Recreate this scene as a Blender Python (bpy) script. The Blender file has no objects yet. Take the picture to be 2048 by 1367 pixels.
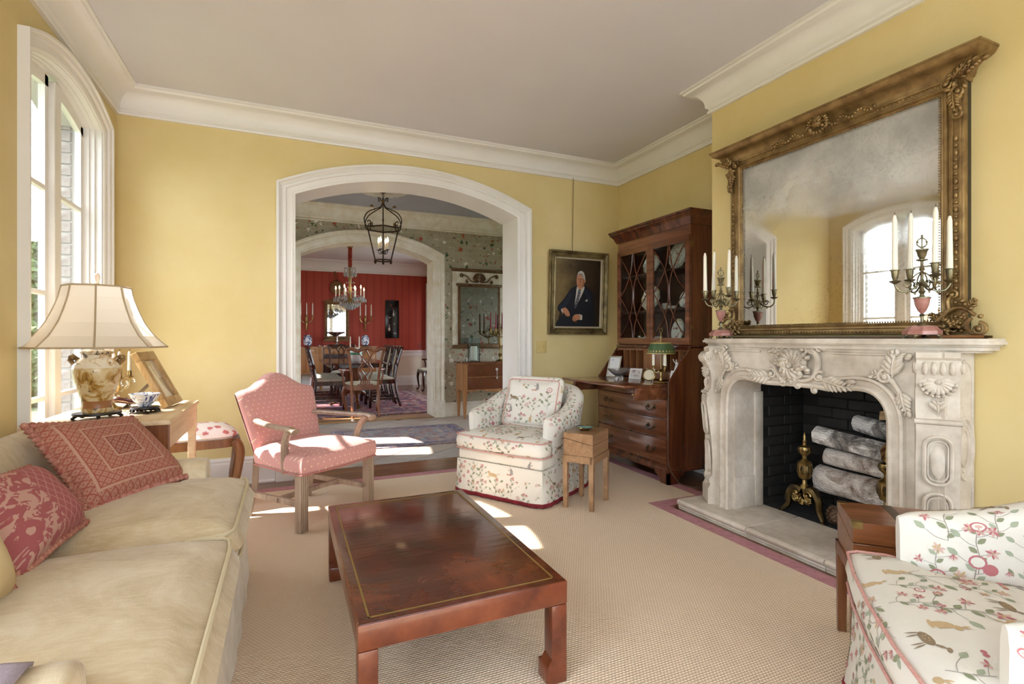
import bpy, bmesh, math, random
from math import sin, cos, pi, radians, atan2, sqrt, hypot
from mathutils import Vector, Matrix
from mathutils.bvhtree import BVHTree

S = bpy.context.scene
COL = S.collection
RNG = random.Random(11)

# ---------------------------------------------------------------- camera
EYE = 1.15
F_PX = 1020.0
cam_d = bpy.data.cameras.new('camera')
cam_d.sensor_width = 36.0
cam_d.lens = F_PX / 2048 * 36.0
cam_d.shift_y = -7.5 / 2048
cam_d.clip_start = 0.05
cam_d.clip_end = 400
cam = bpy.data.objects.new('camera', cam_d)
COL.objects.link(cam)
cam.location = (0, 0, EYE)
cam.rotation_euler = (pi / 2, 0, -math.atan(451 / 1020.0))
S.camera = cam

# ---------------------------------------------------------------- sky, sun, exposure
W = bpy.data.worlds.new('sky')
S.world = W
W.use_nodes = True
bg = W.node_tree.nodes['Background']
bg.inputs[0].default_value = (0.80, 0.90, 1.0, 1)
bg.inputs[1].default_value = 8.8
sun_d = bpy.data.lights.new('sun', 'SUN')
sun_d.energy = 24.0
sun_d.angle = radians(0.6)
sun_d.color = (1.0, 0.95, 0.88)
sun = bpy.data.objects.new('sun', sun_d)
COL.objects.link(sun)
sun.rotation_euler = Vector((2.5, -0.78, -2.40)).to_track_quat('-Z', 'Y').to_euler()
sun.location = (-8, 6, 9)
S.view_settings.view_transform = 'Standard'
S.view_settings.look = 'None'
S.view_settings.gamma = 1.0
S.view_settings.use_curve_mapping = False
S.view_settings.exposure = 0.0
S.cycles.max_bounces = 7
S.cycles.diffuse_bounces = 4
S.cycles.use_adaptive_sampling = True
S.cycles.adaptive_threshold = 0.04
S.cycles.glossy_bounces = 4
S.cycles.transmission_bounces = 6
S.cycles.transparent_max_bounces = 10
S.cycles.sample_clamp_indirect = 6.0
S.cycles.caustics_reflective = False
S.cycles.caustics_refractive = False
S.cycles.use_denoising = True


# ---------------------------------------------------------------- colours and node helper
def C(h):
    h = h.lstrip('#')
    out = []
    for i in (0, 2, 4):
        c = int(h[i:i + 2], 16) / 255
        out.append(c / 12.92 if c <= 0.04045 else ((c + 0.055) / 1.055) ** 2.4)
    return tuple(out) + (1.0,)


class Mat:
    def __init__(s, name, col='#888888', rough=0.5, metal=0.0, spec=None, **kw):
        s.m = bpy.data.materials.new(name)
        s.m.use_nodes = True
        s.t = s.m.node_tree
        s.b = s.t.nodes['Principled BSDF']
        s.set('Base Color', C(col) if isinstance(col, str) else col)
        s.set('Roughness', rough)
        s.set('Metallic', metal)
        if spec is not None:
            s.set('Specular IOR Level', spec)
        for k, v in kw.items():
            s.set(k.replace('_', ' '), v)
        s.tc = None

    def set(s, k, v):
        i = s.b.inputs[k]
        if hasattr(v, 'is_linked') or isinstance(v, bpy.types.NodeSocket):
            s.t.links.new(v, i)
        else:
            if i.type == 'RGBA' and isinstance(v, str):
                v = C(v)
            i.default_value = v

    def node(s, t, props=None, **ins):
        n = s.t.nodes.new('ShaderNode' + t)
        for k, v in (props or {}).items():
            setattr(n, k, v)
        for k, v in ins.items():
            s.put(n.inputs[k.replace('_', ' ')], v)
        return n

    def put(s, i, v):
        if isinstance(v, bpy.types.NodeSocket):
            s.t.links.new(v, i)
        elif isinstance(v, str):
            i.default_value = C(v)
        else:
            i.default_value = v

    def co(s, kind='Object', scale=None, rot=None, loc=None):
        if s.tc is None:
            s.tc = s.t.nodes.new('ShaderNodeTexCoord')
        v = s.tc.outputs[kind]
        if scale is not None or rot is not None or loc is not None:
            mp = s.t.nodes.new('ShaderNodeMapping')
            s.t.links.new(v, mp.inputs[0])
            if scale is not None:
                mp.inputs['Scale'].default_value = scale if hasattr(scale, '__len__') else (scale,) * 3
            if rot is not None:
                mp.inputs['Rotation'].default_value = rot
            if loc is not None:
                mp.inputs['Location'].default_value = loc
            v = mp.outputs[0]
        return v

    def pos(s):
        return s.node('NewGeometry').outputs['Position']

    def noise(s, scale, detail=3, rough=0.55, vec=None, out='Fac', dist=0.0):
        n = s.node('TexNoise', Scale=scale, Detail=detail, Roughness=rough, Distortion=dist)
        s.t.links.new(vec if vec is not None else s.co(), n.inputs['Vector'])
        return n.outputs[out]

    def vor(s, scale, vec=None, out='Distance', rand=1.0, feature='F1'):
        n = s.node('TexVoronoi', {'feature': feature}, Scale=scale, Randomness=rand)
        s.t.links.new(vec if vec is not None else s.co(), n.inputs['Vector'])
        return n.outputs[out]

    def wave(s, scale, vec=None, dist=2.0, detail=2, dscale=1.0, kind='BANDS', axis='X'):
        n = s.node('TexWave', {'wave_type': kind, ('bands_direction' if kind == 'BANDS' else 'rings_direction'): axis},
                   Scale=scale, Distortion=dist, Detail=detail)
        n.inputs['Detail Scale'].default_value = dscale
        s.t.links.new(vec if vec is not None else s.co(), n.inputs['Vector'])
        return n.outputs['Fac']

    def ramp(s, fac, stops, interp='LINEAR'):
        n = s.t.nodes.new('ShaderNodeValToRGB')
        n.color_ramp.interpolation = interp
        e = n.color_ramp.elements
        while len(e) < len(stops):
            e.new(0.5)
        for k, (p, c) in enumerate(stops):
            e[k].position = p
            e[k].color = C(c) if isinstance(c, str) else ((c, c, c, 1) if not hasattr(c, '__len__') else c)
        s.put(n.inputs[0], fac)
        return n.outputs[0]

    def mix(s, fac, a, b, mode='MIX'):
        n = s.t.nodes.new('ShaderNodeMix')
        n.data_type = 'RGBA'
        n.blend_type = mode
        s.put(n.inputs[0], fac)
        s.put(n.inputs[6], a)
        s.put(n.inputs[7], b)
        return n.outputs[2]

    def math(s, op, a, b=None, c=None):
        n = s.t.nodes.new('ShaderNodeMath')
        n.operation = op
        s.put(n.inputs[0], a)
        if b is not None:
            s.put(n.inputs[1], b)
        if c is not None:
            s.put(n.inputs[2], c)
        return n.outputs[0]

    def xyz(s, v):
        n = s.t.nodes.new('ShaderNodeSeparateXYZ')
        s.t.links.new(v, n.inputs[0])
        return n.outputs

    def comb(s, x, y, z=0.0):
        n = s.t.nodes.new('ShaderNodeCombineXYZ')
        for i, v in enumerate((x, y, z)):
            s.put(n.inputs[i], v)
        return n.outputs[0]

    def bump(s, h, strength=0.3, dist=0.01):
        n = s.node('Bump', Strength=strength, Distance=dist)
        s.t.links.new(h, n.inputs['Height'])
        s.t.links.new(n.outputs[0], s.b.inputs['Normal'])

    def col(s, v):
        s.set('Base Color', v)
        return s


def plain(name, col, rough=0.5, metal=0.0, var=None, bump=None, **kw):
    """a plain surface with a little real colour variation and grain"""
    m = Mat(name, col, rough, metal, **kw)
    if var:
        sc, c2 = var
        m.col(m.mix(m.ramp(m.noise(sc, 4), [(0.35, 0.0), (0.7, 1.0)]), col, c2))
    if bump:
        m.bump(m.noise(bump[0], 3), bump[1], bump[2] if len(bump) > 2 else 0.005)
    return m.m


def wood(name, c1, c2, c3=None, axis='X', scale=1.0, rough=0.35, coat=0.0):
    m = Mat(name, c1, rough)
    k = {'X': (1.2, 14, 14), 'Y': (14, 1.2, 14), 'Z': (14, 14, 1.2)}[axis]
    v = m.co('Object', tuple(a * scale for a in k))
    n1 = m.noise(1.0, 5, 0.6, v, dist=0.6)
    n2 = m.noise(5.0, 3, 0.6, v)
    col = m.ramp(n1, [(0.3, c2), (0.52, c1), (0.72, c3 or c1)])
    col = m.mix(m.ramp(n2, [(0.42, 0.0), (0.75, 0.35)]), col, c2)
    m.col(col)
    m.set('Coat Weight', coat)
    m.set('Coat Roughness', 0.15)
    m.bump(n2, 0.06, 0.002)
    return m.m


# ---------------------------------------------------------------- mesh helper
class MB:
    """collects faces; build() links them as ONE mesh object"""

    def __init__(s):
        s.v, s.f, s.mi = [], [], []
        s.M = Matrix.Identity(4)

    def add(s, vs, fs, mi=0):
        n = len(s.v)
        s.v += [tuple(s.M @ Vector(p)) for p in vs]
        s.f += [tuple(i + n for i in q) for q in fs]
        s.mi += [mi] * len(fs)
        return s

    def box(s, c, d, mi=0, bev=0.0, rot=None, seg=2):
        """box by centre and size; bev rounds all edges"""
        bm = bmesh.new()
        bmesh.ops.create_cube(bm, size=1.0)
        for v in bm.verts:
            v.co = Vector((v.co.x * d[0], v.co.y * d[1], v.co.z * d[2]))
        if bev > 0:
            bmesh.ops.bevel(bm, geom=list(bm.edges), offset=min(bev, min(d) * 0.49), segments=seg, profile=0.5, affect='EDGES')
        m = Matrix.Translation(c)
        if rot is not None:
            m = m @ (rot.to_4x4() if not isinstance(rot, (tuple, list)) else
                     (Matrix.Rotation(rot[2], 4, 'Z') @ Matrix.Rotation(rot[1], 4, 'Y') @ Matrix.Rotation(rot[0], 4, 'X')))
        bm.verts.index_update()
        s.add([m @ v.co for v in bm.verts], [[v.index for v in f.verts] for f in bm.faces], mi)
        bm.free()
        return s

    def bb(s, x0, x1, y0, y1, z0, z1, mi=0, bev=0.0, seg=2):
        return s.box(((x0 + x1) / 2, (y0 + y1) / 2, (z0 + z1) / 2), (abs(x1 - x0), abs(y1 - y0), abs(z1 - z0)), mi, bev, None, seg)

    def tube(s, path, r, seg=8, closed=False, mi=0, flat=1.0, cap=True):
        """tube along a 3-D path; r is a number, a list or a function of 0..1"""
        P = [Vector(p) for p in path]
        n = len(P)
        rr = [(r(i / max(1, n - 1)) if callable(r) else (r[i] if hasattr(r, '__len__') else r)) for i in range(n)]
        vs, fs = [], []
        up = None
        for i in range(n):
            a = P[(i - 1) % n] if (closed or i > 0) else P[i]
            b = P[(i + 1) % n] if (closed or i < n - 1) else P[i]
            t = (b - a)
            t = t.normalized() if t.length > 1e-9 else Vector((0, 0, 1))
            if up is None:
                up = Vector((0, 0, 1)) if abs(t.z) < 0.9 else Vector((1, 0, 0))
            u = up - t * up.dot(t)
            if u.length < 1e-6:
                u = t.orthogonal()
            u.normalize()
            w = t.cross(u)
            up = u
            for k in range(seg):
                an = 2 * pi * k / seg
                vs.append(P[i] + (u * cos(an) * flat + w * sin(an)) * rr[i])
        m = n if closed else n - 1
        for i in range(m):
            for k in range(seg):
                a, b = i * seg + k, i * seg + (k + 1) % seg
                c, d = ((i + 1) % n) * seg + (k + 1) % seg, ((i + 1) % n) * seg + k
                fs.append((a, b, c, d))
        if cap and not closed:
            fs.append(tuple(range(seg))[::-1])
            fs.append(tuple((n - 1) * seg + k for k in range(seg)))
        return s.add(vs, fs, mi)

    def lathe(s, prof, seg=24, c=(0, 0, 0), mi=0, flute=None, sq=None):
        """profile [(r, z)] turned about z; flute=(n, depth) ribs it"""
        vs, fs = [], []
        c = Vector(c)
        for r, z in prof:
            for k in range(seg):
                a = 2 * pi * (k + (0.5 if sq else 0)) / seg
                q = r * (1 + flute[1] * cos(flute[0] * a)) if flute else r
                vs.append(c + Vector((q * cos(a), q * sin(a), z)))
        n = len(prof)
        for i in range(n - 1):
            for k in range(seg):
                fs.append((i * seg + k, i * seg + (k + 1) % seg, (i + 1) * seg + (k + 1) % seg, (i + 1) * seg + k))
        fs.append(tuple(range(seg))[::-1])
        fs.append(tuple((n - 1) * seg + k for k in range(seg)))
        return s.add(vs, fs, mi)

    def ell(s, c, r, seg=8, rings=5, mi=0, rot=None):
        c = Vector(c)
        r = r if hasattr(r, '__len__') else (r, r, r)
        vs, fs = [], []
        for i in range(rings + 1):
            th = pi * i / rings
            for k in range(seg):
                ph = 2 * pi * k / seg
                p = Vector((r[0] * sin(th) * cos(ph), r[1] * sin(th) * sin(ph), r[2] * cos(th)))
                if rot is not None:
                    p = rot @ p
                vs.append(c + p)
        for i in range(rings):
            for k in range(seg):
                a, b = i * seg + k, i * seg + (k + 1) % seg
                fs.append((b, a, a + seg, b + seg))
        return s.add(vs, fs, mi)

    def prism(s, poly, fn, w0, w1, mi=0):
        """polygon in (u, v) extruded from w0 to w1; fn(u, v, w) -> point"""
        n = len(poly)
        vs = [fn(u, v, w0) for u, v in poly] + [fn(u, v, w1) for u, v in poly]
        fs = [tuple(range(n))[::-1], tuple(range(n, 2 * n))]
        fs += [(i, (i + 1) % n, n + (i + 1) % n, n + i) for i in range(n)]
        return s.add(vs, fs, mi)

    def strip(s, a, b, fn, w0, w1, mi=0):
        """band between two (u, v) polylines of equal length, extruded from w0 to w1 (open curves)"""
        n = len(a)
        for i in range(n - 1):
            q = [a[i], a[i + 1], b[i + 1], b[i]]
            vs = [fn(u, v, w0) for u, v in q] + [fn(u, v, w1) for u, v in q]
            s.add(vs, [(3, 2, 1, 0), (4, 5, 6, 7), (0, 1, 5, 4), (2, 3, 7, 6)] +
                  ([(3, 0, 4, 7)] if i == 0 else []) + ([(1, 2, 6, 5)] if i == n - 2 else []), mi)
        return s

    def grid(s, fn, nu, nv, mi=0, cu=False, cv=False):
        """surface fn(u, v), u and v in 0..1"""
        U = nu if cu else nu + 1
        V = nv if cv else nv + 1
        vs = [fn(i / nu, j / nv) for j in range(V) for i in range(U)]
        fs = []
        for j in range(nv):
            for i in range(nu):
                fs.append((j * U + i, j * U + (i + 1) % U, ((j + 1) % V) * U + (i + 1) % U, ((j + 1) % V) * U + i))
        return s.add(vs, fs, mi)

    def sweep(s, path, prof, fn, closed=False, mi=0, close_prof=True):
        """moulding: 2-D path with mitred corners, profile [(a, b)] with a = offset to the left of the path, fn(u, v, b)"""
        n = len(path)
        P = [Vector(p) for p in path]
        rows = []
        for i in range(n):
            e0 = (P[i] - P[i - 1]).normalized() if (i > 0 or closed) else None
            e1 = (P[(i + 1) % n] - P[i]).normalized() if (i < n - 1 or closed) else None
            e0 = e0 or e1
            e1 = e1 or e0
            n0, n1 = Vector((-e0.y, e0.x)), Vector((-e1.y, e1.x))
            m = n0 + n1
            m = m / max(0.2, m.dot(n0))
            rows.append([fn(P[i].x + m.x * a, P[i].y + m.y * a, b) for a, b in prof])
        k = len(prof)
        vs = [p for r in rows for p in r]
        fs = []
        for i in range(n if closed else n - 1):
            for j in range(k if close_prof else k - 1):
                fs.append((i * k + j, i * k + (j + 1) % k, ((i + 1) % n) * k + (j + 1) % k, ((i + 1) % n) * k + j))
        if not closed and close_prof:
            fs.append(tuple(range(k)))
            fs.append(tuple((n - 1) * k + j for j in range(k))[::-1])
        return s.add(vs, fs, mi)

    def puff(s, outline, z0, z1, r=0.04, crown=0.03, rings=5, mi=0, side=0.01):
        """boxed cushion over a star-shaped 2-D outline"""
        n = len(outline)
        cx = sum(p[0] for p in outline) / n
        cy = sum(p[1] for p in outline) / n
        C2 = Vector((cx, cy))
        O = [Vector(p) for p in outline]
        nor = []
        for i in range(n):
            t = (O[(i + 1) % n] - O[i - 1])
            t.normalize()
            q = Vector((t.y, -t.x))
            if q.dot(O[i] - C2) < 0:
                q = -q
            nor.append(q)
        R_, vs, fs = [], [], []
        xs_, ys_ = [p[0] for p in outline], [p[1] for p in outline]
        mx, my = (max(xs_) + min(xs_)) / 2, (max(ys_) + min(ys_)) / 2
        hw, hh = (max(xs_) - min(xs_)) / 2, (max(ys_) - min(ys_)) / 2
        h = z1 - z0
        prof = [(r, 0.0), (r * 0.35, r * 0.25), (0, r), (-side, h / 2), (0, h - r), (r * 0.3, h - r * 0.3), (r, h)]
        for a, z in prof:
            R_.append([(O[i] - nor[i] * a, z0 + z) for i in range(n)])
        for q in range(1, rings + 1):
            t = q / rings
            row = []
            for i in range(n):
                p = O[i] - nor[i] * r
                p = p + (C2 - p) * min(t, 0.999)
                xn = min(1.0, abs(p.x - mx) / hw)
                yn = min(1.0, abs(p.y - my) / hh)
                row.append((p, z1 + crown * ((1 - xn ** 3) * (1 - yn ** 3)) ** 0.8))
            R_.append(row)
        for row in R_:
            vs += [(p.x, p.y, z) for p, z in row]
        for j in range(len(R_) - 1):
            for i in range(n):
                fs.append((j * n + i, j * n + (i + 1) % n, (j + 1) * n + (i + 1) % n, (j + 1) * n + i))
        fs.append(tuple(range(n))[::-1])
        return s.add(vs, fs, mi)

    def xf(s, m):
        s.M = m
        return s

    def bvh(s):
        return BVHTree.FromPolygons([Vector(p) for p in s.v], s.f)

    def build(s, name, mats, parent=None, smooth=35, bevel=None, sub=0, loc=None):
        me = bpy.data.meshes.new(name)
        me.from_pydata(s.v, [], s.f)
        if not isinstance(mats, (list, tuple)):
            mats = [mats]
        for m in mats:
            me.materials.append(m)
        if len(mats) > 1:
            me.polygons.foreach_set('material_index', s.mi)
        bm = bmesh.new()
        bm.from_mesh(me)
        bmesh.ops.recalc_face_normals(bm, faces=bm.faces)
        bm.to_mesh(me)
        bm.free()
        if smooth:
            me.polygons.foreach_set('use_smooth', [True] * len(me.polygons))
            me.set_sharp_from_angle(angle=radians(smooth))
        me.update()
        o = bpy.data.objects.new(name, me)
        COL.objects.link(o)
        if parent is not None:
            o.parent = parent
        if loc is not None:
            o.location = loc
        if bevel:
            b = o.modifiers.new('edge', 'BEVEL')
            b.width = bevel
            b.segments = 2
            b.limit_method = 'ANGLE'
            b.angle_limit = radians(40)
        if sub:
            q = o.modifiers.new('smooth', 'SUBSURF')
            q.levels = q.render_levels = sub
        return o


def thing(name, label, cat, loc=(0, 0, 0), rz=0.0, group=None):
    o = bpy.data.objects.new(name, None)
    COL.objects.link(o)
    o.empty_display_size = 0.1
    o.location = loc
    o.rotation_euler = (0, 0, rz)
    o['label'] = label
    o['category'] = cat
    if group:
        o['group'] = group
    return o


def tag(o, label, cat, group=None):
    o['label'] = label
    o['category'] = cat
    if group:
        o['group'] = group
    return o


def struct(o, label=None):
    o['kind'] = 'structure'
    if label:
        o['label'] = label
    return o


def dup(o, parent=None, loc=None, rz=None, label=None):
    c = o.copy()
    COL.objects.link(c)
    if parent is not None:
        c.parent = parent
    if loc is not None:
        c.location = loc
    if rz is not None:
        c.rotation_euler = (0, 0, rz)
    if label:
        c['label'] = label
    for ch in list(o.children):
        dup(ch, c)
    return c


def arc(cx, cy, r, a0, a1, n):
    return [(cx + r * cos(a0 + (a1 - a0) * i / n), cy + r * sin(a0 + (a1 - a0) * i / n)) for i in range(n + 1)]


def rrect(x0, x1, y0, y1, r, n=4):
    return (arc(x1 - r, y1 - r, r, 0, pi / 2, n) + arc(x0 + r, y1 - r, r, pi / 2, pi, n) +
            arc(x0 + r, y0 + r, r, pi, 1.5 * pi, n) + arc(x1 - r, y0 + r, r, 1.5 * pi, 2 * pi, n))


def seg_arch(u0, u1, zs, rise, n=20):
    """points of a segmental arch from (u0, zs) to (u1, zs)"""
    w = u1 - u0
    Rr = (w * w / 4 + rise * rise) / (2 * rise)
    uc = (u0 + u1) / 2
    return [(u0 + w * i / n, zs + sqrt(Rr * Rr - (u0 + w * i / n - uc) ** 2) - (Rr - rise)) for i in range(n + 1)]


def bez(p0, p1, p2, p3, n=12):
    p0, p1, p2, p3 = map(Vector, (p0, p1, p2, p3))
    return [p0 * (1 - t) ** 3 + p1 * 3 * t * (1 - t) ** 2 + p2 * 3 * t * t * (1 - t) + p3 * t ** 3 for t in [i / n for i in range(n + 1)]]


def spline(pts, n=6, closed=False):
    """Catmull-Rom through points"""
    P = [Vector(p) for p in pts]
    m = len(P)
    out = []
    for i in range(m if closed else m - 1):
        a = P[(i - 1) % m] if (closed or i > 0) else P[0]
        b, c = P[i], P[(i + 1) % m]
        d = P[(i + 2) % m] if (closed or i < m - 2) else P[-1]
        for k in range(n):
            t = k / n
            out.append(0.5 * ((2 * b) + (c - a) * t + (2 * a - 5 * b + 4 * c - d) * t * t + (3 * b - a - 3 * c + d) * t ** 3))
    if not closed:
        out.append(P[-1])
    return out


# ---- carved ornament: scrolls and leaves laid in a plane given by origin o, right u, up v, out w
class Orn:
    def __init__(s, mb, o, u, v, w, mi=0):
        s.mb, s.o, s.u, s.v, s.w, s.mi = mb, Vector(o), Vector(u), Vector(v), Vector(w), mi

    def p(s, a, b, c=0.0):
        return s.o + s.u * a + s.v * b + s.w * c

    def scroll(s, a, b, r, turns=1.2, start=0.0, rt=0.01, cw=1, depth=0.01, n=22):
        pts = []
        for i in range(n + 1):
            t = i / n
            q = r * (1 - 0.82 * t)
            an = start + cw * turns * 2 * pi * t
            pts.append(s.p(a + q * cos(an), b + q * sin(an), depth + rt * 0.8 * t))
        s.mb.tube(pts, lambda t: rt * (1 - 0.45 * t), 6, mi=s.mi)
        s.mb.ell(s.p(a + r * 0.1 * cos(start), b, depth + rt), rt * 1.25, 6, 4, s.mi)

    def line(s, pts, r0, r1=None, depth=0.01, n=6):
        q = [s.p(x, y, depth) for x, y in [(v.x, v.y) for v in spline([(x, y, 0) for x, y in pts], n)]]
        r1 = r0 if r1 is None else r1
        s.mb.tube(q, lambda t: r0 + (r1 - r0) * t, 6, mi=s.mi)

    def leaf(s, a, b, ang, ln, wd, depth=0.012, lobes=4, curl=0.4):
        """acanthus leaf: a bent midrib with paired lobes"""
        for i in range(lobes):
            t = (i + 0.6) / lobes
            an = ang + curl * t * t
            x, y = a + cos(ang + curl * t * 0.5) * ln * t * 0.85, b + sin(ang + curl * t * 0.5) * ln * t * 0.85
            sz = wd * (1 - 0.55 * t)
            for sg in (-1, 1):
                d = an + sg * 0.75
                rot = s.frame(d)
                s.mb.ell(s.p(x + cos(d) * sz * 0.5, y + sin(d) * sz * 0.5, depth * (0.6 + 0.5 * sin(pi * t))),
                         (sz * 0.62, sz * 0.26, depth * 0.75), 7, 4, s.mi, rot)
        s.mb.ell(s.p(a + cos(ang + curl) * ln * 0.9, b + sin(ang + curl) * ln * 0.9, depth), (ln * 0.16, wd * 0.22, depth * 0.8), 7, 4, s.mi, s.frame(ang + curl))
        m = s.frame(ang + curl * 0.3)
        s.mb.ell(s.p(a + cos(ang + curl * .25) * ln * 0.42, b + sin(ang + curl * .25) * ln * 0.42, depth * 0.9), (ln * 0.5, wd * 0.13, depth), 8, 4, s.mi, m)

    def frame(s, d):
        x = s.u * cos(d) + s.v * sin(d)
        y = s.v * cos(d) - s.u * sin(d)
        return Matrix((x, y, s.w)).transposed()

    def blob(s, a, b, ra, rb, rc, d=0.0, depth=0.008):
        s.mb.ell(s.p(a, b, depth), (ra, rb, rc), 7, 4, s.mi, s.frame(d))

    def shell(s, a, b, r, a0, a1, n, depth=0.015):
        for i in range(n):
            d = a0 + (a1 - a0) * (i + 0.5) / n
            s.blob(a + cos(d) * r * 0.55, b + sin(d) * r * 0.55, r * 0.5, r * 0.55 * abs(a1 - a0) / n, depth, d, depth * 0.5)
            s.blob(a + cos(d) * r, b + sin(d) * r, r * 0.12, r * 0.5 * abs(a1 - a0) / n, depth * 0.8, d, depth * 0.8)
        s.blob(a, b, r * 0.18, r * 0.18, depth * 1.1, 0, depth * 0.6)

# ================================================================ materials of the setting
def mat_yellow():
    m = Mat('yellow_plaster', '#e2c374', 0.75)
    n1, n2 = m.noise(1.3, 5, 0.6, m.pos()), m.noise(9, 4, 0.6, m.pos())
    c = m.ramp(n1, [(0.3, '#d5bf82'), (0.55, '#dcc892'), (0.75, '#e2d09e')])
    c = m.mix(m.ramp(n2, [(0.4, 0.0), (0.8, 0.45)]), c, '#dac28a')
    m.col(c)
    m.bump(m.noise(60, 3, 0.6, m.pos()), 0.08, 0.004)
    return m.m


YELLOW = mat_yellow()
WHITE = plain('white_trim_paint', '#e9e6e2', 0.38, var=(2.0, '#e3dfd9'))
CEIL = plain('ceiling_paint', '#d9d6d9', 0.8, var=(1.2, '#d4d0d4'))
HALLCEIL = plain('blue_grey_ceiling_paint', '#a9a9b4', 0.8, var=(1.5, '#9d9da8'))
OLDWHITE = plain('worn_white_paint', '#e6dfd3', 0.5, var=(9.0, '#d6c9b2'))


def mat_floor():
    m = Mat('oak_floor', '#7a5233', 0.28)
    v = m.pos()
    x, y, z = m.xyz(v)
    row = m.math('FLOOR', m.math('MULTIPLY', y, 11.0))
    shift = m.math('MULTIPLY', m.math('SINE', m.math('MULTIPLY', row, 12.9)), 7.0)
    board = m.math('FLOOR', m.math('MULTIPLY', m.math('ADD', x, shift), 0.9))
    tone = m.math('FRACT', m.math('MULTIPLY', m.math('SINE', m.math('ADD', m.math('MULTIPLY', row, 3.7), m.math('MULTIPLY', board, 9.1))), 437.5))
    g = m.noise(1.0, 4, 0.6, m.comb(m.math('MULTIPLY', x, 1.6), m.math('MULTIPLY', y, 26.0), row), dist=0.8)
    c = m.mix(tone, '#6d4527', '#8b6240')
    c = m.mix(m.ramp(g, [(0.4, 0.0), (0.65, 0.7)]), c, '#543018')
    gap = m.math('LESS_THAN', m.math('FRACT', m.math('MULTIPLY', y, 11.0)), 0.03)
    m.col(m.mix(gap, c, '#2a170b'))
    m.set('Coat Weight', 0.25)
    m.set('Coat Roughness', 0.18)
    return m.m


OAK = mat_floor()


def mat_slate():
    m = Mat('slate_flagstone', '#8b817a', 0.42)
    info = m.node('ObjectInfo').outputs['Random']
    c = m.ramp(info, [(0.0, '#a39a94'), (0.3, '#b3a192'), (0.55, '#9c867e'), (0.8, '#b8afa5'), (1.0, '#95918f')])
    c = m.mix(m.ramp(m.noise(6, 5, 0.65, m.pos()), [(0.35, 0.0), (0.7, 0.7)]), c, '#bcaca0')
    m.col(c)
    m.bump(m.noise(14, 4, 0.6, m.pos()), 0.25, 0.01)
    return m.m


SLATE = mat_slate()
GROUT = plain('flagstone_mortar', '#6d645c', 0.85, var=(10, '#5d564f'))


def mat_redpaper():
    m = Mat('red_dotted_wallpaper', '#a5332a', 0.7)
    x, y, z = m.xyz(m.pos())
    h = m.math('ADD', x, y)
    a = m.math('SINE', m.math('MULTIPLY', h, 150.0))
    b = m.math('SINE', m.math('MULTIPLY', z, 150.0))
    d = m.math('GREATER_THAN', m.math('MULTIPLY', a, b), 0.62)
    s = m.math('GREATER_THAN', m.math('SINE', m.math('MULTIPLY', h, 37.5)), 0.55)
    c = m.mix(s, '#a8382c', '#9a2c26')
    m.col(m.mix(d, c, '#cf8060'))
    return m.m


REDPAPER = mat_redpaper()


def mat_scenic():
    """hall paper: muted panels with scattered flowers, birds and leaves"""
    m = Mat('scenic_hall_paper', '#857b6a', 0.7)
    x, y, z = m.xyz(m.pos())
    v = m.comb(m.math('ADD', x, y), z, 0.0)
    base = m.mix(m.ramp(m.noise(5, 4, 0.6, v), [(0.3, 0.0), (0.7, 1.0)]), '#b0a691', '#998e78')
    br = m.node('TexBrick', Color1=C('#b0a68f'), Color2=C('#a0957d'), Mortar=C('#beb49c'), Scale=3.2)
    br.inputs['Mortar Size'].default_value = 0.012
    m.t.links.new(v, br.inputs['Vector'])
    base = m.mix(0.45, base, br.outputs['Color'])
    for sc, thr, stops, loc in ((8.5, 0.2, [(0.0, '#d9d3c6'), (0.45, '#e6e2d8'), (0.5, '#a2523d'), (0.75, '#3d5636'), (1.0, '#5a6a48')], (3.1, 1.7, 0)),
                                (13.0, 0.2, [(0.0, '#4b5f3c'), (0.4, '#a85a44'), (0.6, '#dcd6c8'), (0.85, '#2e3440'), (1.0, '#6f5b34')], (0.4, 5.2, 0)),
                                (20.0, 0.2, [(0.0, '#54663f'), (0.5, '#8f4e38'), (1.0, '#e2ddd0')], (7.7, 2.1, 0))):
        mp = m.node('Mapping')
        mp.inputs['Location'].default_value = loc
        m.t.links.new(v, mp.inputs[0])
        wv = m.node('VectorMath', {'operation': 'ADD'})
        m.t.links.new(mp.outputs[0], wv.inputs[0])
        nz = m.node('TexNoise', Scale=24.0, Detail=2.0)
        m.t.links.new(v, nz.inputs['Vector'])
        sv = m.node('VectorMath', {'operation': 'SCALE'})
        sv.inputs['Scale'].default_value = 0.09
        m.t.links.new(nz.outputs['Color'], sv.inputs[0])
        m.t.links.new(sv.outputs[0], wv.inputs[1])
        vo = m.node('TexVoronoi', Scale=sc)
        m.t.links.new(wv.outputs[0], vo.inputs['Vector'])
        rnd = m.xyz(vo.outputs['Color'])[0]
        hit = m.math('LESS_THAN', vo.outputs['Distance'], m.math('MULTIPLY', m.xyz(vo.outputs['Color'])[1], thr * 1.6))
        base = m.mix(hit, base, m.ramp(rnd, stops, 'CONSTANT'))
    m.col(base)
    return m.m


SCENIC = mat_scenic()
def thin_glass(name, tint='#ffffff', refl=1.0, rough=0.02):
    """a thin clear pane: lets light straight through and mirrors a little at grazing angles"""
    m = Mat(name, tint, rough)
    tr = m.node('BsdfTransparent', Color=C(tint))
    gl = m.node('BsdfGlossy', Roughness=rough)
    fr = m.node('LayerWeight', Blend=0.12)
    f = m.math('MULTIPLY', fr.outputs['Fresnel'], refl)
    mx = m.node('MixShader')
    m.t.links.new(f, mx.inputs[0])
    m.t.links.new(tr.outputs[0], mx.inputs[1])
    m.t.links.new(gl.outputs[0], mx.inputs[2])
    m.t.links.new(mx.outputs[0], m.t.nodes['Material Output'].inputs[0])
    return m.m


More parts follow.
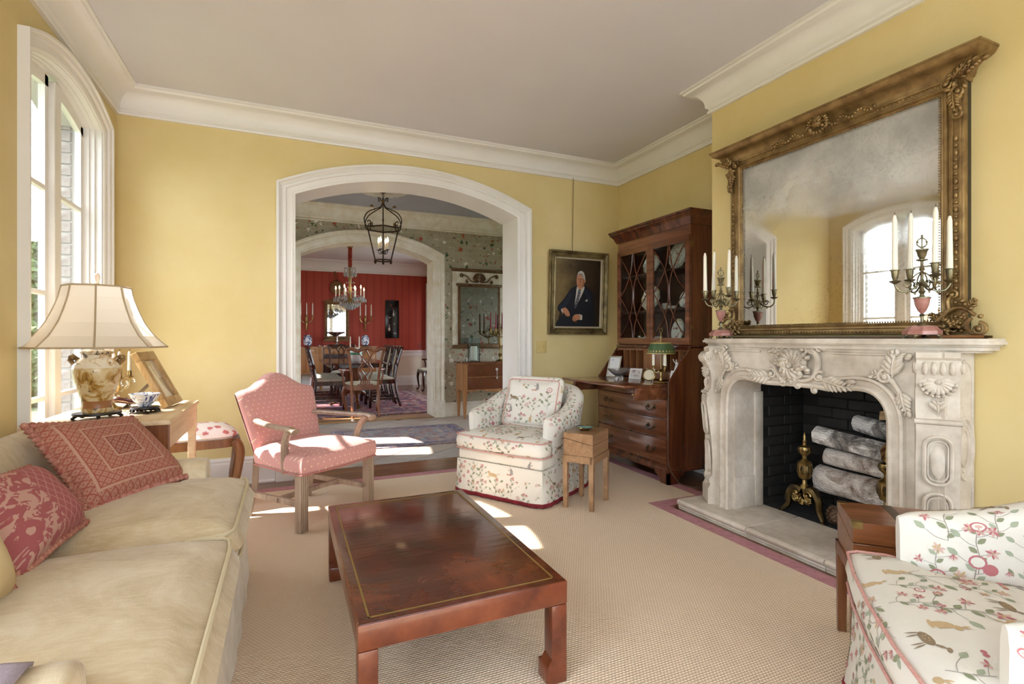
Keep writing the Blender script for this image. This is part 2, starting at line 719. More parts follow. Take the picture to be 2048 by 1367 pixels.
GLASS = thin_glass('window_glass', refl=0.3)
LIME = None
BRICKW = plain('whitewashed_brick', '#a5a09b', 0.85, var=(16, '#6e5c54'), bump=(40, 0.5))
BRICKM = plain('pale_brick_mortar', '#aaa6a1', 0.9, bump=(60, 0.4))
SOOT = plain('sooty_firebrick', '#23211f', 0.75, var=(9, '#171514'), bump=(30, 0.4))
SOOTM = plain('sooty_mortar', '#14120f', 0.95)

XL, XR, YW, YR, CZ = -1.133, 3.261, 4.547, -2.6, 2.96
XB, YB0, YB1 = 2.817, 1.05, 2.79          # chimney breast
CB = 2.775                                # underside of the cornice


# ================================================================ walls with arched openings
def wall(name, u0, u1, z0, z1, holes, fn, w0, w1, mat, n=24):
    """wall in (u, z) from depth w0 to w1; holes = (ua, ub, z_bottom, z_spring, rise)"""
    mb = MB()
    cur = u0

    def bx(a, b, c, d):
        if b - a > 1e-4 and d - c > 1e-4:
            mb.prism([(a, c), (b, c), (b, d), (a, d)], fn, w0, w1)
    for ua, ub, zb, zs, rise in sorted(holes):
        bx(cur, ua, z0, z1)
        bx(ua, ub, z0, zb)
        lo = seg_arch(ua, ub, zs, rise, n)
        mb.strip(lo, [(u, z1) for u, z in lo], fn, w0, w1)
        cur = ub
    bx(cur, u1, z0, z1)
    return struct(mb.build(name, mat, smooth=20))


FX = lambda u, v, w: (w, u, v)      # plane across x: u = y, v = z
FY = lambda u, v, w: (u, w, v)      # plane across y: u = x, v = z
WIN = (3.16, 4.24, 0.22, 2.53, 0.11)
ADDED_WIN = (-1.75, 0.95, 0.22, 2.45, 0.16)  # unseen opening beside the camera, added to brighten the room
ARCH1 = (0.055, 2.075, 0.0, 2.33, 0.215)
ARCH2 = (0.16, 1.965, 0.0, 2.27, 0.215)
wall_left = wall('wall_left', YR, YW, 0, CZ, [WIN, ADDED_WIN], FX, XL - 0.10, XL, YELLOW)
wall('wall_left_outside', YR, YW, 0, CZ, [WIN, ADDED_WIN], FX, XL - 0.29, XL - 0.10, BRICKM)
wall_back = wall('wall_back', XL - 0.29, XR + 0.3, 0, CZ, [ARCH1], FY, YW, YW + 0.10, YELLOW)
w_ = wall('wall_hall_front', XL - 0.29, 5.2, 0, CZ, [ARCH1], FY, YW + 0.10, YW + 0.35, SCENIC)
wall_right = wall('wall_right', YR, YW, 0, CZ, [], FX, XR, XR + 0.2, YELLOW)
wall_rear = wall('wall_rear', XL - 0.29, XR + 0.2, 0, CZ, [(-0.95, 0.95, 0.22, 2.5, 0.14), (1.15, 3.05, 0.22, 2.5, 0.14)], FY, YR - 0.25, YR, YELLOW)  # both openings unseen, added and widened for more light from behind
struct(MB().bb(XL - 0.29, XR + 0.2, YR - 0.25, YW + 0.1, CZ, CZ + 0.12).build('ceiling', CEIL, smooth=0))
struct(MB().bb(XL - 0.29, XR + 0.2, YR - 0.25, 4.737, -0.12, 0).build('floor', OAK, smooth=0))

# chimney breast with the firebox cut into it: left cheek, right cheek, over-mantel mass
FB0, FB1, FBZ = 1.468, 2.402, 0.92
mb = MB()
mb.bb(XB, XR, YB0, FB0, 0, CZ)
mb.bb(XB, XR, FB1, YB1, 0, CZ)
mb.bb(XB, XR, FB0, FB1, FBZ, CZ)
breast = struct(mb.build('wall_chimney_breast', YELLOW, smooth=0))
# firebox lining: dark bricks one by one on the back and both cheeks
XF = 3.235
fire = struct(MB().bb(XF, XF + 0.02, FB0, FB1, 0.0, FBZ).bb(XB + 0.01, XF, FB0 - 0.0, FB0 + 0.004, 0, FBZ)
              .bb(XB + 0.01, XF, FB1 - 0.004, FB1, 0, FBZ).bb(XB + 0.005, XF, FB0, FB1, FBZ - 0.004, FBZ).bb(XB, XF, FB0, FB1, 0.0, 0.045)
              .build('wall_firebox', SOOTM, smooth=0))
bme = MB().box((0, 0, 0), (0.02, 0.196, 0.062), bev=0.004, seg=1).build('brick', SOOT, fire, smooth=0)
first = True
for r in range(13):
    z = 0.075 + r * 0.066
    for k in range(-1, 5):
        y = FB0 + 0.1 + k * 0.204 + (0.102 if r % 2 else 0)
        if y - 0.09 < FB0 or y + 0.09 > FB1:
            continue
        o = bme if first else dup(bme, fire)
        first = False
        o.location = (XF, y, z)
    for k in range(2):
        x = XB + 0.13 + k * 0.204 + (0.06 if r % 2 else 0)
        for y in (FB1 - 0.004, FB0 + 0.004):
            o = dup(bme, fire)
            o.location = (x, y, z)
            o.rotation_euler = (0, 0, pi / 2)

# ---------------------------------------------------------------- hall and dining room shells
HX0, HX1, HY0, HY1 = -0.94, 4.6, YW + 0.35, 7.26
DX0, DX1, DY0, DY1 = -1.25, 3.20, 7.60, 12.53
HC, DC = 2.93, 2.95
wall('wall_hall_left', HY0, HY1, 0, HC, [(5.60, 6.70, 0.05, 2.3, 0.12)], FX, HX0 - 0.2, HX0, SCENIC)
wall('wall_hall_right', HY0, HY1, 0, HC, [(5.25, 6.9, 0.05, 2.3, 0.12)], FX, HX1, HX1 + 0.2, SCENIC)  # unseen opening, added to brighten the hall
wall('wall_hall_back', HX0 - .2, HX1 + .2, 0, HC, [ARCH2], FY, HY1, HY1 + 0.1, SCENIC)
wall('wall_dining_front', DX0 - .2, DX1 + .2, 0, DC, [ARCH2], FY, HY1 + 0.1, DY0, REDPAPER)
wall('wall_dining_left', DY0, DY1, 0, DC, [(7.72, 8.45, 0.1, 2.3, 0.1), (9.5, 10.7, 0.1, 2.3, 0.12)], FX, DX0 - 0.2, DX0, REDPAPER)
wall('wall_dining_right', DY0, DY1, 0, DC, [(8.1, 10.9, 0.3, 2.35, 0.12), (11.6, 12.25, 0.0, 2.35, 0.01)], FX, DX1, DX1 + 0.2, REDPAPER)  # wide opening is unseen, added to brighten the dining room; the other is the doorway
wall('wall_dining_back', DX0 - .2, DX1 + .2, 0, DC, [], FY, DY1, DY1 + 0.2, REDPAPER)
struct(MB().bb(DX1 + 0.9, DX1 + 0.95, 10.6, 12.6, 0, 2.6).build('wall_passage', plain('passage_paint', '#d9d3c4', 0.7), smooth=0))
struct(MB().bb(DX1, DX1 + 0.95, 10.6, 12.7, -0.12, 0).build('floor_passage', OAK, smooth=0))
struct(MB().bb(HX0 - .2, HX1 + .2, HY0 - 0.25, HY1 + .1, HC + 0.031, HC + 0.15).bb(HX0, HX1, HY0, HY1, HC, HC + .03).build('ceiling_hall', HALLCEIL, smooth=0))
struct(MB().bb(DX0 - .2, DX1 + 1.0, HY1 + 0.1, DY1 + .2, DC, DC + 0.12).build('ceiling_dining', plain('dining_ceiling_paint', '#d9d3d2', 0.8), smooth=0))
struct(MB().bb(DX0 - .2, DX1 + .2, 7.26, DY1 + .2, -0.12, 0.0).build('floor_dining', OAK, smooth=0))
fl_hall = struct(MB().bb(HX0 - .2, HX1 + .2, 4.737, 7.26, -0.12, -0.006).build('floor_hall', GROUT, smooth=0))


def clip(poly, a, b, c):
    """keep the part with a*x + b*y <= c"""
    out = []
    for i in range(len(poly)):
        p, q = poly[i - 1], poly[i]
        dp, dq = a * p[0] + b * p[1] - c, a * q[0] + b * q[1] - c
        if (dp <= 0) != (dq <= 0):
            t = dp / (dp - dq)
            out.append((p[0] + (q[0] - p[0]) * t, p[1] + (q[1] - p[1]) * t))
        if dq <= 0:
            out.append(q)
    return out


# flagstones of the hall, laid on the diagonal, each its own slab
rg = random.Random(5)
ca, sa = cos(radians(38)), sin(radians(38))
rows, v = [], -6.0
while v < 8:
    h = rg.choice((0.32, 0.40, 0.48))
    u = -8 + rg.random()
    while u < 12:
        w = rg.choice((0.36, 0.5, 0.62, 0.45))
        q = [(u + .006, v + .006), (u + w - .006, v + .006), (u + w - .006, v + h - .006), (u + .006, v + h - .006)]
        q = [(x * ca - y * sa + 0.5, x * sa + y * ca + 3.0) for x, y in q]
        for a_, b_, c_ in ((1, 0, 3.6), (-1, 0, 0.94), (0, 1, 7.245), (0, -1, -4.745)):
            q = clip(q, a_, b_, c_) if len(q) > 2 else q
        if len(q) > 2:
            ar = abs(sum(q[i - 1][0] * q[i][1] - q[i][0] * q[i - 1][1] for i in range(len(q)))) / 2
            if ar > 0.01:
                cx, cy = sum(p[0] for p in q) / len(q), sum(p[1] for p in q) / len(q)
                t = rg.uniform(-0.0015, 0.0)
                mb = MB().prism([(x - cx, y - cy) for x, y in q], lambda a, b, w: (a, b, w), -0.03, t)
                mb.build('flagstone', SLATE, fl_hall, smooth=0, loc=(cx, cy, 0.0))
        u += w
    v += h

# ---------------------------------------------------------------- cornices, baseboards, casings
def crown_prof(top, low, pr):
    """(inward, z): cove with beads, closed against wall and ceiling"""
    h = top - low
    pts = [(0, low), (0.022, low), (0.026, low + 0.014), (0.018, low + 0.02), (0.018, low + 0.034), (0.03, low + 0.04)]
    for i in range(9):
        t = i / 8
        pts.append((0.034 + (pr - 0.075) * (1 - cos(t * pi / 2)), low + 0.044 + (h - 0.082) * sin(t * pi / 2)))
    pts += [(pr - 0.034, top - 0.034), (pr - 0.02, top - 0.030), (pr - 0.012, top - 0.018), (pr, top - 0.014), (pr, top), (0, top)]
    return pts


def cornice(name, path, top, low, pr, mat, closed=True):
    return struct(MB().sweep(path, crown_prof(top, low, pr), lambda x, y, b: (x, y, b), closed).build(name, mat, smooth=28))


cornice('trim_1', [(XL, YR), (XR, YR), (XR, YB0), (XB, YB0), (XB, YB1), (XR, YB1), (XR, YW), (XL, YW)], CZ, CB, 0.158, WHITE)
cornice('trim_2', [(HX0, HY0), (HX1, HY0), (HX1, HY1), (HX0, HY1)], HC, 2.715, 0.16, OLDWHITE)
cornice('trim_3', [(DX0, DY0), (DX1, DY0), (DX1, DY1), (DX0, DY1)], DC, 2.69, 0.20, WHITE)


def baseboard(name, path, h, mat, t=0.02):
    pr = [(0, 0), (t + .012, 0), (t + .012, .012), (t, .022), (t, h - .045), (t - .006, h - .035), (t - .003, h - .02), (t - .012, h), (0, h)]
    return struct(MB().sweep(path, pr, lambda x, y, b: (x, y, b)).build(name, mat, smooth=28))


BBH = 0.215
baseboard('baseboard_left', [(XL, 3.05), (XL, 1.06)], BBH, WHITE)
baseboard('baseboard_back_left', [(-0.085, YW), (XL, YW), (XL, 4.35)], BBH, WHITE)
baseboard('baseboard_back_right', [(XR, YW), (2.215, YW)], BBH, WHITE)
baseboard('baseboard_right', [(XB, 2.75), (XB, YB1), (XR, YB1), (XR, YW)], BBH, WHITE)
baseboard('baseboard_hall', [(HX1, HY1), (2.13, HY1)], 0.205, OLDWHITE)


def casing(name, u0, u1, zb, zs, rise, wd, fn, mat, pj=0.045, foot=True):
    """moulded architrave round an arched opening; fn(u, z, out)"""
    path = [(u1, zb)] + seg_arch(u0, u1, zs, rise, 24)[::-1] + [(u0, zb)]
    pr = [(0.0, 0.0), (0.0, .016), (-.012, .02), (-.016, .014), (-wd * .42, .018), (-wd * .46, .03), (-wd * .62, .03),
          (-wd * .66, .022), (-wd * .8, .034), (-wd * .86, pj), (-wd, pj), (-wd, 0.0)]
    mb = MB().sweep(path, pr, fn)
    if foot:
        for a, b in ((u0 - wd - .006, u0 + .001), (u1 - .001, u1 + wd + .006)):
            mb.prism([(a, zb), (b, zb), (b, zb + .24), (a, zb + .24)], fn, 0.0, pj + .006)
    return struct(mb.build(name, mat, smooth=24))


casing('trim_4', *ARCH1, 0.13, lambda u, z, b: (u, YW - b, z), WHITE)
casing('trim_5', *ARCH2, 0.15, lambda u, z, b: (u, HY1 - b, z), OLDWHITE)
casing('trim_6', *ARCH1, 0.13, lambda u, z, b: (u, HY0 + b, z), OLDWHITE)
casing('trim_7', 11.6, 12.25, 0.0, 2.35, 0.01, 0.16, lambda u, z, b: (DX1 - b, u, z), WHITE)


def jamb_lining(name, u0, u1, zb, zs, rise, fn, w0, w1, mat, t=0.012):
    inn = seg_arch(u0 + t, u1 - t, zs, rise - t * .5, 24)
    out = seg_arch(u0, u1, zs, rise, 24)
    a = [(u0, zb)] + out + [(u1, zb)]
    b = [(u0 + t, zb)] + inn + [(u1 - t, zb)]
    return struct(MB().strip(a, b, fn, w0, w1).build(name, mat, smooth=24))


jamb_lining('trim_8', *ARCH1, FY, YW - .014, YW + .36, WHITE)
jamb_lining('trim_9', *ARCH2, FY, HY1 - .014, DY0 + .01, OLDWHITE)

# dining wainscot: pale dado, rail and base on the back wall and right wall
DADO = plain('cream_dado_paint', '#ded6c2', 0.5)
mb = MB().bb(DX0, DX1, DY1 - .012, DY1, 0, 0.84)
dado = struct(mb.build('trim_10', DADO, smooth=0))
struct(MB().sweep([(DX1, DY1 - .012), (DX0, DY1 - .012)], [(0, .71), (.014, .71), (.02, .75), (.028, .80), (.045, .82), (.045, .85), (0, .855)],
                  lambda x, y, b: (x, y, b)).build('trim_11', WHITE, smooth=28))
baseboard('baseboard_dining_back', [(DX1, DY1 - .012), (DX0, DY1 - .012)], 0.23, WHITE)
struct(MB().bb(DX1 - .012, DX1, 10.99, 11.43, 0, 0.84).build('trim_12', DADO, smooth=0))
# oak thresholds
struct(MB().bb(0.06, 2.07, HY1 - .02, DY0, 0.0, 0.012, bev=.004).build('trim_13', wood('oak_sill', '#a9835a', '#7c5633', '#bd9a70', 'X', 1.0, 0.35), smooth=30))


# ================================================================ windows
def window(name, u0, u1, zb, zs, rise, fn, muntins, w_in, casing_w=0.095, case=True):
    """arched French casement; fn(u, z, w) with w = 0 at the wall face and growing outwards"""
    root = thing(name, '', 'x')
    del root['label'], root['category']
    root['kind'] = 'structure'
    if case:
        path = [(u1, zb)] + seg_arch(u0, u1, zs, rise, 24)[::-1] + [(u0, zb)]
        wd = casing_w
        pr = [(0.0, 0.0), (0.0, -.014), (-.014, -.02), (-.02, -.014), (-wd * .5, -.018), (-wd * .56, -.032), (-wd * .8, -.036), (-wd * .86, -.046), (-wd, -.046), (-wd, 0.0)]
        MB().sweep(path, pr, fn).build('casing', WHITE, root, smooth=24)
    # stepped jamb lining running out to the sash
    for k, (t, wa, wb) in enumerate(((.016, -.004, w_in), (.034, .03, w_in + .01), (.05, .055, w_in + .02))):
        a = [(u0, zb)] + seg_arch(u0, u1, zs, rise, 24) + [(u1, zb)]
        b = [(u0 + t, zb)] + seg_arch(u0 + t, u1 - t, zs, rise - t * .35, 24) + [(u1 - t, zb)]
        MB().strip(a, b, fn, wa, wb).build('jamb', WHITE, root, smooth=24)
    MB().prism([(u0, zb), (u1, zb), (u1, zb + .05), (u0, zb + .05)], fn, -.03, w_in + .04).build('sill', WHITE, root, bevel=.004)
    t = .05
    um = (u0 + u1) / 2
    top = lambda u: seg_arch(u0, u1, zs, rise, 200)[max(0, min(200, int((u - u0) / (u1 - u0) * 200)))][1]
    MB().prism([(um - .045, zb + .05), (um + .045, zb + .05), (um + .045, top(um) - .05), (um - .045, top(um) - .05)], fn, w_in - .03, w_in + .035).build('mullion', WHITE, root, bevel=.006)
    for a, b in ((u0 + t, um - .045), (um + .045, u1 - t)):
        sw = .042
        n = 12
        uu = [a + (b - a) * i / n for i in range(n + 1)]
        fr = MB()
        fr.prism([(a, zb + .05), (a + sw, zb + .05), (a + sw, top(a) - .03), (a, top(a) - .03)], fn, w_in, w_in + .03)
        fr.prism([(b - sw, zb + .05), (b, zb + .05), (b, top(b) - .03), (b - sw, top(b) - .03)], fn, w_in, w_in + .03)
        fr.prism([(a + sw, zb + .05), (b - sw, zb + .05), (b - sw, zb + .13), (a + sw, zb + .13)], fn, w_in, w_in + .03)
        fr.strip([(u, top(u) - .012) for u in uu], [(u, top(u) - .045 - sw) for u in uu], fn, w_in, w_in + .03)
        fr.build('sash', WHITE, root, smooth=20)
        zz = [zb + .1] + list(muntins)
        for z in muntins:
            MB().prism([(a + sw, z - .013), (b - sw, z - .013), (b - sw, z + .013), (a + sw, z + .013)], fn, w_in - .004, w_in + .026).build('muntin', WHITE, root, bevel=.004)
        for i, z in enumerate(zz):
            if i + 1 < len(zz):
                MB().prism([(a + sw - .004, z), (b - sw + .004, z), (b - sw + .004, zz[i + 1]), (a + sw - .004, zz[i + 1])], fn, w_in + .012, w_in + .016).build('pane', GLASS, root, smooth=0)
            else:
                MB().strip([(u, z) for u in uu[1:-1]], [(u, top(u) - .07) for u in uu[1:-1]], fn, w_in + .012, w_in + .016).build('pane', GLASS, root, smooth=0)
    return root


window('window_1', *WIN, lambda u, z, b: (XL - b, u, z), (0.82, 1.40, 1.98), 0.085)
window('added_window_2', *ADDED_WIN, lambda u, z, b: (XL - b, u, z), (0.82, 1.40, 1.98), 0.085)  # added out of view to let in more daylight
window('added_window_3', -0.95, 0.95, 0.22, 2.5, 0.14, lambda u, z, b: (u, YR - b, z), (0.82, 1.40, 1.98), 0.085)  # added behind the camera as fill light, never in view
window('added_window_4', 1.15, 3.05, 0.22, 2.5, 0.14, lambda u, z, b: (u, YR - b, z), (0.82, 1.40, 1.98), 0.085)  # second added rear window, also unseen and there for fill light
window('window_5', 5.60, 6.70, 0.05, 2.3, 0.12, lambda u, z, b: (HX0 - b, u, z), (0.6, 1.15, 1.7), 0.06)
window('window_6', 7.72, 8.45, 0.1, 2.3, 0.1, lambda u, z, b: (DX0 - b, u, z), (0.6, 1.15, 1.7), 0.06)
window('window_7', 9.5, 10.7, 0.1, 2.3, 0.12, lambda u, z, b: (DX0 - b, u, z), (0.6, 1.15, 1.7), 0.06)
window('added_window_8', 5.25, 6.9, 0.05, 2.3, 0.12, lambda u, z, b: (HX1 + b, u, z), (0.6, 1.15, 1.7), 0.06)  # added out of sight on the right to lighten the hall
window('added_window_9', 8.1, 10.9, 0.3, 2.35, 0.12, lambda u, z, b: (DX1 + b, u, z), (0.9, 1.4, 1.9), 0.06)  # added out of sight on the right to lighten the dining room
# whitewashed brick reveal outside the first window, brick by brick
rv = struct(MB().bb(XL - .29, XL - .16, 4.236, 4.26, 0.2, 2.56).build('wall_brick_reveal', BRICKM, smooth=0))
b0 = None
for r in range(32):
    z = 0.25 + r * 0.074
    for (x0, x1) in (((XL - .30, XL - .235), (XL - .225, XL - .16)) if r % 2 else ((XL - .30, XL - .16),)):
        MB().bb(-(x1 - x0) / 2, (x1 - x0) / 2, -.012, .004, -.032, .032, bev=.003, seg=1).build('brick', BRICKW, rv, smooth=0, loc=((x0 + x1) / 2, 4.235, z))

# ================================================================ outside: lawn and trees
LAWN = plain('lawn', '#4e5839', 0.9, var=(0.6, '#5d6646'))
struct(MB().bb(-140, -1.45, -40, 90, -0.6, -0.45).bb(5.0, 60, -40, 60, -0.6, -0.45).build('ground', LAWN, smooth=0), 'sunlit lawn outside the window')


def mat_leaf(nm, c1, c2):
    m = Mat(nm, c1, 0.7)
    m.col(m.mix(m.node('ObjectInfo').outputs['Random'], c1, c2))
    return m.m


LEAFM = [mat_leaf('tree_leaves', '#32421f', '#45572c'), mat_leaf('shrub_leaves', '#3b4c24', '#526436')]
BARKT = plain('tree_bark', '#5f5142', 0.9)


def tree(loc, h, rad, label, seed, bush=False):
    rg = random.Random(seed)
    root = thing('shrub' if bush else 'tree', label, 'shrub' if bush else 'tree', loc)
    if not bush:
        MB().tube([(0, 0, 0), (.1, 0, h * .3), (0, .1, h * .6)], lambda t: .22 * (1 - .6 * t), 7).build('trunk', BARKT, root)
    mb = MB()
    for i in range(2600 if not bush else 1800):
        a, b = rg.uniform(0, 2 * pi), rg.uniform(-1, 1)
        rr = rad * rg.uniform(.55, 1.0) * (1 + .25 * sin(3 * a + seed) * cos(4 * b))
        c = Vector((rr * cos(a) * sqrt(1 - b * b), rr * sin(a) * sqrt(1 - b * b), h * (.62 if not bush else .45) + b * h * (.38 if not bush else .45)))
        s = rg.uniform(.12, .3) * (1.0 if not bush else .6)
        e = Vector((rg.uniform(-1, 1), rg.uniform(-1, 1), rg.uniform(-1, 1))).normalized() * s
        f = e.orthogonal().normalized() * s * .6
        mb.add([c - e, c + f, c + e, c - f], [(0, 1, 2, 3)])
    mb.build('crown', LEAFM[bush], root, smooth=0)
    return root


for k, (x, y, h, r, lb, bush) in enumerate((
        (-11.5, 33.0, 6.3, 1.6, 'round leafy tree outside, seen through the left window pane', False),
        (-13.6, 38.0, 5.4, 2.0, 'shorter broad tree outside behind the round leafy tree', False),
        (-8.9, 24.6, 2.3, 1.3, 'tall clipped shrub outside the window, below the round tree', True),
        (-5.6, 15.6, 1.2, .8, 'low yellow-green shrub just outside the window', True),
        (-21.0, 20.0, 4.2, 2.4, 'distant tree mirrored in the overmantel glass', False),
        (-24.0, 27.0, 4.6, 2.6, 'far tree beyond the lawn, mirrored low in the overmantel glass', False))):
    tree((x, y, -0.45), h, r, lb, k + 3, bush)

# ================================================================ fabrics and woods
def mat_sisal():
    m = Mat('sisal_weave', '#c2a57c', 0.9)
    x, y, z = m.xyz(m.pos())
    a = m.math('SINE', m.math('MULTIPLY', y, 2 * pi / 0.022))
    r = m.math('FLOOR', m.math('MULTIPLY', y, 2 / 0.022))
    b = m.math('SINE', m.math('ADD', m.math('MULTIPLY', x, 2 * pi / 0.014), m.math('MULTIPLY', r, pi)))
    h = m.math('ADD', m.math('MULTIPLY', m.math('ABSOLUTE', a), 0.6), m.math('MULTIPLY', b, 0.25))
    c = m.ramp(h, [(0.0, '#b89a7c'), (0.35, '#e4cdb4'), (0.8, '#f2e3cf')])
    c = m.mix(m.ramp(m.noise(3, 3, 0.6, m.pos()), [(0.3, 0.0), (0.75, 0.35)]), c, '#e0c9b0')
    m.col(c)
    m.bump(h, 0.6, 0.004)
    return m.m


SISAL = mat_sisal()
BORDER = plain('pink_rug_binding', '#b9848a', 0.85, var=(30, '#a8717a'), bump=(220, 0.3))


def mat_chenille():
    m = Mat('cream_chenille', '#c7b186', 0.85, Sheen_Weight=0.35, Sheen_Roughness=0.4)
    v = m.co('Object', (3, 3, 3))
    n = m.noise(1.6, 5, 0.65, v, dist=1.2)
    w = m.noise(1.0, 3, 0.6, m.co('Object', (26, 120, 30)))
    c = m.ramp(n, [(0.3, '#b9a37d'), (0.5, '#cbb795'), (0.72, '#d9cbae')])
    c = m.mix(m.ramp(w, [(0.45, 0.0), (0.8, 0.5)]), c, '#e0d5bd')
    m.col(c)
    m.bump(m.noise(1.0, 2, 0.6, m.co('Object', (260, 90, 260))), 0.25, 0.003)
    return m.m


CHENILLE = mat_chenille()
CHENPIPE = plain('cream_piping', '#d3c5a6', 0.85, bump=(300, 0.3))


def mat_pinkdot():
    m = Mat('pink_dotted_damask', '#c8847a', 0.72, Sheen_Weight=0.15)
    v = m.co('Object', 26.0)
    x, y, z = m.xyz(v)
    u = m.math('ADD', x, m.math('MULTIPLY', y, 0.55))
    w = m.math('ADD', z, y)
    row = m.math('FLOOR', w)
    fx = m.math('SUBTRACT', m.math('FRACT', m.math('ADD', u, m.math('MULTIPLY', row, 0.5))), 0.5)
    fz = m.math('SUBTRACT', m.math('FRACT', w), 0.5)
    d = m.math('SQRT', m.math('ADD', m.math('MULTIPLY', fx, fx), m.math('MULTIPLY', fz, fz)))
    dot = m.math('LESS_THAN', d, 0.105)
    base = m.mix(m.noise(7, 3), '#c98d88', '#d09a94')
    m.col(m.mix(dot, base, '#ead3b8'))
    m.bump(m.noise(400, 2), 0.15, 0.002)
    return m.m


PINKDOT = mat_pinkdot()
PALEWOOD = wood('limed_chair_wood', '#a38d7a', '#85705e', '#b8a593', 'Z', 1.4, 0.38)
MAHOG = wood('mahogany', '#5a2c1a', '#38180c', '#70402a', 'Z', 0.9, 0.24, 0.4)
MAHOGY = wood('mahogany_flame', '#6f4029', '#462311', '#8b583d', 'Y', 0.8, 0.2, 0.5)
PINE = wood('pale_pine', '#e0c6a2', '#cba97e', '#ebd8ba', 'Y', 0.8, 0.5)
DARKPINE = wood('brown_pine', '#7c4622', '#54290f', '#955c33', 'Z', 1.0, 0.45)
WALNUT = wood('light_walnut', '#9f7b5a', '#805f42', '#b18c6a', 'X', 1.2, 0.35, 0.2)
BRASS = plain('aged_brass', '#a8905f', 0.32, 1.0, var=(18, '#7d6840'))
BRONZE = plain('dark_bronze', '#6b5a3a', 0.4, 1.0, var=(25, '#3a3226'))
GILT = plain('antique_gilt', '#9c8052', 0.4, 0.5, var=(14, '#6b5030'), bump=(50, 0.25))
SILVER = plain('silver_metal', '#c9c6c0', 0.25, 1.0)
CANDLE = plain('ivory_candle_wax', '#efe8d8', 0.45, Subsurface_Weight=0.15)
WICK = plain('burnt_wick', '#1b1714', 0.9)
BLACKWOOD = plain('ebonised_wood', '#191412', 0.35)

# ================================================================ rug
rug = thing('area_rug', 'large woven sisal area rug with a pink border, notched round the hearth', 'rug')
RX0, RX1, RN, RY0, RY1, RYN = -1.02, 2.82, 2.385, -1.9, 4.29, 2.762
bw = 0.092
outer = [(RX0, RY0), (RN, RY0), (RN, RYN), (RX1, RYN), (RX1, RY1), (RX0, RY1)]
inner = [(RX0 + bw, RY0 + bw), (RN - bw, RY0 + bw), (RN - bw, RYN + bw), (RX1 - bw, RYN + bw), (RX1 - bw, RY1 - bw), (RX0 + bw, RY1 - bw)]
ID = lambda a, b, w: (a, b, w)
MB().prism(inner, ID, 0.001, 0.008).build('field', SISAL, rug, smooth=0)
mb = MB()
for i in range(6):
    mb.prism([outer[i], outer[(i + 1) % 6], inner[(i + 1) % 6], inner[i]], ID, 0.001, 0.0095)
mb.build('binding', BORDER, rug, smooth=0)

# ================================================================ sofa (along the left wall)
sofa = thing('sofa', 'cream chenille two-seat sofa with skirt along the window wall', 'sofa', (0, 0, 0.009))


def skirt(x0, x1, y0, y1, z0, z1, flare, n=10, wob=0.006, seed=1):
    rg = random.Random(seed)
    pts = []
    for (a, b), (c, d) in (((x1, y0), (x1, y1)), ((x1, y1), (x0, y1)), ((x0, y1), (x0, y0)), ((x0, y0), (x1, y0))):
        for i in range(n):
            t = i / n
            pts.append((a + (c - a) * t, b + (d - b) * t))
    cx, cy = (x0 + x1) / 2, (y0 + y1) / 2
    ph = [rg.uniform(-1, 1) for _ in pts]
    mb = MB()

    def fn(u, v):
        i = int(round(u * len(pts))) % len(pts)
        px, py = pts[i]
        k = (1 - v)
        fx = flare * k * (1 if px > cx else -1) * (1 if abs(abs(px - cx) - (x1 - x0) / 2) < 1e-6 else 0)
        fy = flare * k * (1 if py > cy else -1) * (1 if abs(abs(py - cy) - (y1 - y0) / 2) < 1e-6 else 0)
        return (px + fx + ph[i] * wob * k * (1 if fx else 0), py + fy + ph[i] * wob * k * (1 if fy else 0), z0 + (z1 - z0) * v)
    mb.grid(fn, len(pts), 5, cu=True)
    mb.bb(x0 + .005, x1 - .005, y0 + .005, y1 - .005, z1 - .03, z1)
    return mb


skirt(-1.04, -0.185, 1.03, 2.80, 0.0, 0.27, 0.022, 26, 0.006).build('skirt', CHENILLE, sofa, smooth=50)
MB().bb(-1.04, -0.182, 1.03, 2.80, 0.265, 0.345, bev=0.02).build('seat_rail', CHENILLE, sofa)
ys = 1.965
for k, (ya, yb) in enumerate(((1.16, ys), (ys + .004, 2.765))):
    if k == 1:
        ol = [(-.86, ya), (-.22, ya + .004), (-.18, ya + .014), (-.158, ya + .045), (-.15, ya + .12), (-.15, yb - .1), (-.16, yb - .04), (-.185, yb - .006), (-.30, yb), (-.32, yb - .02), (-.325, yb - .13), (-.86, yb - .13)]
    else:
        ol = [(-.86, ya + .012), (-.33, ya + .01), (-.318, ya - .01), (-.316, 1.06), (-.30, 1.035), (-.19, 1.038), (-.16, 1.07), (-.15, 1.13), (-.15, yb - .12), (-.158, yb - .045), (-.18, yb - .014), (-.22, yb - .004), (-.86, yb)]
    d = []
    for i in range(len(ol)):
        a, b = Vector(ol[i]), Vector(ol[(i + 1) % len(ol)])
        m = max(1, int((b - a).length / .07))
        d += [tuple(a + (b - a) * (j / m)) for j in range(m)]
    o = MB().puff(d, 0.345, 0.48, 0.045, 0.055, 8, side=0.014).build('seat_cushion', CHENILLE, sofa, smooth=60)
    fr = [p for p in d if p[0] > -.30]
    fr.sort(key=lambda p: p[1])
    MB().tube([(p[0] - .014, p[1], .472) for p in fr], .0065, 6).build('piping', CHENPIPE, o)
    MB().tube([(p[0] - .004, p[1], .356) for p in fr], .0065, 6).build('piping', CHENPIPE, o)
# back with a rounded top, sloping
mb = MB()


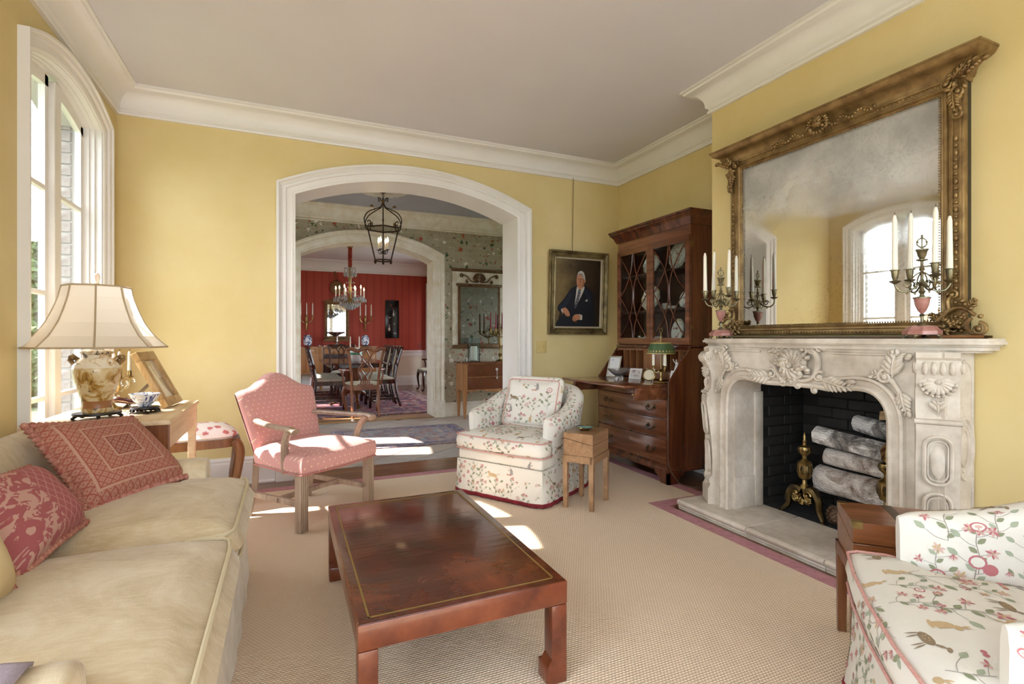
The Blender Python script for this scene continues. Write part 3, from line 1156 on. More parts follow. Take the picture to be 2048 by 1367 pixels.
def backf(u, v):
    y = 1.03 + 1.77 * u
    e = min(1.0, min(u, 1 - u) / 0.05)
    e = sqrt(max(0, 1 - (1 - e) ** 2))
    prof = [(-.84, .40), (-.85, .55), (-.875, .68), (-.91, .745), (-.96, .775), (-1.01, .755), (-1.045, .68), (-1.05, .5), (-1.045, .27)]
    k = v * (len(prof) - 1)
    i = min(int(k), len(prof) - 2)
    t = k - i
    x = prof[i][0] * (1 - t) + prof[i + 1][0] * t
    z = prof[i][1] * (1 - t) + prof[i + 1][1] * t
    return (-.95 + (x + .95) * (0.75 + 0.25 * e), y, .4 + (z - .4) * (0.9 + 0.1 * e) if z > .4 else z)


mb.grid(backf, 30, 24)
mb.build('back', CHENILLE, sofa, smooth=60)


def arm(y0, y1):
    prof = [(y0, .27), (y0, .52), (y0 + .012, .565), (y0 + .045, .592), (y1 - .045, .592), (y1 - .012, .565), (y1, .52), (y1, .27)]
    mb = MB()
    xs = [-.99, -.9, -.7, -.5, -.37, -.335, -.325]
    sc = [1, 1, 1, 1, 1, .985, .93]
    yc = (y0 + y1) / 2
    rows = [[(x, yc + (p[0] - yc) * s_, .27 + (p[1] - .27) * (s_ * .5 + .5)) for p in prof] for x, s_ in zip(xs, sc)]
    n = len(prof)
    mb.add([q for r in rows for q in r], [(i * n + j, i * n + j + 1, (i + 1) * n + j + 1, (i + 1) * n + j) for i in range(len(xs) - 1) for j in range(n - 1)] +
           [tuple((len(xs) - 1) * n + j for j in range(n))])
    return mb


arm(2.63, 2.81).build('arm', CHENILLE, sofa, smooth=60, sub=1)
arm(1.0, 1.165).build('arm', CHENILLE, sofa, smooth=60, sub=1)


# ---------------------------------------------------------------- pillows
def mat_needle(nm, c_bg, c_fg, c_line, kind):
    m = Mat(nm, c_bg, 0.85)
    uv = m.co('UV')
    x, y, z = m.xyz(uv)
    ax = m.math('ABSOLUTE', m.math('SUBTRACT', x, 0.5))
    ay = m.math('ABSOLUTE', m.math('SUBTRACT', y, 0.5))
    if kind == 'square':
        ring = m.math('MAXIMUM', ax, ay)

        def lattice(f):
            a = m.math('ABSOLUTE', m.math('SUBTRACT', m.math('FRACT', m.math('MULTIPLY', m.math('ADD', x, y), f)), 0.5))
            b = m.math('ABSOLUTE', m.math('SUBTRACT', m.math('FRACT', m.math('MULTIPLY', m.math('SUBTRACT', x, y), f)), 0.5))
            l1 = m.math('GREATER_THAN', m.math('MAXIMUM', a, b), 0.38)
            l2 = m.math('LESS_THAN', m.math('MAXIMUM', a, b), 0.13)
            l3 = m.math('LESS_THAN', m.math('ABSOLUTE', m.math('SUBTRACT', m.math('MAXIMUM', a, b), 0.27)), 0.035)
            return m.math('MAXIMUM', m.math('MAXIMUM', l1, l2), l3)
        lat = lattice(14.0)
        band = m.math('FRACT', m.math('MULTIPLY', ring, 7.2))
        plain_b = m.math('GREATER_THAN', band, 0.82)
        edge = m.math('LESS_THAN', m.math('ABSOLUTE', m.math('SUBTRACT', band, 0.82)), 0.035)
        pat = m.math('MULTIPLY', lat, m.math('SUBTRACT', 1.0, plain_b))
        pat = m.math('MAXIMUM', pat, edge)
        cen = m.math('LESS_THAN', ring, 0.125)
        fg = m.mix(cen, c_fg, '#8a4238')
        m.col(m.mix(pat, c_bg, fg))
    else:
        n = m.noise(5.5, 3, 0.55, uv, dist=2.2)
        dam = m.math('GREATER_THAN', n, 0.5)
        f = 11.0
        a = m.math('ABSOLUTE', m.math('SUBTRACT', m.math('FRACT', m.math('MULTIPLY', m.math('ADD', x, m.math('MULTIPLY', y, .6)), f)), 0.5))
        b = m.math('ABSOLUTE', m.math('SUBTRACT', m.math('FRACT', m.math('MULTIPLY', m.math('SUBTRACT', x, m.math('MULTIPLY', y, .6)), f)), 0.5))
        net = m.math('GREATER_THAN', m.math('MAXIMUM', a, b), 0.43)
        side = m.math('GREATER_THAN', x, 0.52)
        pat = m.math('ADD', m.math('MULTIPLY', side, m.math('MULTIPLY', net, 0.6)), m.math('MULTIPLY', m.math('SUBTRACT', 1.0, side), dam))
        m.col(m.mix(pat, c_fg, c_bg))
    m.bump(m.noise(500, 2, 0.6, m.co('Object')), 0.2, 0.002)
    return m.m


def pillow(name, label, corners, thick, mat, trim_mat, trim_r, twist=True):
    """corners: bottom-left, bottom-right, top-right, top-left as seen from the front"""
    P = [Vector(c) for c in corners]
    base = (P[0] + P[1]) / 2
    root = thing(name, label, 'pillow', base)
    nrm = (P[1] - P[0]).cross(P[3] - P[0]).normalized()

    def bil(u, v):
        return (P[0] * (1 - u) * (1 - v) + P[1] * u * (1 - v) + P[2] * u * v + P[3] * (1 - u) * v) - base
    cen = bil(.5, .5)
    n = 18
    me = MB()
    uvs = []
    vs, fs = [], []
    for sgn in (1, -1):
        off = len(vs)
        for j in range(n + 1):
            for i in range(n + 1):
                u, v = i / n, j / n
                a, b = 2 * u - 1, 2 * v - 1
                pinch = 1 - .055 * ((1 - a * a) * b * b + (1 - b * b) * a * a)
                p = cen + (bil(u, v) - cen) * pinch
                h = ((1 - a ** 4) * (1 - b ** 4)) ** 0.55
                wr = 1 + .05 * sin(9 * a + 3 * b) * (1 - h)
                vs.append(p + nrm * sgn * (thick / 2 * h * wr))
                uvs.append((u, v))
        for j in range(n):
            for i in range(n):
                q = (off + j * (n + 1) + i, off + j * (n + 1) + i + 1, off + (j + 1) * (n + 1) + i + 1, off + (j + 1) * (n + 1) + i)
                fs.append(q if sgn > 0 else q[::-1])
    me.add(vs, fs)
    o = me.build('cover', mat, root, smooth=70)
    ul = o.data.uv_layers.new(name='UVMap')
    for lp in o.data.loops:
        ul.data[lp.index].uv = uvs[lp.vertex_index]
    ring = []
    for k in range(80):
        t = k / 20
        u, v = ((t, 0), (1, t - 1), (3 - t, 1), (0, 4 - t))[int(t)]
        a, b = 2 * u - 1, 2 * v - 1
        pinch = 1 - .055 * ((1 - a * a) * b * b + (1 - b * b) * a * a)
        ring.append(cen + (bil(u, v) - cen) * pinch * 1.012)
    path = spline(ring, 3, True)
    MB().tube(path, [trim_r * (1.0 + (.45 if twist else 0.1) * sin(i * 2.1)) for i in range(len(path))], 6, True).build('trim', trim_mat, root, smooth=60)
    return root


RUFFLE = plain('striped_red_ruffle', '#9c5046', 0.85, var=(70, '#c4957f'))
pillow('needlepoint_pillow', 'large red geometric needlepoint pillow with ruffled edge, leaning at the sofa end', ((-.650, 2.27, .535), (-.40, 2.655, .54), (-.66, 2.895, .775), (-.885, 2.465, .82)), .15,
       mat_needle('red_geometric_needlepoint', '#b98f7c', '#9c5446', '#7b2a20', 'square'), RUFFLE, .013)
pillow('damask_pillow', 'rose damask pillow with lattice weave lying nearest the sofa middle', ((-.63, 1.72, .53), (-.61, 2.12, .54), (-.80, 2.25, .71), (-.85, 1.83, .74)), .15,
       mat_needle('rose_damask', '#c59a8e', '#a65a5e', '#8a3038', 'damask'), RUFFLE, .009)
pillow('print_pillow', 'cream printed pillow at the near end of the sofa, cut by the left picture edge', ((-.66, 1.30, .535), (-.60, 1.62, .535), (-.76, 1.66, .86), (-.82, 1.34, .86)), .15,
       plain('cream_print_cotton', '#d8c49a', 0.85, var=(9, '#cdb488')), RUFFLE, .005, False)
# folded lavender throw over the near arm
mb = MB()


def throwf(u, v):
    x = -.66 + .27 * u
    prof = [(1.115, .596), (1.10, .602), (1.08, .604), (1.06, .605), (1.03, .604), (.985, .60), (.96, .56), (.955, .45)]
    k = v * 7
    i = min(6, int(k))
    t = k - i
    return (x, prof[i][0] * (1 - t) + prof[i + 1][0] * t, .012 + prof[i][1] * (1 - t) + prof[i + 1][1] * t + .004 * sin(u * 17))


mb.grid(throwf, 14, 21)
o = mb.build('throw_blanket', plain('lavender_wool', '#a79aa6', 0.9, bump=(200, .3)), None, smooth=60)
md = o.modifiers.new('thick', 'SOLIDIFY')
md.thickness = .006
tag(o, 'lavender throw folded over the near sofa arm at the bottom corner', 'throw')

# ================================================================ pine table by the window and what stands on it
TZ = 0.75
tbl = thing('writing_table', 'pale pine side table under the window behind the sofa end', 'table')
MB().bb(-1.10, -.52, 2.965, 3.86, TZ - .024, TZ, bev=.004).build('top', PINE, tbl)
MB().bb(-.555, -.535, 3.0, 3.83, TZ - .15, TZ - .024).bb(-1.08, -.535, 3.81, 3.83, TZ - .15, TZ - .024).build('apron', PINE, tbl)
MB().bb(-1.08, -.555, 2.985, 3.0, .13, TZ - .024).build('end_panel', DARKPINE, tbl)
for x, y, m_ in ((-.558, 3.005, DARKPINE), (-.552, 3.805, PINE), (-1.06, 3.805, PINE), (-1.06, 3.005, DARKPINE)):
    MB().bb(x - .024, x + .024, y - .024, y + .024, TZ - .19, TZ - .024).bb(x - .02, x + .02, y - .02, y + .02, 0.0105, TZ - .19, bev=.003).build('leg', m_, tbl)
# lamp
LX, LY = -.86, 3.15
lamp = thing('table_lamp', 'table lamp with painted porcelain jar base and cream bell shade', 'lamp', (LX, LY, TZ))


def mat_satsuma():
    m = Mat('gold_painted_porcelain', '#c9b48c', 0.22)
    n = m.noise(14, 4, 0.6, dist=0.8)
    v = m.noise(30, 3, 0.6)
    z = m.xyz(m.co())[2]
    c = m.ramp(n, [(0.36, '#6b4d28'), (0.45, '#b08642'), (0.55, '#d8c49a'), (0.7, '#b99a62')])
    top = m.math('GREATER_THAN', z, .255)
    c = m.mix(top, c, m.ramp(n, [(0.40, '#b58f58'), (0.5, '#ded3bd')]))
    band = m.math('LESS_THAN', m.math('ABSOLUTE', m.math('SUBTRACT', z, .075)), .018)
    c = m.mix(band, c, '#a06d45')
    c = m.mix(m.math('GREATER_THAN', v, 0.64), c, '#5f5546')
    m.col(c)
    return m.m


SATS = mat_satsuma()
MB().lathe([(.062, .034), (.064, .05), (.060, .07), (.064, .1), (.078, .15), (.092, .2), (.098, .24), (.094, .27), (.075, .295), (.058, .305), (.056, .318), (.066, .325), (.068, .335), (.058, .342), (.03, .345)], 32).build('jar', SATS, lamp)
for s_ in (-1, 1):
    MB().tube([(s_ * .07, 0, .29), (s_ * .1, .01, .315), (s_ * .108, 0, .295), (s_ * .09, -.005, .272), (s_ * .08, 0, .285)], .011, 7).ell((s_ * .1, 0, .305), .016).build('handle', GILT, lamp)
mb = MB().lathe([(.095, .022), (.1, .026), (.098, .034), (.05, .036)], 24)
for k in range(5):
    a = 2 * pi * k / 5
    mb.tube([(.085 * cos(a), .085 * sin(a), .024), (.1 * cos(a), .1 * sin(a), .012), (.092 * cos(a), .092 * sin(a), .0)], .009, 6)
mb.build('stand', BLACKWOOD, lamp)
MB().lathe([(.028, .345), (.03, .35), (.012, .362), (.009, .4), (.009, .56)], 14).build('socket', SILVER, lamp)
LSH = Mat('cream_silk_shade', '#ebe6dc', 0.8, Transmission_Weight=0.0)
tl = LSH.node('BsdfTranslucent', Color=C('#f2ebe0'))
mx = LSH.node('MixShader', Fac=0.45)
LSH.t.links.new(LSH.b.outputs[0], mx.inputs[1])
LSH.t.links.new(tl.outputs[0], mx.inputs[2])
LSH.t.links.new(mx.outputs[0], LSH.t.nodes['Material Output'].inputs[0])
LSH = LSH.m
RIBM = plain('tan_shade_piping', '#bda98b', 0.8)
NS = 8
sprof = [(.135, .655), (.146, .60), (.166, .54), (.193, .475), (.235, .41), (.290, .355)]


def shp(k, j):
    a = 2 * pi * (k + .28) / NS
    r, z = sprof[j]
    return Vector((r * cos(a), r * sin(a) * .97, z))


mb = MB()
for k in range(NS):
    for j in range(5):
        for q in range(3):
            t0, t1 = q / 3, (q + 1) / 3

            def pt(t, jj):
                p = shp(k, jj).lerp(shp(k + 1, jj), t)
                return p * Vector((1, 1, 1)).x
            mb.add([pt(t0, j), pt(t1, j), pt(t1, j + 1), pt(t0, j + 1)], [(0, 1, 2, 3)])
sh = mb.build('shade', LSH, lamp, smooth=25)
for k in range(NS):
    MB().tube(spline([shp(k, j) for j in range(6)], 4), .0042, 5).build('rib', RIBM, sh)
for j in (0, 5):
    MB().tube([shp(k, j) for k in range(NS)], .0048, 5, True).build('rim', RIBM, sh)
mb = MB()
for k in range(4):
    mb.tube([(0, 0, .64), (.132 * cos(k * pi / 2 + .3), .132 * sin(k * pi / 2 + .3), .652)], .002, 4)
mb.build('spider', BRASS, lamp)
MB().lathe([(.004, .64), (.005, .665), (.012, .672), (.008, .68), (.013, .7), (.011, .715), (.003, .725)], 12).build('finial', CANDLE, lamp)


# candelabra maker used in several places
def candle(loc, h, r, label, mat=None, group=None, name='taper_candle', lean=0.0):
    t = thing(name, label, 'candle', loc, 0, group)
    q = 10
    MB().tube([(lean * h * k / q, 0, h * k / q) for k in range(q)] + [(lean * h, 0, h * .985), (lean * h, 0, h)], [r * (1 - .25 * k / q) for k in range(q)] + [r * .45, r * .1], 10).build('wax', mat or CANDLE, t)
    MB().tube([(lean * h, 0, h - .003), (lean * h + .001, 0, h + .006), (lean * h + .003, .001, h + .012)], .0012, 5).build('wick', WICK, t)
    return t


# crystal candelabrum half hidden behind the lamp
cx, cy = -.90, 3.52
CRYS = Mat('cut_crystal', '#ffffff', 0.03, Transmission_Weight=0.9, IOR=1.45).m
cb = thing('crystal_candelabrum', 'gilt candelabrum with hanging crystals behind the table lamp', 'candelabra', (cx, cy, TZ))
MB().lathe([(.05, 0), (.052, .01), (.03, .02), (.012, .04), (.01, .08), (.018, .1), (.01, .12), (.01, .17), (.016, .185), (.006, .2)], 16).build('stem', BRASS, cb)
cpts = []
for k in range(5):
    a = 2 * pi * k / 5 + .4
    ex, ey, ez = .085 * cos(a), .085 * sin(a), .20 - .012 * (k % 2)
    MB().tube(spline([(0, 0, .14), (ex * .5, ey * .5, .10), (ex, ey, .14), (ex, ey, ez - .02)], 5), .005, 6).build('arm', BRASS, cb)
    MB().lathe([(.006, ez - .03), (.02, ez - .022), (.022, ez - .018), (.011, ez - .014), (.011, ez + .012), (.014, ez + .016)], 12, (ex, ey, 0)).build('candle_cup', BRASS, cb)
    for j in range(3):
        MB().lathe([(.001, -.03), (.007, -.02), (.004, -.006), (.001, 0)], 6, (ex + .02 * cos(a + j * 2.1), ey + .02 * sin(a + j * 2.1), ez - .03 - .012 * j)).build('crystal_drop', CRYS, cb)
    for j in range(4):
        t = j / 4
        MB().ell((ex * (1 - t * .8), ey * (1 - t * .8), ez - .05 - .1 * t), .006, 6, 4).build('crystal_bead', CRYS, cb)
    candle((cx + ex, cy + ey, TZ + ez + .012), .115, .0105, 'ivory candle in the crystal candelabrum behind the lamp', group='candles in the crystal candelabrum')


# picture frame leaning back on its easel
def mat_photo():
    m = Mat('sepia_photograph', '#a08a6c', 0.25)
    uv = m.co('UV')
    x, y, z = m.xyz(uv)
    # pale gown sweeping down across a brown ground
    mid = m.math('ADD', 0.30, m.math('MULTIPLY', m.math('SUBTRACT', 1.0, y), 0.18))
    w = m.math('ADD', 0.05, m.math('MULTIPLY', m.math('POWER', m.math('SUBTRACT', 1.0, y), 2.2), 0.42))
    d = m.math('DIVIDE', m.math('ABSOLUTE', m.math('SUBTRACT', x, mid)), w)
    gown = m.math('MULTIPLY', m.math('LESS_THAN', d, 1.0), m.math('LESS_THAN', y, 0.86))
    pane = m.math('MULTIPLY', m.math('GREATER_THAN', x, 0.58), m.math('GREATER_THAN', y, 0.52))
    bar = m.math('LESS_THAN', m.math('FRACT', m.math('MULTIPLY', x, 8.0)), 0.2)
    c = m.mix(m.noise(6, 3, .6, uv), '#8d7658', '#a9937a')
    c = m.mix(pane, c, m.mix(bar, '#c9c1b4', '#9c8a70'))
    c = m.mix(gown, c, '#d9d3c8')
    m.col(c)
    m.set('Coat Weight', 1.0)
    m.set('Coat Roughness', 0.02)
    return m.m


def set_uv_plane(o, iu, iv, u0, u1, v0, v1):
    ul = o.data.uv_layers.new(name='UVMap')
    for lp in o.data.loops:
        c = o.data.vertices[lp.vertex_index].co
        ul.data[lp.index].uv = ((c[iu] - u0) / (u1 - u0), (c[iv] - v0) / (v1 - v0))


pf = thing('framed_photograph', 'light wood easel photo frame with sepia wedding photograph on the pine table', 'photo frame', (-.612, 3.57, TZ + .008), radians(84))
FW, FH, FT = .27, .345, .032
LEAN = Matrix.Rotation(radians(-27), 4, 'X')
FRW = wood('frame_maple', '#b9955f', '#96713d', '#cbab7c', 'Z', 2.0, 0.4)
for (x0, x1, z0, z1) in ((-FW / 2, FW / 2, 0, .052), (-FW / 2, FW / 2, FH - .052, FH), (-FW / 2, -FW / 2 + .052, .052, FH - .052), (FW / 2 - .052, FW / 2, .052, FH - .052)):
    MB().xf(LEAN).bb(x0, x1, -FT / 2, FT / 2, z0, z1, bev=.003).build('frame_rail', FRW, pf)
o = MB().bb(-FW / 2 + .05, FW / 2 - .05, -.001, .004, .05, FH - .05).build('photograph', mat_photo(), pf, smooth=0)
set_uv_plane(o, 0, 2, -FW / 2 + .05, FW / 2 - .05, .05, FH - .05)
o.matrix_local = LEAN
MB().xf(LEAN).bb(-FW / 2 + .03, FW / 2 - .03, .012, .016, .01, FH - .01).build('backing', plain('black_card', '#2a2320', .7), pf)
MB().add([(-.035, .095, .155), (.035, .095, .155), (.045, .235, -.007), (-.045, .235, -.007), (-.035, .1, .155), (.035, .1, .155), (.045, .241, -.007), (-.045, .241, -.007)],
         [(0, 1, 2, 3), (7, 6, 5, 4), (0, 4, 5, 1), (1, 5, 6, 2), (2, 6, 7, 3), (3, 7, 4, 0)]).build('easel_strut', plain('grey_velvet_strut', '#6f655a', .8), pf)
MB().tube([(0, .05, .06), (0, .14, .065)], .0035, 6).build('stay', BLACKWOOD, pf)


# blue and white bowl on a carved stand
def mat_bluewhite(nm, thr=0.53, sc=26):
    m = Mat(nm, '#dfe3ea', 0.15)
    n = m.noise(sc, 3, 0.6, dist=1.4)
    c = m.ramp(n, [(thr, '#dfe3ea'), (thr + .03, '#44598f'), (thr + .14, '#2f4175')])
    m.col(c)
    return m.m


BLUEW = mat_bluewhite('blue_white_porcelain', .56, 34)
BX, BY = -.695, 3.30
st = thing('bowl_stand', 'carved dark wood stand under the blue and white bowl', 'stand', (BX, BY, TZ))
MB().lathe([(.062, .022), (.066, .026), (.064, .034), (.05, .036)], 24).build('top_ring', BLACKWOOD, st)
mb = MB()
for k in range(18):
    a = 2 * pi * k / 18
    mb.tube([(.058 * cos(a), .058 * sin(a), .024), (.066 * cos(a + .12), .066 * sin(a + .12), .014), (.058 * cos(a + .3), .058 * sin(a + .3), .008)], .004, 5)
mb.tube([(.06 * cos(t * 2 * pi / 20), .06 * sin(t * 2 * pi / 20), .009) for t in range(20)], .0045, 5, True)
mb.build('fretwork', BLACKWOOD, st)
for k in range(4):
    a = 2 * pi * k / 4 + .4
    MB().tube([(.058 * cos(a), .058 * sin(a), .012), (.067 * cos(a), .067 * sin(a), .004), (.07 * cos(a), .07 * sin(a), 0.0)], .005, 6).build('foot', BLACKWOOD, st)
bo = MB().lathe([(.028, 0.0), (.03, .008), (.034, .012), (.052, .03), (.064, .055), (.07, .066), (.0725, .067), (.066, .058), (.052, .034), (.03, .016), (.0, .014)], 16, flute=(8, .035)).build('bowl', BLUEW, None, loc=(BX, BY, TZ + .0365))
tag(bo, 'small fluted blue and white porcelain bowl on a carved stand', 'bowl')
# small oval frame between jar and photo frame
ov = thing('oval_miniature', 'small dark oval easel miniature between the lamp and the photo frame', 'photo frame', (-.80, 3.36, TZ + .001), radians(-30))
OT = Matrix.Translation((0, 0, .062)) @ Matrix.Rotation(radians(-18), 4, 'X')
MB().xf(OT).tube([(.042 * cos(a * pi / 14), 0, .058 * sin(a * pi / 14)) for a in range(28)], .007, 6, True).build('rim', plain('tortoiseshell', '#4a2018', .3), ov)
MB().xf(OT).lathe([(.04, -.002), (.04, .002)], 24).build('picture', plain('faded_print', '#b9a89c', .3, var=(40, '#7d6a62')), ov).matrix_local = Matrix.Translation((0, 0, 0))
ov.children[1].data.transform(OT @ Matrix.Diagonal((1, 1, 1.42, 1)) @ Matrix.Rotation(pi / 2, 4, 'X') @ OT.inverted())
MB().tube([(0, .012, .08), (0, .05, .0)], .003, 5).build('strut', BLACKWOOD, ov)

# stool tucked under the table
stl = thing('upholstered_stool', 'wooden stool with red and white printed seat beside the pine table', 'stool', (-.56, 4.115, 0.019), radians(8))


def mat_redprint():
    m = Mat('red_white_print', '#e7dcd6', 0.85)
    wv = m.node('VectorMath', {'operation': 'ADD'})
    m.t.links.new(m.co(), wv.inputs[0])
    sv = m.node('VectorMath', {'operation': 'SCALE'})
    sv.inputs['Scale'].default_value = .03
    m.t.links.new(m.node('TexNoise', Scale=40.0).outputs['Color'], sv.inputs[0])
    m.t.links.new(sv.outputs[0], wv.inputs[1])
    d = m.vor(17, wv.outputs[0])
    m.col(m.ramp(d, [(.0, '#c06a66'), (.34, '#c8787a'), (.38, '#e9e0da')]))
    return m.m


MB().puff(rrect(-.23, .23, -.19, .19, .1, 6), .44, .49, .02, .05, 5).build('seat', mat_redprint(), stl, smooth=60)
MB().prism(rrect(-.235, .235, -.195, .195, .1, 6), ID, .39, .445).build('seat_rail', wood('stool_wood', '#7a5434', '#55361d', '#8f6845', 'Z', 1.4, .35), stl, smooth=40)
for sx in (-1, 1):
    for sy in (-1, 1):
        MB().tube(spline([(sx * .215, sy * .175, .43), (sx * .245, sy * .195, .36), (sx * .235, sy * .19, .24), (sx * .215, sy * .175, .1), (sx * .24, sy * .19, .02), (sx * .25, sy * .2, .0)], 5),
                  lambda t: .034 - .02 * t + (.012 * max(0, t - .85) / .15), 8).build('leg', bpy.data.materials['stool_wood'], stl)

# ================================================================ pink armchair
pc = thing('armchair', 'pink dotted open armchair with limed wood arms and fluted legs', 'armchair', (.15, 3.60, .0135), radians(38.3))
WF, WB = .30, .245
for s_ in (-1, 1):
    # fluted square front leg
    fl = [(-.026, -.026)]
    pr = []
    for k in range(4):
        pr += [(-.026 + .013 * k, -.027), (-.0225 + .013 * k, -.027), (-.0195 + .013 * k, -.0185), (-.0165 + .013 * k, -.027)]
    pr += [(.026, -.027), (.026, .026), (-.026, .026)]
    fx, fy = s_ * (WF - .026), -.235
    MB().prism([(fx + a, fy + b) for a, b in pr], ID, 0, .345).build('front_leg', PALEWOOD, pc, smooth=20)
    MB().tube([(s_ * (WB - .02), .24, .37), (s_ * (WB - .02), .255, .2), (s_ * (WB - .01), .30, 0)], .024, 4, flat=1.0).build('back_leg', PALEWOOD, pc, smooth=20)
    # arm support and arm
    MB().tube(spline([(s_ * .275, -.095, .33), (s_ * .287, -.105, .43), (s_ * .30, -.125, .52), (s_ * .315, -.175, .595)], 5), .021, 8, flat=1.15).build('arm_support', PALEWOOD, pc)
    MB().tube(spline([(s_ * .225, .245, .61), (s_ * .27, .12, .607), (s_ * .305, -.05, .603), (s_ * .318, -.17, .604), (s_ * .318, -.215, .598), (s_ * .316, -.235, .588)], 5),
              lambda t: .024 if t < .9 else .024 + .012 * sin((t - .9) * 10 * pi / 1.4), 8, flat=.72).build('arm', PALEWOOD, pc)
    MB().bb(s_ * (WB - .005) - .012, s_ * (WB - .005) + .012, -.22, .275, .125, .16).build('stretcher', PALEWOOD, pc, bevel=.003)
MB().bb(-.26, .26, -.0, .024, .128, .158).build('stretcher', PALEWOOD, pc, bevel=.003)
ol = []
for i in range(17):
    t = i / 16
    ol.append((-WF - .005 + (2 * WF + .01) * t, -.275 - .03 * sin(pi * t)))
ol += [(WF + .005, -.15), (WF - .02, 0), (WB + .01, .22), (.15, .235), (0, .24), (-.15, .235), (-WB - .01, .22), (-WF + .02, 0), (-WF - .005, -.15)]
MB().puff(ol, .335, .445, .022, .035, 6, side=0.004).build('seat', PINKDOT, pc, smooth=60)
MB().tube([(p[0], p[1], .338) for p in ol], .004, 5, True).build('welt', plain('rose_welt', '#b8736c', .8), pc)


def pback(u, v):
    """camel-back upholstered back; u across, v round the section"""
    a = 2 * u - 1
    top = .80 + .10 * (cos(pi * min(1, abs(a) / .78)) * .5 + .5) - .02 * max(0, abs(a) - .8) / .2
    th = 2 * pi * v
    # section: rounded slab from z=.40 to top
    zz, yy = cos(th), sin(th)
    k = 5.0
    r = (abs(zz) ** k + abs(yy) ** k) ** (-1 / k)
    z = (.40 + top) / 2 + (top - .40) / 2 * zz * r
    w = WB + .012 + .048 * min(1, max(0, (z - .42) / .38))
    e = sqrt(max(0, 1 - max(0, (abs(a) - .86) / .14) ** 2))
    y = .225 + .15 * (z - .42) / .45 + .045 * yy * r * max(.15, e)
    return (w * a, y - .012 * (1 - a * a) * (1 if yy < 0 else -.3), z)


MB().grid(pback, 28, 32, cv=True).build('back', PINKDOT, pc, smooth=60)

# ================================================================ coffee table
def mat_lacquer():
    m = Mat('oxblood_lacquer', '#5a2414', 0.22)
    n = m.noise(3.2, 5, 0.65, dist=0.7)
    st_ = m.noise(1.0, 4, 0.6, m.co('Object', (2.2, 16, 4)))
    c = m.ramp(n, [(0.28, '#2a120c'), (0.48, '#552516'), (0.7, '#7a3d22')])
    c = m.mix(m.ramp(st_, [(0.45, 0.0), (0.75, 0.5)]), c, '#3a160c')
    m.col(c)
    m.set('Coat Weight', 0.35)
    m.set('Coat Roughness', 0.1)
    h = m.math('ADD', m.noise(7, 3, 0.6), m.math('MULTIPLY', m.noise(1.0, 2, .6, m.co('Object', (5, 40, 4))), 0.7))
    m.bump(h, 0.4, 0.006)
    return m.m


LACQ = mat_lacquer()
LACQS = Mat('oxblood_lacquer_side', '#7a3317', 0.25)
LACQS.col(LACQS.ramp(LACQS.noise(6, 4, .6), [(.3, '#4c1f10'), (.5, '#6a3119'), (.75, '#844527')]))
LACQS.set('Coat Weight', .4)
LACQS = LACQS.m
CT0, CT1, CY0, CY1, CTZ = .182, .855, 1.478, 2.60, .345
ccx, ccy = (CT0 + CT1) / 2, (CY0 + CY1) / 2
ct = thing('coffee_table', 'low oxblood lacquered coffee table with a thin gilt line round the top', 'coffee table', (ccx, ccy, .009))
hx, hy, tz = (CT1 - CT0) / 2, (CY1 - CY0) / 2, CTZ - .009
MB().bb(-hx + .0035, hx - .0035, -hy + .0035, hy - .0035, tz - .02, tz, bev=.0025).build('top', LACQ, ct)
mb = MB()
for a, b, c_, d in ((-hx, hx, -hy, -hy + .03), (-hx, hx, hy - .03, hy), (-hx, -hx + .03, -hy + .03, hy - .03), (hx - .03, hx, -hy + .03, hy - .03)):
    MB().bb(a, b, c_, d, tz - .076, tz - .0015, bev=.003).build('apron', LACQS, ct)
gl = .032
for a, b, c_, d in ((-hx + gl, hx - gl, -hy + gl, -hy + gl + .006), (-hx + gl, hx - gl, hy - gl - .006, hy - gl), (-hx + gl, -hx + gl + .006, -hy + gl, hy - gl), (hx - gl - .006, hx - gl, -hy + gl, hy - gl)):
    MB().bb(a, b, c_, d, tz - .002, tz + .0006).build('gilt_line', plain('worn_gilt_line', '#8f7438', .4, .2), ct, smooth=0)
for sx in (-1, 1):
    for sy in (-1, 1):
        # square leg with a hoof that steps inward at the foot
        px, py = sx * (hx - .001), sy * (hy - .001)
        W_ = .056
        mb = MB()
        mb.bb(px, px - sx * W_, py, py - sy * W_, .055, tz - .078, bev=.003)
        mb.bb(px, px - sx * (W_ + .016), py, py - sy * (W_ + .016), 0, .062, bev=.004)
        mb.add([(px - sx * W_, py, .062), (px - sx * (W_ + .015), py, .06), (px - sx * W_, py, .085), (px - sx * W_, py - sy * W_, .062), (px - sx * (W_ + .015), py - sy * W_, .06), (px - sx * W_, py - sy * W_, .085)],
               [(0, 1, 2), (3, 5, 4), (0, 3, 4, 1), (1, 4, 5, 2), (0, 2, 5, 3)])
        mb.add([(px, py - sy * W_, .062), (px, py - sy * (W_ + .015), .06), (px, py - sy * W_, .085), (px - sx * W_, py - sy * W_, .062), (px - sx * W_, py - sy * (W_ + .015), .06), (px - sx * W_, py - sy * W_, .085)],
               [(0, 1, 2), (3, 5, 4), (0, 3, 4, 1), (1, 4, 5, 2), (0, 2, 5, 3)])
        mb.build('leg', LACQS, ct, smooth=25)

# ================================================================ floral club chairs
LINEN = plain('cream_linen', '#e3dfd6', 0.88, var=(4, '#dcd6ca'), bump=(350, 0.15))
PR = [plain('print_' + n, c, .88) for n, c in (('olive', '#8b9074'), ('sage', '#a2aa94'), ('rose', '#b87277'), ('blush', '#cfaea4'), ('taupe', '#8f7c64'), ('tan', '#c4aa84'), ('slate', '#9c9792'), ('twig', '#958d84'))]
OLV, SAG, ROS, BLU, TAU, TAN, SLA, TWG = range(1, 9)


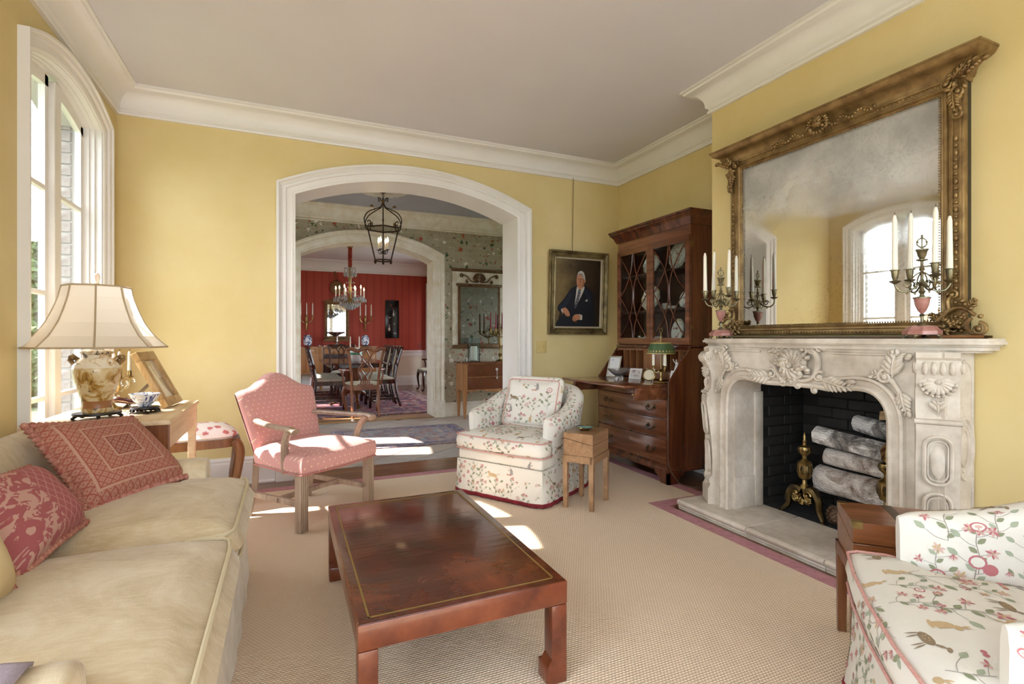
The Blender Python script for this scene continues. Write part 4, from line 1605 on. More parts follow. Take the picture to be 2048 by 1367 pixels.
def m_leaf(x, y, a, l, w, c):
    pts = [(0, 0), (.25, .32), (.55, .42), (.85, .2), (1, 0), (.85, -.2), (.55, -.42), (.25, -.32)]
    return (c, [(x + l * (p * cos(a)) - w * q * sin(a), y + l * p * sin(a) + w * q * cos(a)) for p, q in pts])


def m_stem(pts, w, c=TWG):
    out = []
    q = [(v.x, v.y) for v in spline([(x, y, 0) for x, y in pts], 4)]
    for i in range(len(q) - 1):
        (x0, y0), (x1, y1) = q[i], q[i + 1]
        dx, dy = x1 - x0, y1 - y0
        L = hypot(dx, dy) or 1
        nx, ny = -dy / L * w / 2, dx / L * w / 2
        out.append((c, [(x0 + nx, y0 + ny), (x0 - nx, y0 - ny), (x1 - nx, y1 - ny), (x1 + nx, y1 + ny)]))
    return out


def m_oval(x, y, ra, rb, a, c, n=10):
    return (c, [(x + ra * cos(t) * cos(a) - rb * sin(t) * sin(a), y + ra * cos(t) * sin(a) + rb * sin(t) * cos(a)) for t in [2 * pi * k / n for k in range(n)]])


def m_flower(x, y, r, rg, c=None):
    out = []
    kind = rg.random()
    if kind < .5:
        n = rg.choice((6, 7, 8))
        for k in range(n):
            a = 2 * pi * k / n + rg.random() * .3
            out.append(m_leaf(x, y, a, r * rg.uniform(.8, 1.1), r * .5, (ROS if k % 2 else BLU) if kind < .34 else (TAN if k % 2 else BLU)))
        out.append(m_oval(x, y, r * .22, r * .22, 0, TAN, 7))
    elif kind < .64:
        out.append(m_oval(x, y, r * .95, r * .85, 0, ROS, 12))
        out.append(m_oval(x, y, r * .72, r * .62, 0, 0, 12))
        out.append(m_oval(x, y, r * .42, r * .34, 0, BLU, 9))
    else:
        for k in range(7):
            out.append(m_leaf(x, y, -pi / 2 + (k - 3) * .38, r * 1.15, r * .24, ROS if k % 2 else BLU))
        out.append(m_oval(x, y, r * .3, r * .2, 0, ROS, 7))
    return out


def m_spray(rg, s):
    out = m_stem([(0, -.55 * s), (.03 * s, -.2 * s), (-.02 * s, .12 * s), (.04 * s, .42 * s)], .016 * s)
    for k in range(4):
        y0 = -.38 * s + k * .2 * s
        sg = 1 if k % 2 else -1
        ex, ey = sg * s * rg.uniform(.22, .38), y0 + s * rg.uniform(.08, .22)
        out += m_stem([(.0, y0), (ex * .5, y0 + .04 * s), (ex, ey)], .011 * s)
        if rg.random() < .5:
            out += m_flower(ex, ey, s * .13, rg)
        else:
            out.append(m_leaf(ex, ey, atan2(ey - y0, ex) + .2 * sg, s * .24, s * .16, rg.choice((OLV, SAG))))
        out.append(m_leaf(0, y0 + .06 * s, pi / 2 - sg * -.9, s * .2, s * .13, rg.choice((OLV, SAG, OLV))))
    out += m_flower(.04 * s, .46 * s, s * .16, rg)
    return out


def m_animal(rg, s):
    k = rg.randrange(4)
    f = rg.choice((-1, 1))
    c = rg.choice((TAN, TAU, TAU))
    o = []
    if k == 0:      # running hound
        o = [m_oval(0, 0, .42 * s, .15 * s, .08, c), m_oval(.42 * s, .18 * s, .15 * s, .1 * s, .2, c), m_oval(.36 * s, .08 * s, .12 * s, .1 * s, .7, c)]
        for x, a in ((-.34, -2.3), (-.25, -1.9), (.22, -1.0), (.32, -.7)):
            o.append(m_leaf(x * s, -.04 * s, a, .38 * s, .09 * s, c))
        o += m_stem([(-.4 * s, .05 * s), (-.6 * s, .16 * s), (-.72 * s, .12 * s)], .045 * s, c)
    elif k == 1:    # sitting rabbit
        o = [m_oval(0, -.12 * s, .2 * s, .3 * s, .1, TAN), m_oval(.1 * s, .22 * s, .14 * s, .12 * s, 0, TAN), m_leaf(.05 * s, .3 * s, 2.0, .28 * s, .09 * s, TAN), m_leaf(.1 * s, .3 * s, 1.7, .26 * s, .08 * s, TAN),
             m_leaf(.1 * s, -.1 * s, -.9, .25 * s, .1 * s, TAN), m_oval(0, -.4 * s, .24 * s, .07 * s, 0, TAN)]
    elif k == 2:    # crouching monkey with fruit
        o = [m_oval(-.05 * s, .05 * s, .17 * s, .34 * s, -.5, SLA), m_oval(.14 * s, .42 * s, .14 * s, .14 * s, 0, SLA), m_oval(.2 * s, .4 * s, .08 * s, .1 * s, 0, BLU, 8), m_oval(-.08 * s, -.2 * s, .24 * s, .15 * s, .3, SLA)]
        o += m_stem([(.02 * s, .2 * s), (.22 * s, .06 * s), (.42 * s, .18 * s)], .08 * s, SLA)
        o += [m_oval(x * s, -.38 * s, .1 * s, .09 * s, 0, cc, 8) for x, cc in ((.02, ROS), (.2, ROS), (.36, TAN), (.5, ROS))]
    else:           # deer
        o = [m_oval(0, 0, .34 * s, .16 * s, .15, TAU), m_leaf(.24 * s, .06 * s, 1.0, .38 * s, .14 * s, TAU), m_oval(.48 * s, .36 * s, .12 * s, .06 * s, -.2, TAU)]
        for x, a in ((-.26, -1.8), (-.18, -1.5), (.2, -1.5), (.26, -1.2)):
            o.append(m_leaf(x * s, -.06 * s, a, .42 * s, .07 * s, TAU))
        o += [m_oval(x * s, y * s, .03 * s, .02 * s, 0, TAN, 6) for x, y in ((-.15, .03), (-.02, .06), (.1, .04), (.02, -.04), (-.1, -.05))]
    return [(cc, [(x * f, y) for x, y in p]) for cc, p in o]


def floral(mb, spacing, seed, size=.13, upaxis=Vector((0, 0, 1)), alt=Vector((0, 1, 0)), zmin=-9):
    """print flowers and animals onto the collected surface (as extra faces of the same mesh)"""
    rg = random.Random(seed)
    V = [Vector(p) for p in mb.v]
    tr = mb.bvh()
    tris, cum, tot = [], [], 0.0
    cen = sum(V, Vector()) / len(V)
    for f in mb.f:
        for i in range(1, len(f) - 1):
            a, b, c = V[f[0]], V[f[i]], V[f[i + 1]]
            ar = (b - a).cross(c - a).length / 2
            if ar > 1e-9:
                tot += ar
                cum.append(tot)
                tris.append((a, b, c))
    import bisect
    pts = []
    for _ in range(5000):
        a, b, c = tris[min(len(tris) - 1, bisect.bisect(cum, rg.random() * tot))]
        r1, r2 = sqrt(rg.random()), rg.random()
        p = a * (1 - r1) + b * (r1 * (1 - r2)) + c * (r1 * r2)
        if p.z < zmin:
            continue
        if all((p - q).length > spacing for q in pts):
            pts.append(p)
    for idx, p in enumerate(pts):
        loc, n, fi, d = tr.find_nearest(p)
        if n.dot(loc - cen) < 0 and False:
            n = -n
        ref = upaxis if abs(n.dot(upaxis)) < .8 else alt
        T = ref.cross(n).normalized()
        B = n.cross(T).normalized()
        s = size * rg.uniform(.75, 1.15)
        r = rg.random()
        mot = m_spray(rg, s) if r < .58 else m_animal(rg, s * .58) if r < .84 else [m_leaf(0, 0, rg.uniform(0, 6), s * .25, s * .14, OLV), m_leaf(.1 * s, .12 * s, rg.uniform(0, 6), s * .2, s * .12, SAG)] + m_flower(-.1 * s, .1 * s, s * .12, rg)
        for li, (c, poly) in enumerate(mot):
            vs = []
            ok = True
            for x, y in poly:
                l2, n2, _, dd = tr.find_nearest(loc + T * x + B * y)
                if l2 is None or dd > .02 or n2.dot(n) < .3:
                    ok = False
                    break
                vs.append(l2 + n2 * (.0008 + .00025 * (li % 5)))
            if ok:
                k = sum(vs, Vector()) / len(vs)
                lk, nk, _, _ = tr.find_nearest(k)
                k = lk + nk * (.0009 + .00025 * (li % 5))
                m = len(vs)
                mb.add(vs + [k], [(i, (i + 1) % m, m) for i in range(m)], c)
    return mb


FAB = [LINEN] + PR
WELT = plain('rose_gimp_cord', '#d0a198', .85, var=(160, '#bd877f'))
FRINGE = plain('crimson_tassel_fringe', '#8e2630', .9, var=(60, '#6e1a24'))


def club_chair(label, loc, rz):
    ch = thing('club_chair', label, 'armchair', loc, rz, 'floral club chairs')
    W2, YF, YBK = .37, -.36, .33
    # skirted base with a kick pleat at each front corner
    def basemesh():
        mb = MB()
        n = 14
        corners = [(-W2, YF), (W2, YF), (W2 - .01, YBK), (-W2 + .01, YBK)]
        ring = []
        for i in range(4):
            a, b = Vector(corners[i]), Vector(corners[(i + 1) % 4])
            nn = Vector((b - a).normalized().yx) * Vector((1, 1)).x
            nn = Vector((nn.x, -nn.y))
            for k in range(n):
                t = k / n
                pleat = -.016 if k == 0 else 0
                ring.append((a + (b - a) * t, nn, pleat, min(t, 1 - t)))
        zs = [0.022, .08, .16, .23, .245]

        def fn(u, v):
            i = int(round(u * len(ring))) % len(ring)
            p, nn, pl, e = ring[i]
            j = min(4, int(round(v * 4)))
            k = 1 - (zs[j] - .022) / (.245 - .022)
            fl = .034 * k * (1 + .1 * sin(i * 2.7))
            d = p.normalized()
            if e < 1e-6:
                q = p + Vector((p.x / abs(p.x), p.y / abs(p.y))) * (fl * .72 + pl * k)
            else:
                q = p + nn * fl
            return (q.x, q.y, zs[j])
        mb.grid(fn, len(ring), 4, cu=True)
        mb.add([(x, y, .245) for x, y in corners], [(0, 1, 2, 3)])
        return mb, ring
    mb, ring = basemesh()
    floral(mb, .083, 3, .13).build('skirt', FAB, ch, smooth=50)
    # bullion fringe along the hem
    hem, mbf = [], MB()
    k = len(ring)
    base_pts = mb.v[:k]
    rg = random.Random(4)
    for i in range(k):
        a, b = Vector(base_pts[i]), Vector(base_pts[(i + 1) % k])
        L = (b - a).length
        m = max(1, int(L / .013))
        for j in range(m):
            p = a.lerp(b, (j + .5) / m)
            mbf.ell((p.x, p.y, .0152), (.0075, .0075, .0135), 6, 3)
        mbf.tube([(a.x, a.y, .026), (b.x, b.y, .026)], .0055, 5)
    mbf.build('fringe', FRINGE, ch, smooth=60)
    mb = MB().bb(-W2 + .004, W2 - .004, YF + .004, YBK - .02, .245, .325, bev=.02, seg=3)
    floral(mb, .11, 5, .09).build('front_rail', FAB, ch, smooth=50)
    # T cushion
    ol = [(-.25, .20), (-.26, -.17), (-.30, -.235), (-.375, -.242), (-.385, -.265), (-.382, -.345), (-.36, -.375), (-.2, -.392), (0, -.398), (.2, -.392), (.36, -.375), (.382, -.345), (.385, -.265), (.375, -.242), (.30, -.235), (.26, -.17), (.25, .20), (0, .21)]
    d = []
    for i in range(len(ol)):
        a, b = Vector(ol[i]), Vector(ol[(i + 1) % len(ol)])
        m = max(1, int((b - a).length / .045))
        d += [tuple(a + (b - a) * (j / m)) for j in range(m)]
    mb = MB().puff(d, .325, .435, .022, .03, 7, side=.008)
    o = floral(mb, .088, 8, .14).build('seat_cushion', FAB, ch, smooth=60)
    for z in (.331, .431):
        MB().tube([(p[0] * 1.004, p[1] * 1.004, z) for p in d], .0045, 6, True).build('welt', WELT, o)
    # barrel back and sloping arms as one upholstered shell
    path = [(-.325, -.235), (-.328, -.12), (-.33, 0.0), (-.325, .1), (-.30, .20), (-.24, .27), (-.12, .298), (0, .302), (.12, .298), (.24, .27), (.30, .20), (.325, .1), (.33, 0), (.328, -.12), (.325, -.235)]
    sp = spline([(x, y, 0) for x, y in path], 4)
    n = len(sp)

    def fn(u, v):
        i = min(n - 1, int(round(u * (n - 1))))
        p = sp[i]
        t = (sp[min(n - 1, i + 1)] - sp[max(0, i - 1)]).normalized()
        nr = Vector((t.y, -t.x, 0))        # inwards/outwards
        if nr.dot(Vector((p.x, p.y - .0, 0))) < 0:
            nr = -nr
        e = (p.y + .235) / .537
        top = .60 + .19 * e ** 2.2
        th = .055 + .012 * e
        endk = min(1.0, min(i, n - 1 - i) / 5.0)
        endk = .35 + .65 * sqrt(max(0, 1 - (1 - endk) ** 2))
        prof = [(-th, .30), (-th, .42), (-th * 1.02, top - .08), (-th * .95, top - .035), (-th * .6, top - .008), (0, top), (th * .65, top - .008), (th * 1.05, top - .04), (th * 1.05, top - .1), (th * .85, .40), (th * .72, .24)]
        k = v * (len(prof) - 1)
        j = min(int(k), len(prof) - 2)
        f = k - j
        off = prof[j][0] * (1 - f) + prof[j + 1][0] * f
        z = prof[j][1] * (1 - f) + prof[j + 1][1] * f
        off += .09 * max(0, z - .42)
        return (p.x + nr.x * off * endk, p.y + nr.y * off * endk - (0 if 0 < i < n - 1 else .012), z - (1 - endk) * .03 * (1 if z > .45 else 0))
    mb = MB().grid(fn, n - 1, 20)
    for i0 in (0, n - 1):
        col = [fn(i0 / (n - 1), v / 20) for v in range(21)]
        mb.add(col, [tuple(range(21)) if i0 else tuple(range(21))[::-1]])
    floral(mb, .085, 12, .13).build('barrel_back', FAB, ch, smooth=60)
    return ch


ang1 = atan2(-.85, .53)     # facing (-.85, -.53)
c1 = club_chair('floral skirted club chair standing between the archway and the secretary desk', (1.675, 3.545, .009), 0)
c1.rotation_euler = (0, 0, atan2(-.85, -(-.53)))
c2 = dup(c1, None, (1.70, .575, .009), 0, 'floral skirted club chair close by at the bottom right, cut by the picture edge')
c2.rotation_euler = (0, 0, atan2(-.69, -(.72)))
# loose back cushion on the far chair
mb = MB()
CW, CH_ = .225, .17
nq = 16
for sg in (1, -1):
    def cf(u, v, sg=sg):
        a, b = 2 * u - 1, 2 * v - 1
        h = ((1 - a ** 6) * (1 - b ** 6)) ** .5
        return (CW * a * (1 - .02 * (1 - b * b)), -sg * (.028 + .042 * h) + .06 * b, CH_ * b * (1 - .03 * (1 - a * a)))
    mb.grid(cf, nq, nq)
mb.tube([(CW * a, .06 * b, CH_ * b) for a, b in [(x, y) for x, y in rrect(-1, 1, -1, 1, .12, 4)]], .03, 8, True)
floral(mb, .088, 21, .135)
lc = thing('back_cushion', 'loose floral back cushion with rose piping on the far club chair', 'cushion', c1.location + Vector((0, 0, .445)), c1.rotation_euler.z)
lc.location = c1.matrix_basis @ Vector((0, .11, .452))
o = mb.build('cover', FAB, lc, smooth=60, loc=(0, 0, .185))
for dy in (-.032, .032):
    MB().tube([(CW * 1.02 * a, .06 * b + dy, CH_ * 1.03 * b + .185) for a, b in rrect(-1, 1, -1, 1, .12, 4)], .0045, 5, True).build('piping', WELT, lc)


# ================================================================ writing boxes on stands
def box_table(label, loc, rz, top_wood, leg_wood, brass=False, top=.505, w=.15, dd=.105):
    t = thing('box_table', label, 'side table', loc, rz)
    zb = top - .15
    # body and lid meet along a slanting writing-slope joint
    f = lambda a, b, w_: (w_, a, b)
    MB().prism([(-dd, zb), (dd, zb), (dd, zb + .112), (-dd, zb + .075)], f, -w, w).build('box_body', top_wood, t, smooth=0, bevel=.002)
    MB().prism([(-dd, zb + .078), (dd, zb + .115), (dd, top), (-dd, top)], f, -w, w).build('lid', top_wood, t, smooth=0, bevel=.002)
    MB().bb(-w - .006, w + .006, -dd - .006, -dd + .018, zb - .045, zb).bb(-w - .006, w + .006, dd - .018, dd + .006, zb - .045, zb).bb(-w - .006, -w + .018, -dd, dd, zb - .045, zb).bb(w - .018, w + .006, -dd, dd, zb - .045, zb).bb(-w, w, -dd, dd, zb - .012, zb - .001).build('stand_frame', leg_wood, t, smooth=0)
    for sx in (-1, 1):
        for sy in (-1, 1):
            x, y = sx * (w - .012), sy * (dd - .012)
            k = .017
            MB().add([(x - k, y - k, zb - .005), (x + k, y - k, zb - .005), (x + k, y + k, zb - .005), (x - k, y + k, zb - .005), (x - k * .8, y - k * .8, 0), (x + k * .8, y - k * .8, 0), (x + k * .8, y + k * .8, 0), (x - k * .8, y + k * .8, 0)],
                     [(3, 2, 1, 0), (4, 5, 6, 7), (0, 1, 5, 4), (1, 2, 6, 5), (2, 3, 7, 6), (3, 0, 4, 7)]).build('leg', leg_wood, t, smooth=0)
    if brass:
        for sx in (-1, 1):
            for sy in (-1, 1):
                MB().bb(sx * (w + .0012), sx * (w - .03), sy * (dd + .0012), sy * (dd - .03), top - .022, top + .0012).build('brass_corner', BRASS, t, smooth=0)
        MB().bb(-.016, .016, -dd - .001, dd + .001, top - .02, top + .001).build('inlaid_strap', plain('dark_strap', '#4b3a22', .4, .3), t, smooth=0)
    return t


bt = box_table('light walnut writing box on a square-legged stand beside the far club chair', (1.897, 3.018, .009), radians(36), WALNUT, WALNUT)
CHESTW = wood('campaign_mahogany', '#7d4a2a', '#57300f', '#94623f', 'X', 1.2, .3, .3)
b2 = box_table('brass-bound mahogany box on a stand behind the near club chair', (2.01, 1.12, .009), radians(-46), CHESTW, wood('stand_mahogany', '#6b3f26', '#472412', '#7f5336', 'Z', 1.2, .3), True, .50, .16, .125)
# shallow dish on the walnut box
dish = thing('dish', 'small brass dish with turquoise enamel inside on the walnut box', 'dish', (1.885, 3.02, .515), radians(36))
MB().lathe([(.03, 0), (.032, .006), (.04, .01), (.062, .022), (.064, .024), (.06, .022), (.03, .013), (0, .012)], 20).build('bowl', BRASS, dish)
MB().lathe([(.002, .0135), (.05, .0185), (.056, .0215), (.0, .0215)], 20).build('enamel', plain('turquoise_enamel', '#7fb3b0', .2), dish)
for s_ in (-1, 1):
    MB().tube([(s_ * .06, -.012, .022), (s_ * .078, -.008, .026), (s_ * .082, 0, .026), (s_ * .078, .008, .026), (s_ * .06, .012, .022)], .004, 6).build('handle', BRASS, dish)

# ================================================================ fireplace
def mat_stone():
    m = Mat('aged_limestone', '#cdc2b1', 0.62)
    n1, n2 = m.noise(3.5, 5, 0.65, m.pos()), m.noise(22, 4, 0.6, m.pos())
    c = m.ramp(n1, [(0.3, '#aa9d8d'), (0.5, '#cbc0b1'), (0.7, '#dcd3c7')])
    c = m.mix(m.ramp(n2, [(0.45, 0.0), (0.8, 0.5)]), c, '#a79a8a')
    m.col(c)
    m.bump(n2, 0.12, 0.004)
    return m.m


STONE = mat_stone()
HST = 0.065
hearth = thing('hearth', 'raised pale limestone hearth in front of the fireplace', 'hearth')
hp = [(0, 0), (.0, .012), (-.006, .02), (.0, .026), (-.012, .036), (-.016, .048), (-.01, .06), (.0, HST), (.43, HST), (.43, 0)]
for ya, yb in ((2.70, 2.142), (2.138, 1.672), (1.668, 1.20)):
    MB().prism([(2.425 + a, b) for a, b in hp], lambda a, b, w: (a, w, b), yb, ya).build('hearth_stone', STONE, hearth, smooth=25, bevel=.003)
struct(MB().bb(XB, XF, FB0, FB1, .04, HST - .001).build('floor_firebox', plain('firebox_ash_floor', '#1d1d22', .85, var=(20, '#2b2b30')), smooth=0))

mant = thing('fireplace_mantel', 'carved French limestone mantelpiece with cartouche, shells and serpentine shelf', 'fireplace', (0, 0, HST))
MZ = 1.148 - HST          # shelf top, local
XM = 2.575
op = [(2.401, HST), (2.401, 0.598), (2.397, 0.757), (2.378, 0.838), (2.331, 0.885), (2.286, 0.897), (2.231, 0.894), (2.16, 0.884), (2.092, 0.880), (1.935, 0.884), (1.80, 0.880), (1.75, 0.876), (1.673, 0.884),
      (1.60, 0.892), (1.541, 0.883), (1.502, 0.853), (1.478, 0.807), (1.469, 0.743), (1.469, 0.598), (1.469, HST)]
op = [(v.x, v.y - HST) for v in spline([(a, b, 0) for a, b in op], 4)]
# slab with the opening cut through: strips from the curve out to the sides and up
cy0 = 1.935
top_ = []
for (a, b) in op:
    if b < .70 - HST + .0:
        top_.append((2.60 if a > cy0 else 1.27, b))
    else:
        t = min(1, max(0, (b - (.70 - HST)) / .1))
        tgt_side = (2.60 if a > cy0 else 1.27, b)
        k = (a - cy0) / .466
        tgt_top = (cy0 + max(-1, min(1, k * 1.06)) * .665, MZ - .05)
        top_.append(tgt_side if t < .01 else (tgt_side[0] * (1 - t) + tgt_top[0] * t, tgt_side[1] * (1 - t) + tgt_top[1] * t))
MB().strip(op, top_, lambda a, b, w: (w, a, b), XM, XB - .002).bb(XM + .006, XB - .004, 2.46, 2.62, 0, MZ - .055).bb(XM + .006, XB - .004, 1.25, 1.41, 0, MZ - .055).bb(XM + .014, XB - .006, 1.256, 2.614, .88, MZ - .058).build('surround', STONE, mant, smooth=30)
# moulded frame round the opening
pr = [(0, .0), (-.0, .018), (-.012, .026), (-.024, .022), (-.03, .012), (-.05, .014), (-.058, .024), (-.07, .02), (-.074, 0)]
MB().sweep(op, pr, lambda a, b, w: (XM - w, a, b)).build('opening_moulding', STONE, mant, smooth=30)
# raised frieze border lines
for ya, yb in ((2.42, 2.17), (1.74, 1.45)):
    MB().tube([(XM - .002, ya, MZ - .075), (XM - .002, yb, MZ - .075)], .007, 6).build('frieze_bead', STONE, mant)
# shelf in two moulded tiers
def shelf_outline(k):
    half = [(2.815, .80), (2.70, .80), (2.66, .785), (2.615, .70), (2.565, .60), (2.545, .48), (2.535, .34), (2.515, .2), (2.505, .08), (2.503, 0)]
    h = [(x + (k if i > 0 else 0), y - k * 1.2) for i, (x, y) in enumerate(half)]
    ful = h + [(x, -y) for x, y in h[-2::-1]]
    f2 = [(v.x, v.y + cy0) for v in spline([(x, y, 0) for x, y in ful], 3)]
    return f2


for z0, z1, k in ((MZ - .011, MZ, .006), (MZ - .026, MZ - .011, 0.0), (MZ - .034, MZ - .026, .012), (MZ - .052, MZ - .034, .022), (MZ - .062, MZ - .052, .04)):
    o = MB().prism(shelf_outline(k), ID, z0, z1).build('shelf' if k == 0 else 'shelf_moulding', STONE, mant, smooth=40)
# end consoles: S-profiled pilasters canted outwards
def console(yc, sgn):
    rot = Matrix.Translation((XM + .10, yc, 0)) @ Matrix.Rotation(sgn * radians(32), 4, 'Z')
    prof = [(-.03, .0), (-.128, 0), (-.128, .1), (-.118, .115), (-.112, .13), (-.122, .15), (-.118, .17), (-.10, .19), (-.098, .3), (-.105, .42), (-.118, .54), (-.130, .62), (-.136, .67), (-.134, .70), (-.122, .715),
            (-.118, .725), (-.124, .735), (-.108, .76), (-.105, .82), (-.112, .87), (-.13, .91), (-.146, .94), (-.15, .965), (-.142, .99), (-.12, 1.0), (-.12, MZ - .06), (-.03, MZ - .06)]
    w = .075
    con = MB().xf(rot).prism([(a, b) for a, b in prof], lambda a, b, q: (a, q, b), -w, w).build('console', STONE, mant, smooth=35)
    mb = MB()
    mb.M = rot
    # volutes at the head
    for q in (-w - .004, w + .004):
        mb.tube([(-.13 + .026 * (1 - t * .8) * cos(t * 9), q, .955 + .026 * (1 - t * .8) * sin(t * 9)) for t in [i / 20 for i in range(21)]], .008, 6)
    for q in (-.045, -.015, .015, .045):
        mb.ell((-.146, q, .955), (.014, .013, .03), 8, 5)
    # shell fan
    O = Orn(mb, (-.112, 0, .875), (0, -1, 0), (0, 0, 1), (-1, 0, 0))
    O.shell(0, .02, .062, pi * 1.02, pi * 1.98, 9, .018)
    O.shell(0, .02, .05, pi * .05, pi * .95, 5, .014)
    O.leaf(0, -.115, pi / 2, .05, .05, .012, 2, 0)
    # ledge
    mb.tube([(-.126, -w - .006, .722), (-.126, w + .006, .722)], .012, 8)
    # sunk panel frames on the lower shaft
    fx = lambda z: -.103 - .033 * max(0, min(1, (z - .3) / .36)) - .003
    for z0, z1 in ((.45, .66), (.2, .41)):
        ring = [(a, b) for a, b in rrect(-.046, .046, z0, z1, .04, 4)]
        mb.tube([(fx(b) - .001, a, b) for a, b in ring], .008, 6, True)
        mb.tube([(fx(b) - .001, a * .74, (z0 + z1) / 2 + (b - (z0 + z1) / 2) * .84) for a, b in ring], .004, 5, True)
        mb.ell((fx((z0 + z1) / 2) + .006, 0, (z0 + z1) / 2), (.012, .026, (z1 - z0) * .38), 10, 8)
    mb.ell((-.112, 0, .155), (.016, .026, .014), 8, 5)
    o = MB()
    o.v, o.f, o.mi = mb.v, mb.f, mb.mi
    o.build('console_carving', STONE, con, smooth=50)


console(2.535, -1)
console(1.335, 1)
# oval panel on the near return
for (zc, h) in ((.78, .0),):
    mb = MB()
    Y_ = 1.249
    ring = [(2.735 + .065 * a, b) for a, b in [(-1, 1.0), (-1, .80), (-.6, .72)]]
    mb.tube([(x, Y_, z) for x, z in [(2.665, .70), (2.665, .93), (2.69, .97), (2.73, .985), (2.77, .97), (2.795, .93), (2.795, .70)]], .006, 6)
    mb.tube([(x, Y_, z) for x, z in [(2.665, .47), (2.665, .06), (2.795, .06), (2.795, .47)]], .006, 6)
    for r1, r2, t in ((.062, .135, .011), (.05, .105, .005), (.036, .08, .006)):
        mb.tube([(2.73 + r1 * cos(a * pi / 16), Y_, .60 + r2 * sin(a * pi / 16)) for a in range(32)], t, 6, True)
    mb.ell((2.73, Y_ + .002, .60), (.03, .008, .07), 12, 8)
    mb.build('oval_panel', STONE, mant, smooth=50)
# jamb slips with a raised inner border and plinth block
MB().bb(XM + .03, XB + .02, 2.392, 2.42, 0, .835).bb(2.775, XB + .03, 2.38, 2.42, .0, .74, bev=.006).bb(XM + .028, XB + .02, 2.385, 2.42, 0, .2, bev=.004).build('jamb_slip', STONE, mant, smooth=30)
MB().bb(XM + .03, XB + .02, 1.45, 1.478, 0, .80).build('jamb_slip', STONE, mant, smooth=30)
# carving on the frieze
mb = MB()
O = Orn(mb, (XM - .004, cy0, 0), (0, -1, 0), (0, 0, 1), (-1, 0, 0))
zc = 1.02 - HST
O.shell(-.02, zc - .02, .085, -.2, 1.5, 7, .03)
O.shell(-.03, zc - .02, .08, 1.7, 3.2, 6, .03)
for k in range(14):
    a = 2 * pi * k / 14
    O.blob(-.015 + .05 * cos(a), zc - .01 + .055 * sin(a), .045, .017, .03, a + .5, .022)
for k in range(6):
    O.blob(-.05 + .028 * k, zc - .035 + .01 * sin(k * 2), .013, .013, .02, 0, .036)
O.line([(.05, zc + .075), (.11, zc + .06), (.135, zc), (.11, zc - .075), (.05, zc - .10), (.0, zc - .09)], .016, .012, .016)
O.line([(-.06, zc + .06), (-.115, zc + .03), (-.125, zc - .04), (-.09, zc - .09), (-.05, zc - .12)], .011, .015, .014)
O.scroll(.035, zc - .06, .045, 1.1, 0, .014, 1, .02)
O.scroll(-.075, zc - .115, .028, 1.2, 1.5, .01, -1, .014)
O.scroll(.02, zc - .125, .024, 1.2, 1.5, .009, 1, .014)
O.scroll(.115, zc - .145, .022, 1.2, 1.0, .009, 1, .012)
O.leaf(-.085, zc - .03, 2.2, .07, .05, .02, 4, .5)
O.leaf(-.06, zc + .055, 2.85, .11, .05, .018, 4, .3)
O.leaf(.05, zc + .07, .15, .13, .05, .018, 4, -.1)
O.scroll(-.02, zc + .075, .03, 1.2, 3.0, .011, -1, .02)
O.scroll(.055, zc + .07, .035, 1.0, 2.6, .011, 1, .02)
O.leaf(-.03, zc - .05, 1.9, .09, .05, .026, 4, .4)
O.leaf(.02, zc - .04, 1.2, .1, .055, .028, 4, -.4)
O.leaf(-.04, zc - .02, -1.5, .1, .05, .022, 4, .2)
O.leaf(.015, zc - .03, -1.8, .09, .05, .022, 4, -.3)
mb.build('cartouche', STONE, mant, smooth=60)


def arch_leaf(a, z, s, ang):
    mb = MB()
    O = Orn(mb, (XM - .012, cy0, 0), (0, -1, 0), (0, 0, 1), (-1, 0, 0))
    O.leaf(a, z, ang, .17, .06, .016, 6, .35 * s)
    O.scroll(a - s * .01, z + .012, .03, 1.2, pi / 2 - s * .6, .01, s, .012)
    O.line([(a, z - .012), (a + s * .08, z - .04), (a + s * .17, z - .015)], .007, .004, .012)
    mb.build('arch_leaf', STONE, mant, smooth=60)


arch_leaf(.155, .935 - HST, 1, -.35)
arch_leaf(-.15, .935 - HST, -1, pi + .2)


def corner_leaf(a, s):
    mb = MB()
    O = Orn(mb, (XM - .004, cy0, 0), (0, -1, 0), (0, 0, 1), (-1, 0, 0))
    z = 1.0 - HST
    O.leaf(a, z - .03, pi / 2 + s * .1, .13, .07, .018, 5, -s * .7)
    O.scroll(a - s * .03, z - .03, .035, 1.2, pi / 2, .011, s, .016)
    O.leaf(a - s * .01, z - .045, pi / 2 + s * 1.15, .10, .045, .014, 4, s * .3)
    O.line([(a - s * .02, z - .03), (a + s * .02, z - .09), (a + s * .035, z - .16)], .014, .007, .012)
    O.leaf(a + s * .03, z - .09, -pi / 2 + s * .2, .12, .05, .014, 5, s * .15)
    O.scroll(a + s * .0, z + .085, .022, 1.1, 0, .008, -s, .016)
    mb.build('corner_leaf', STONE, mant, smooth=60)


corner_leaf(-.495, -1)
corner_leaf(.495, 1)

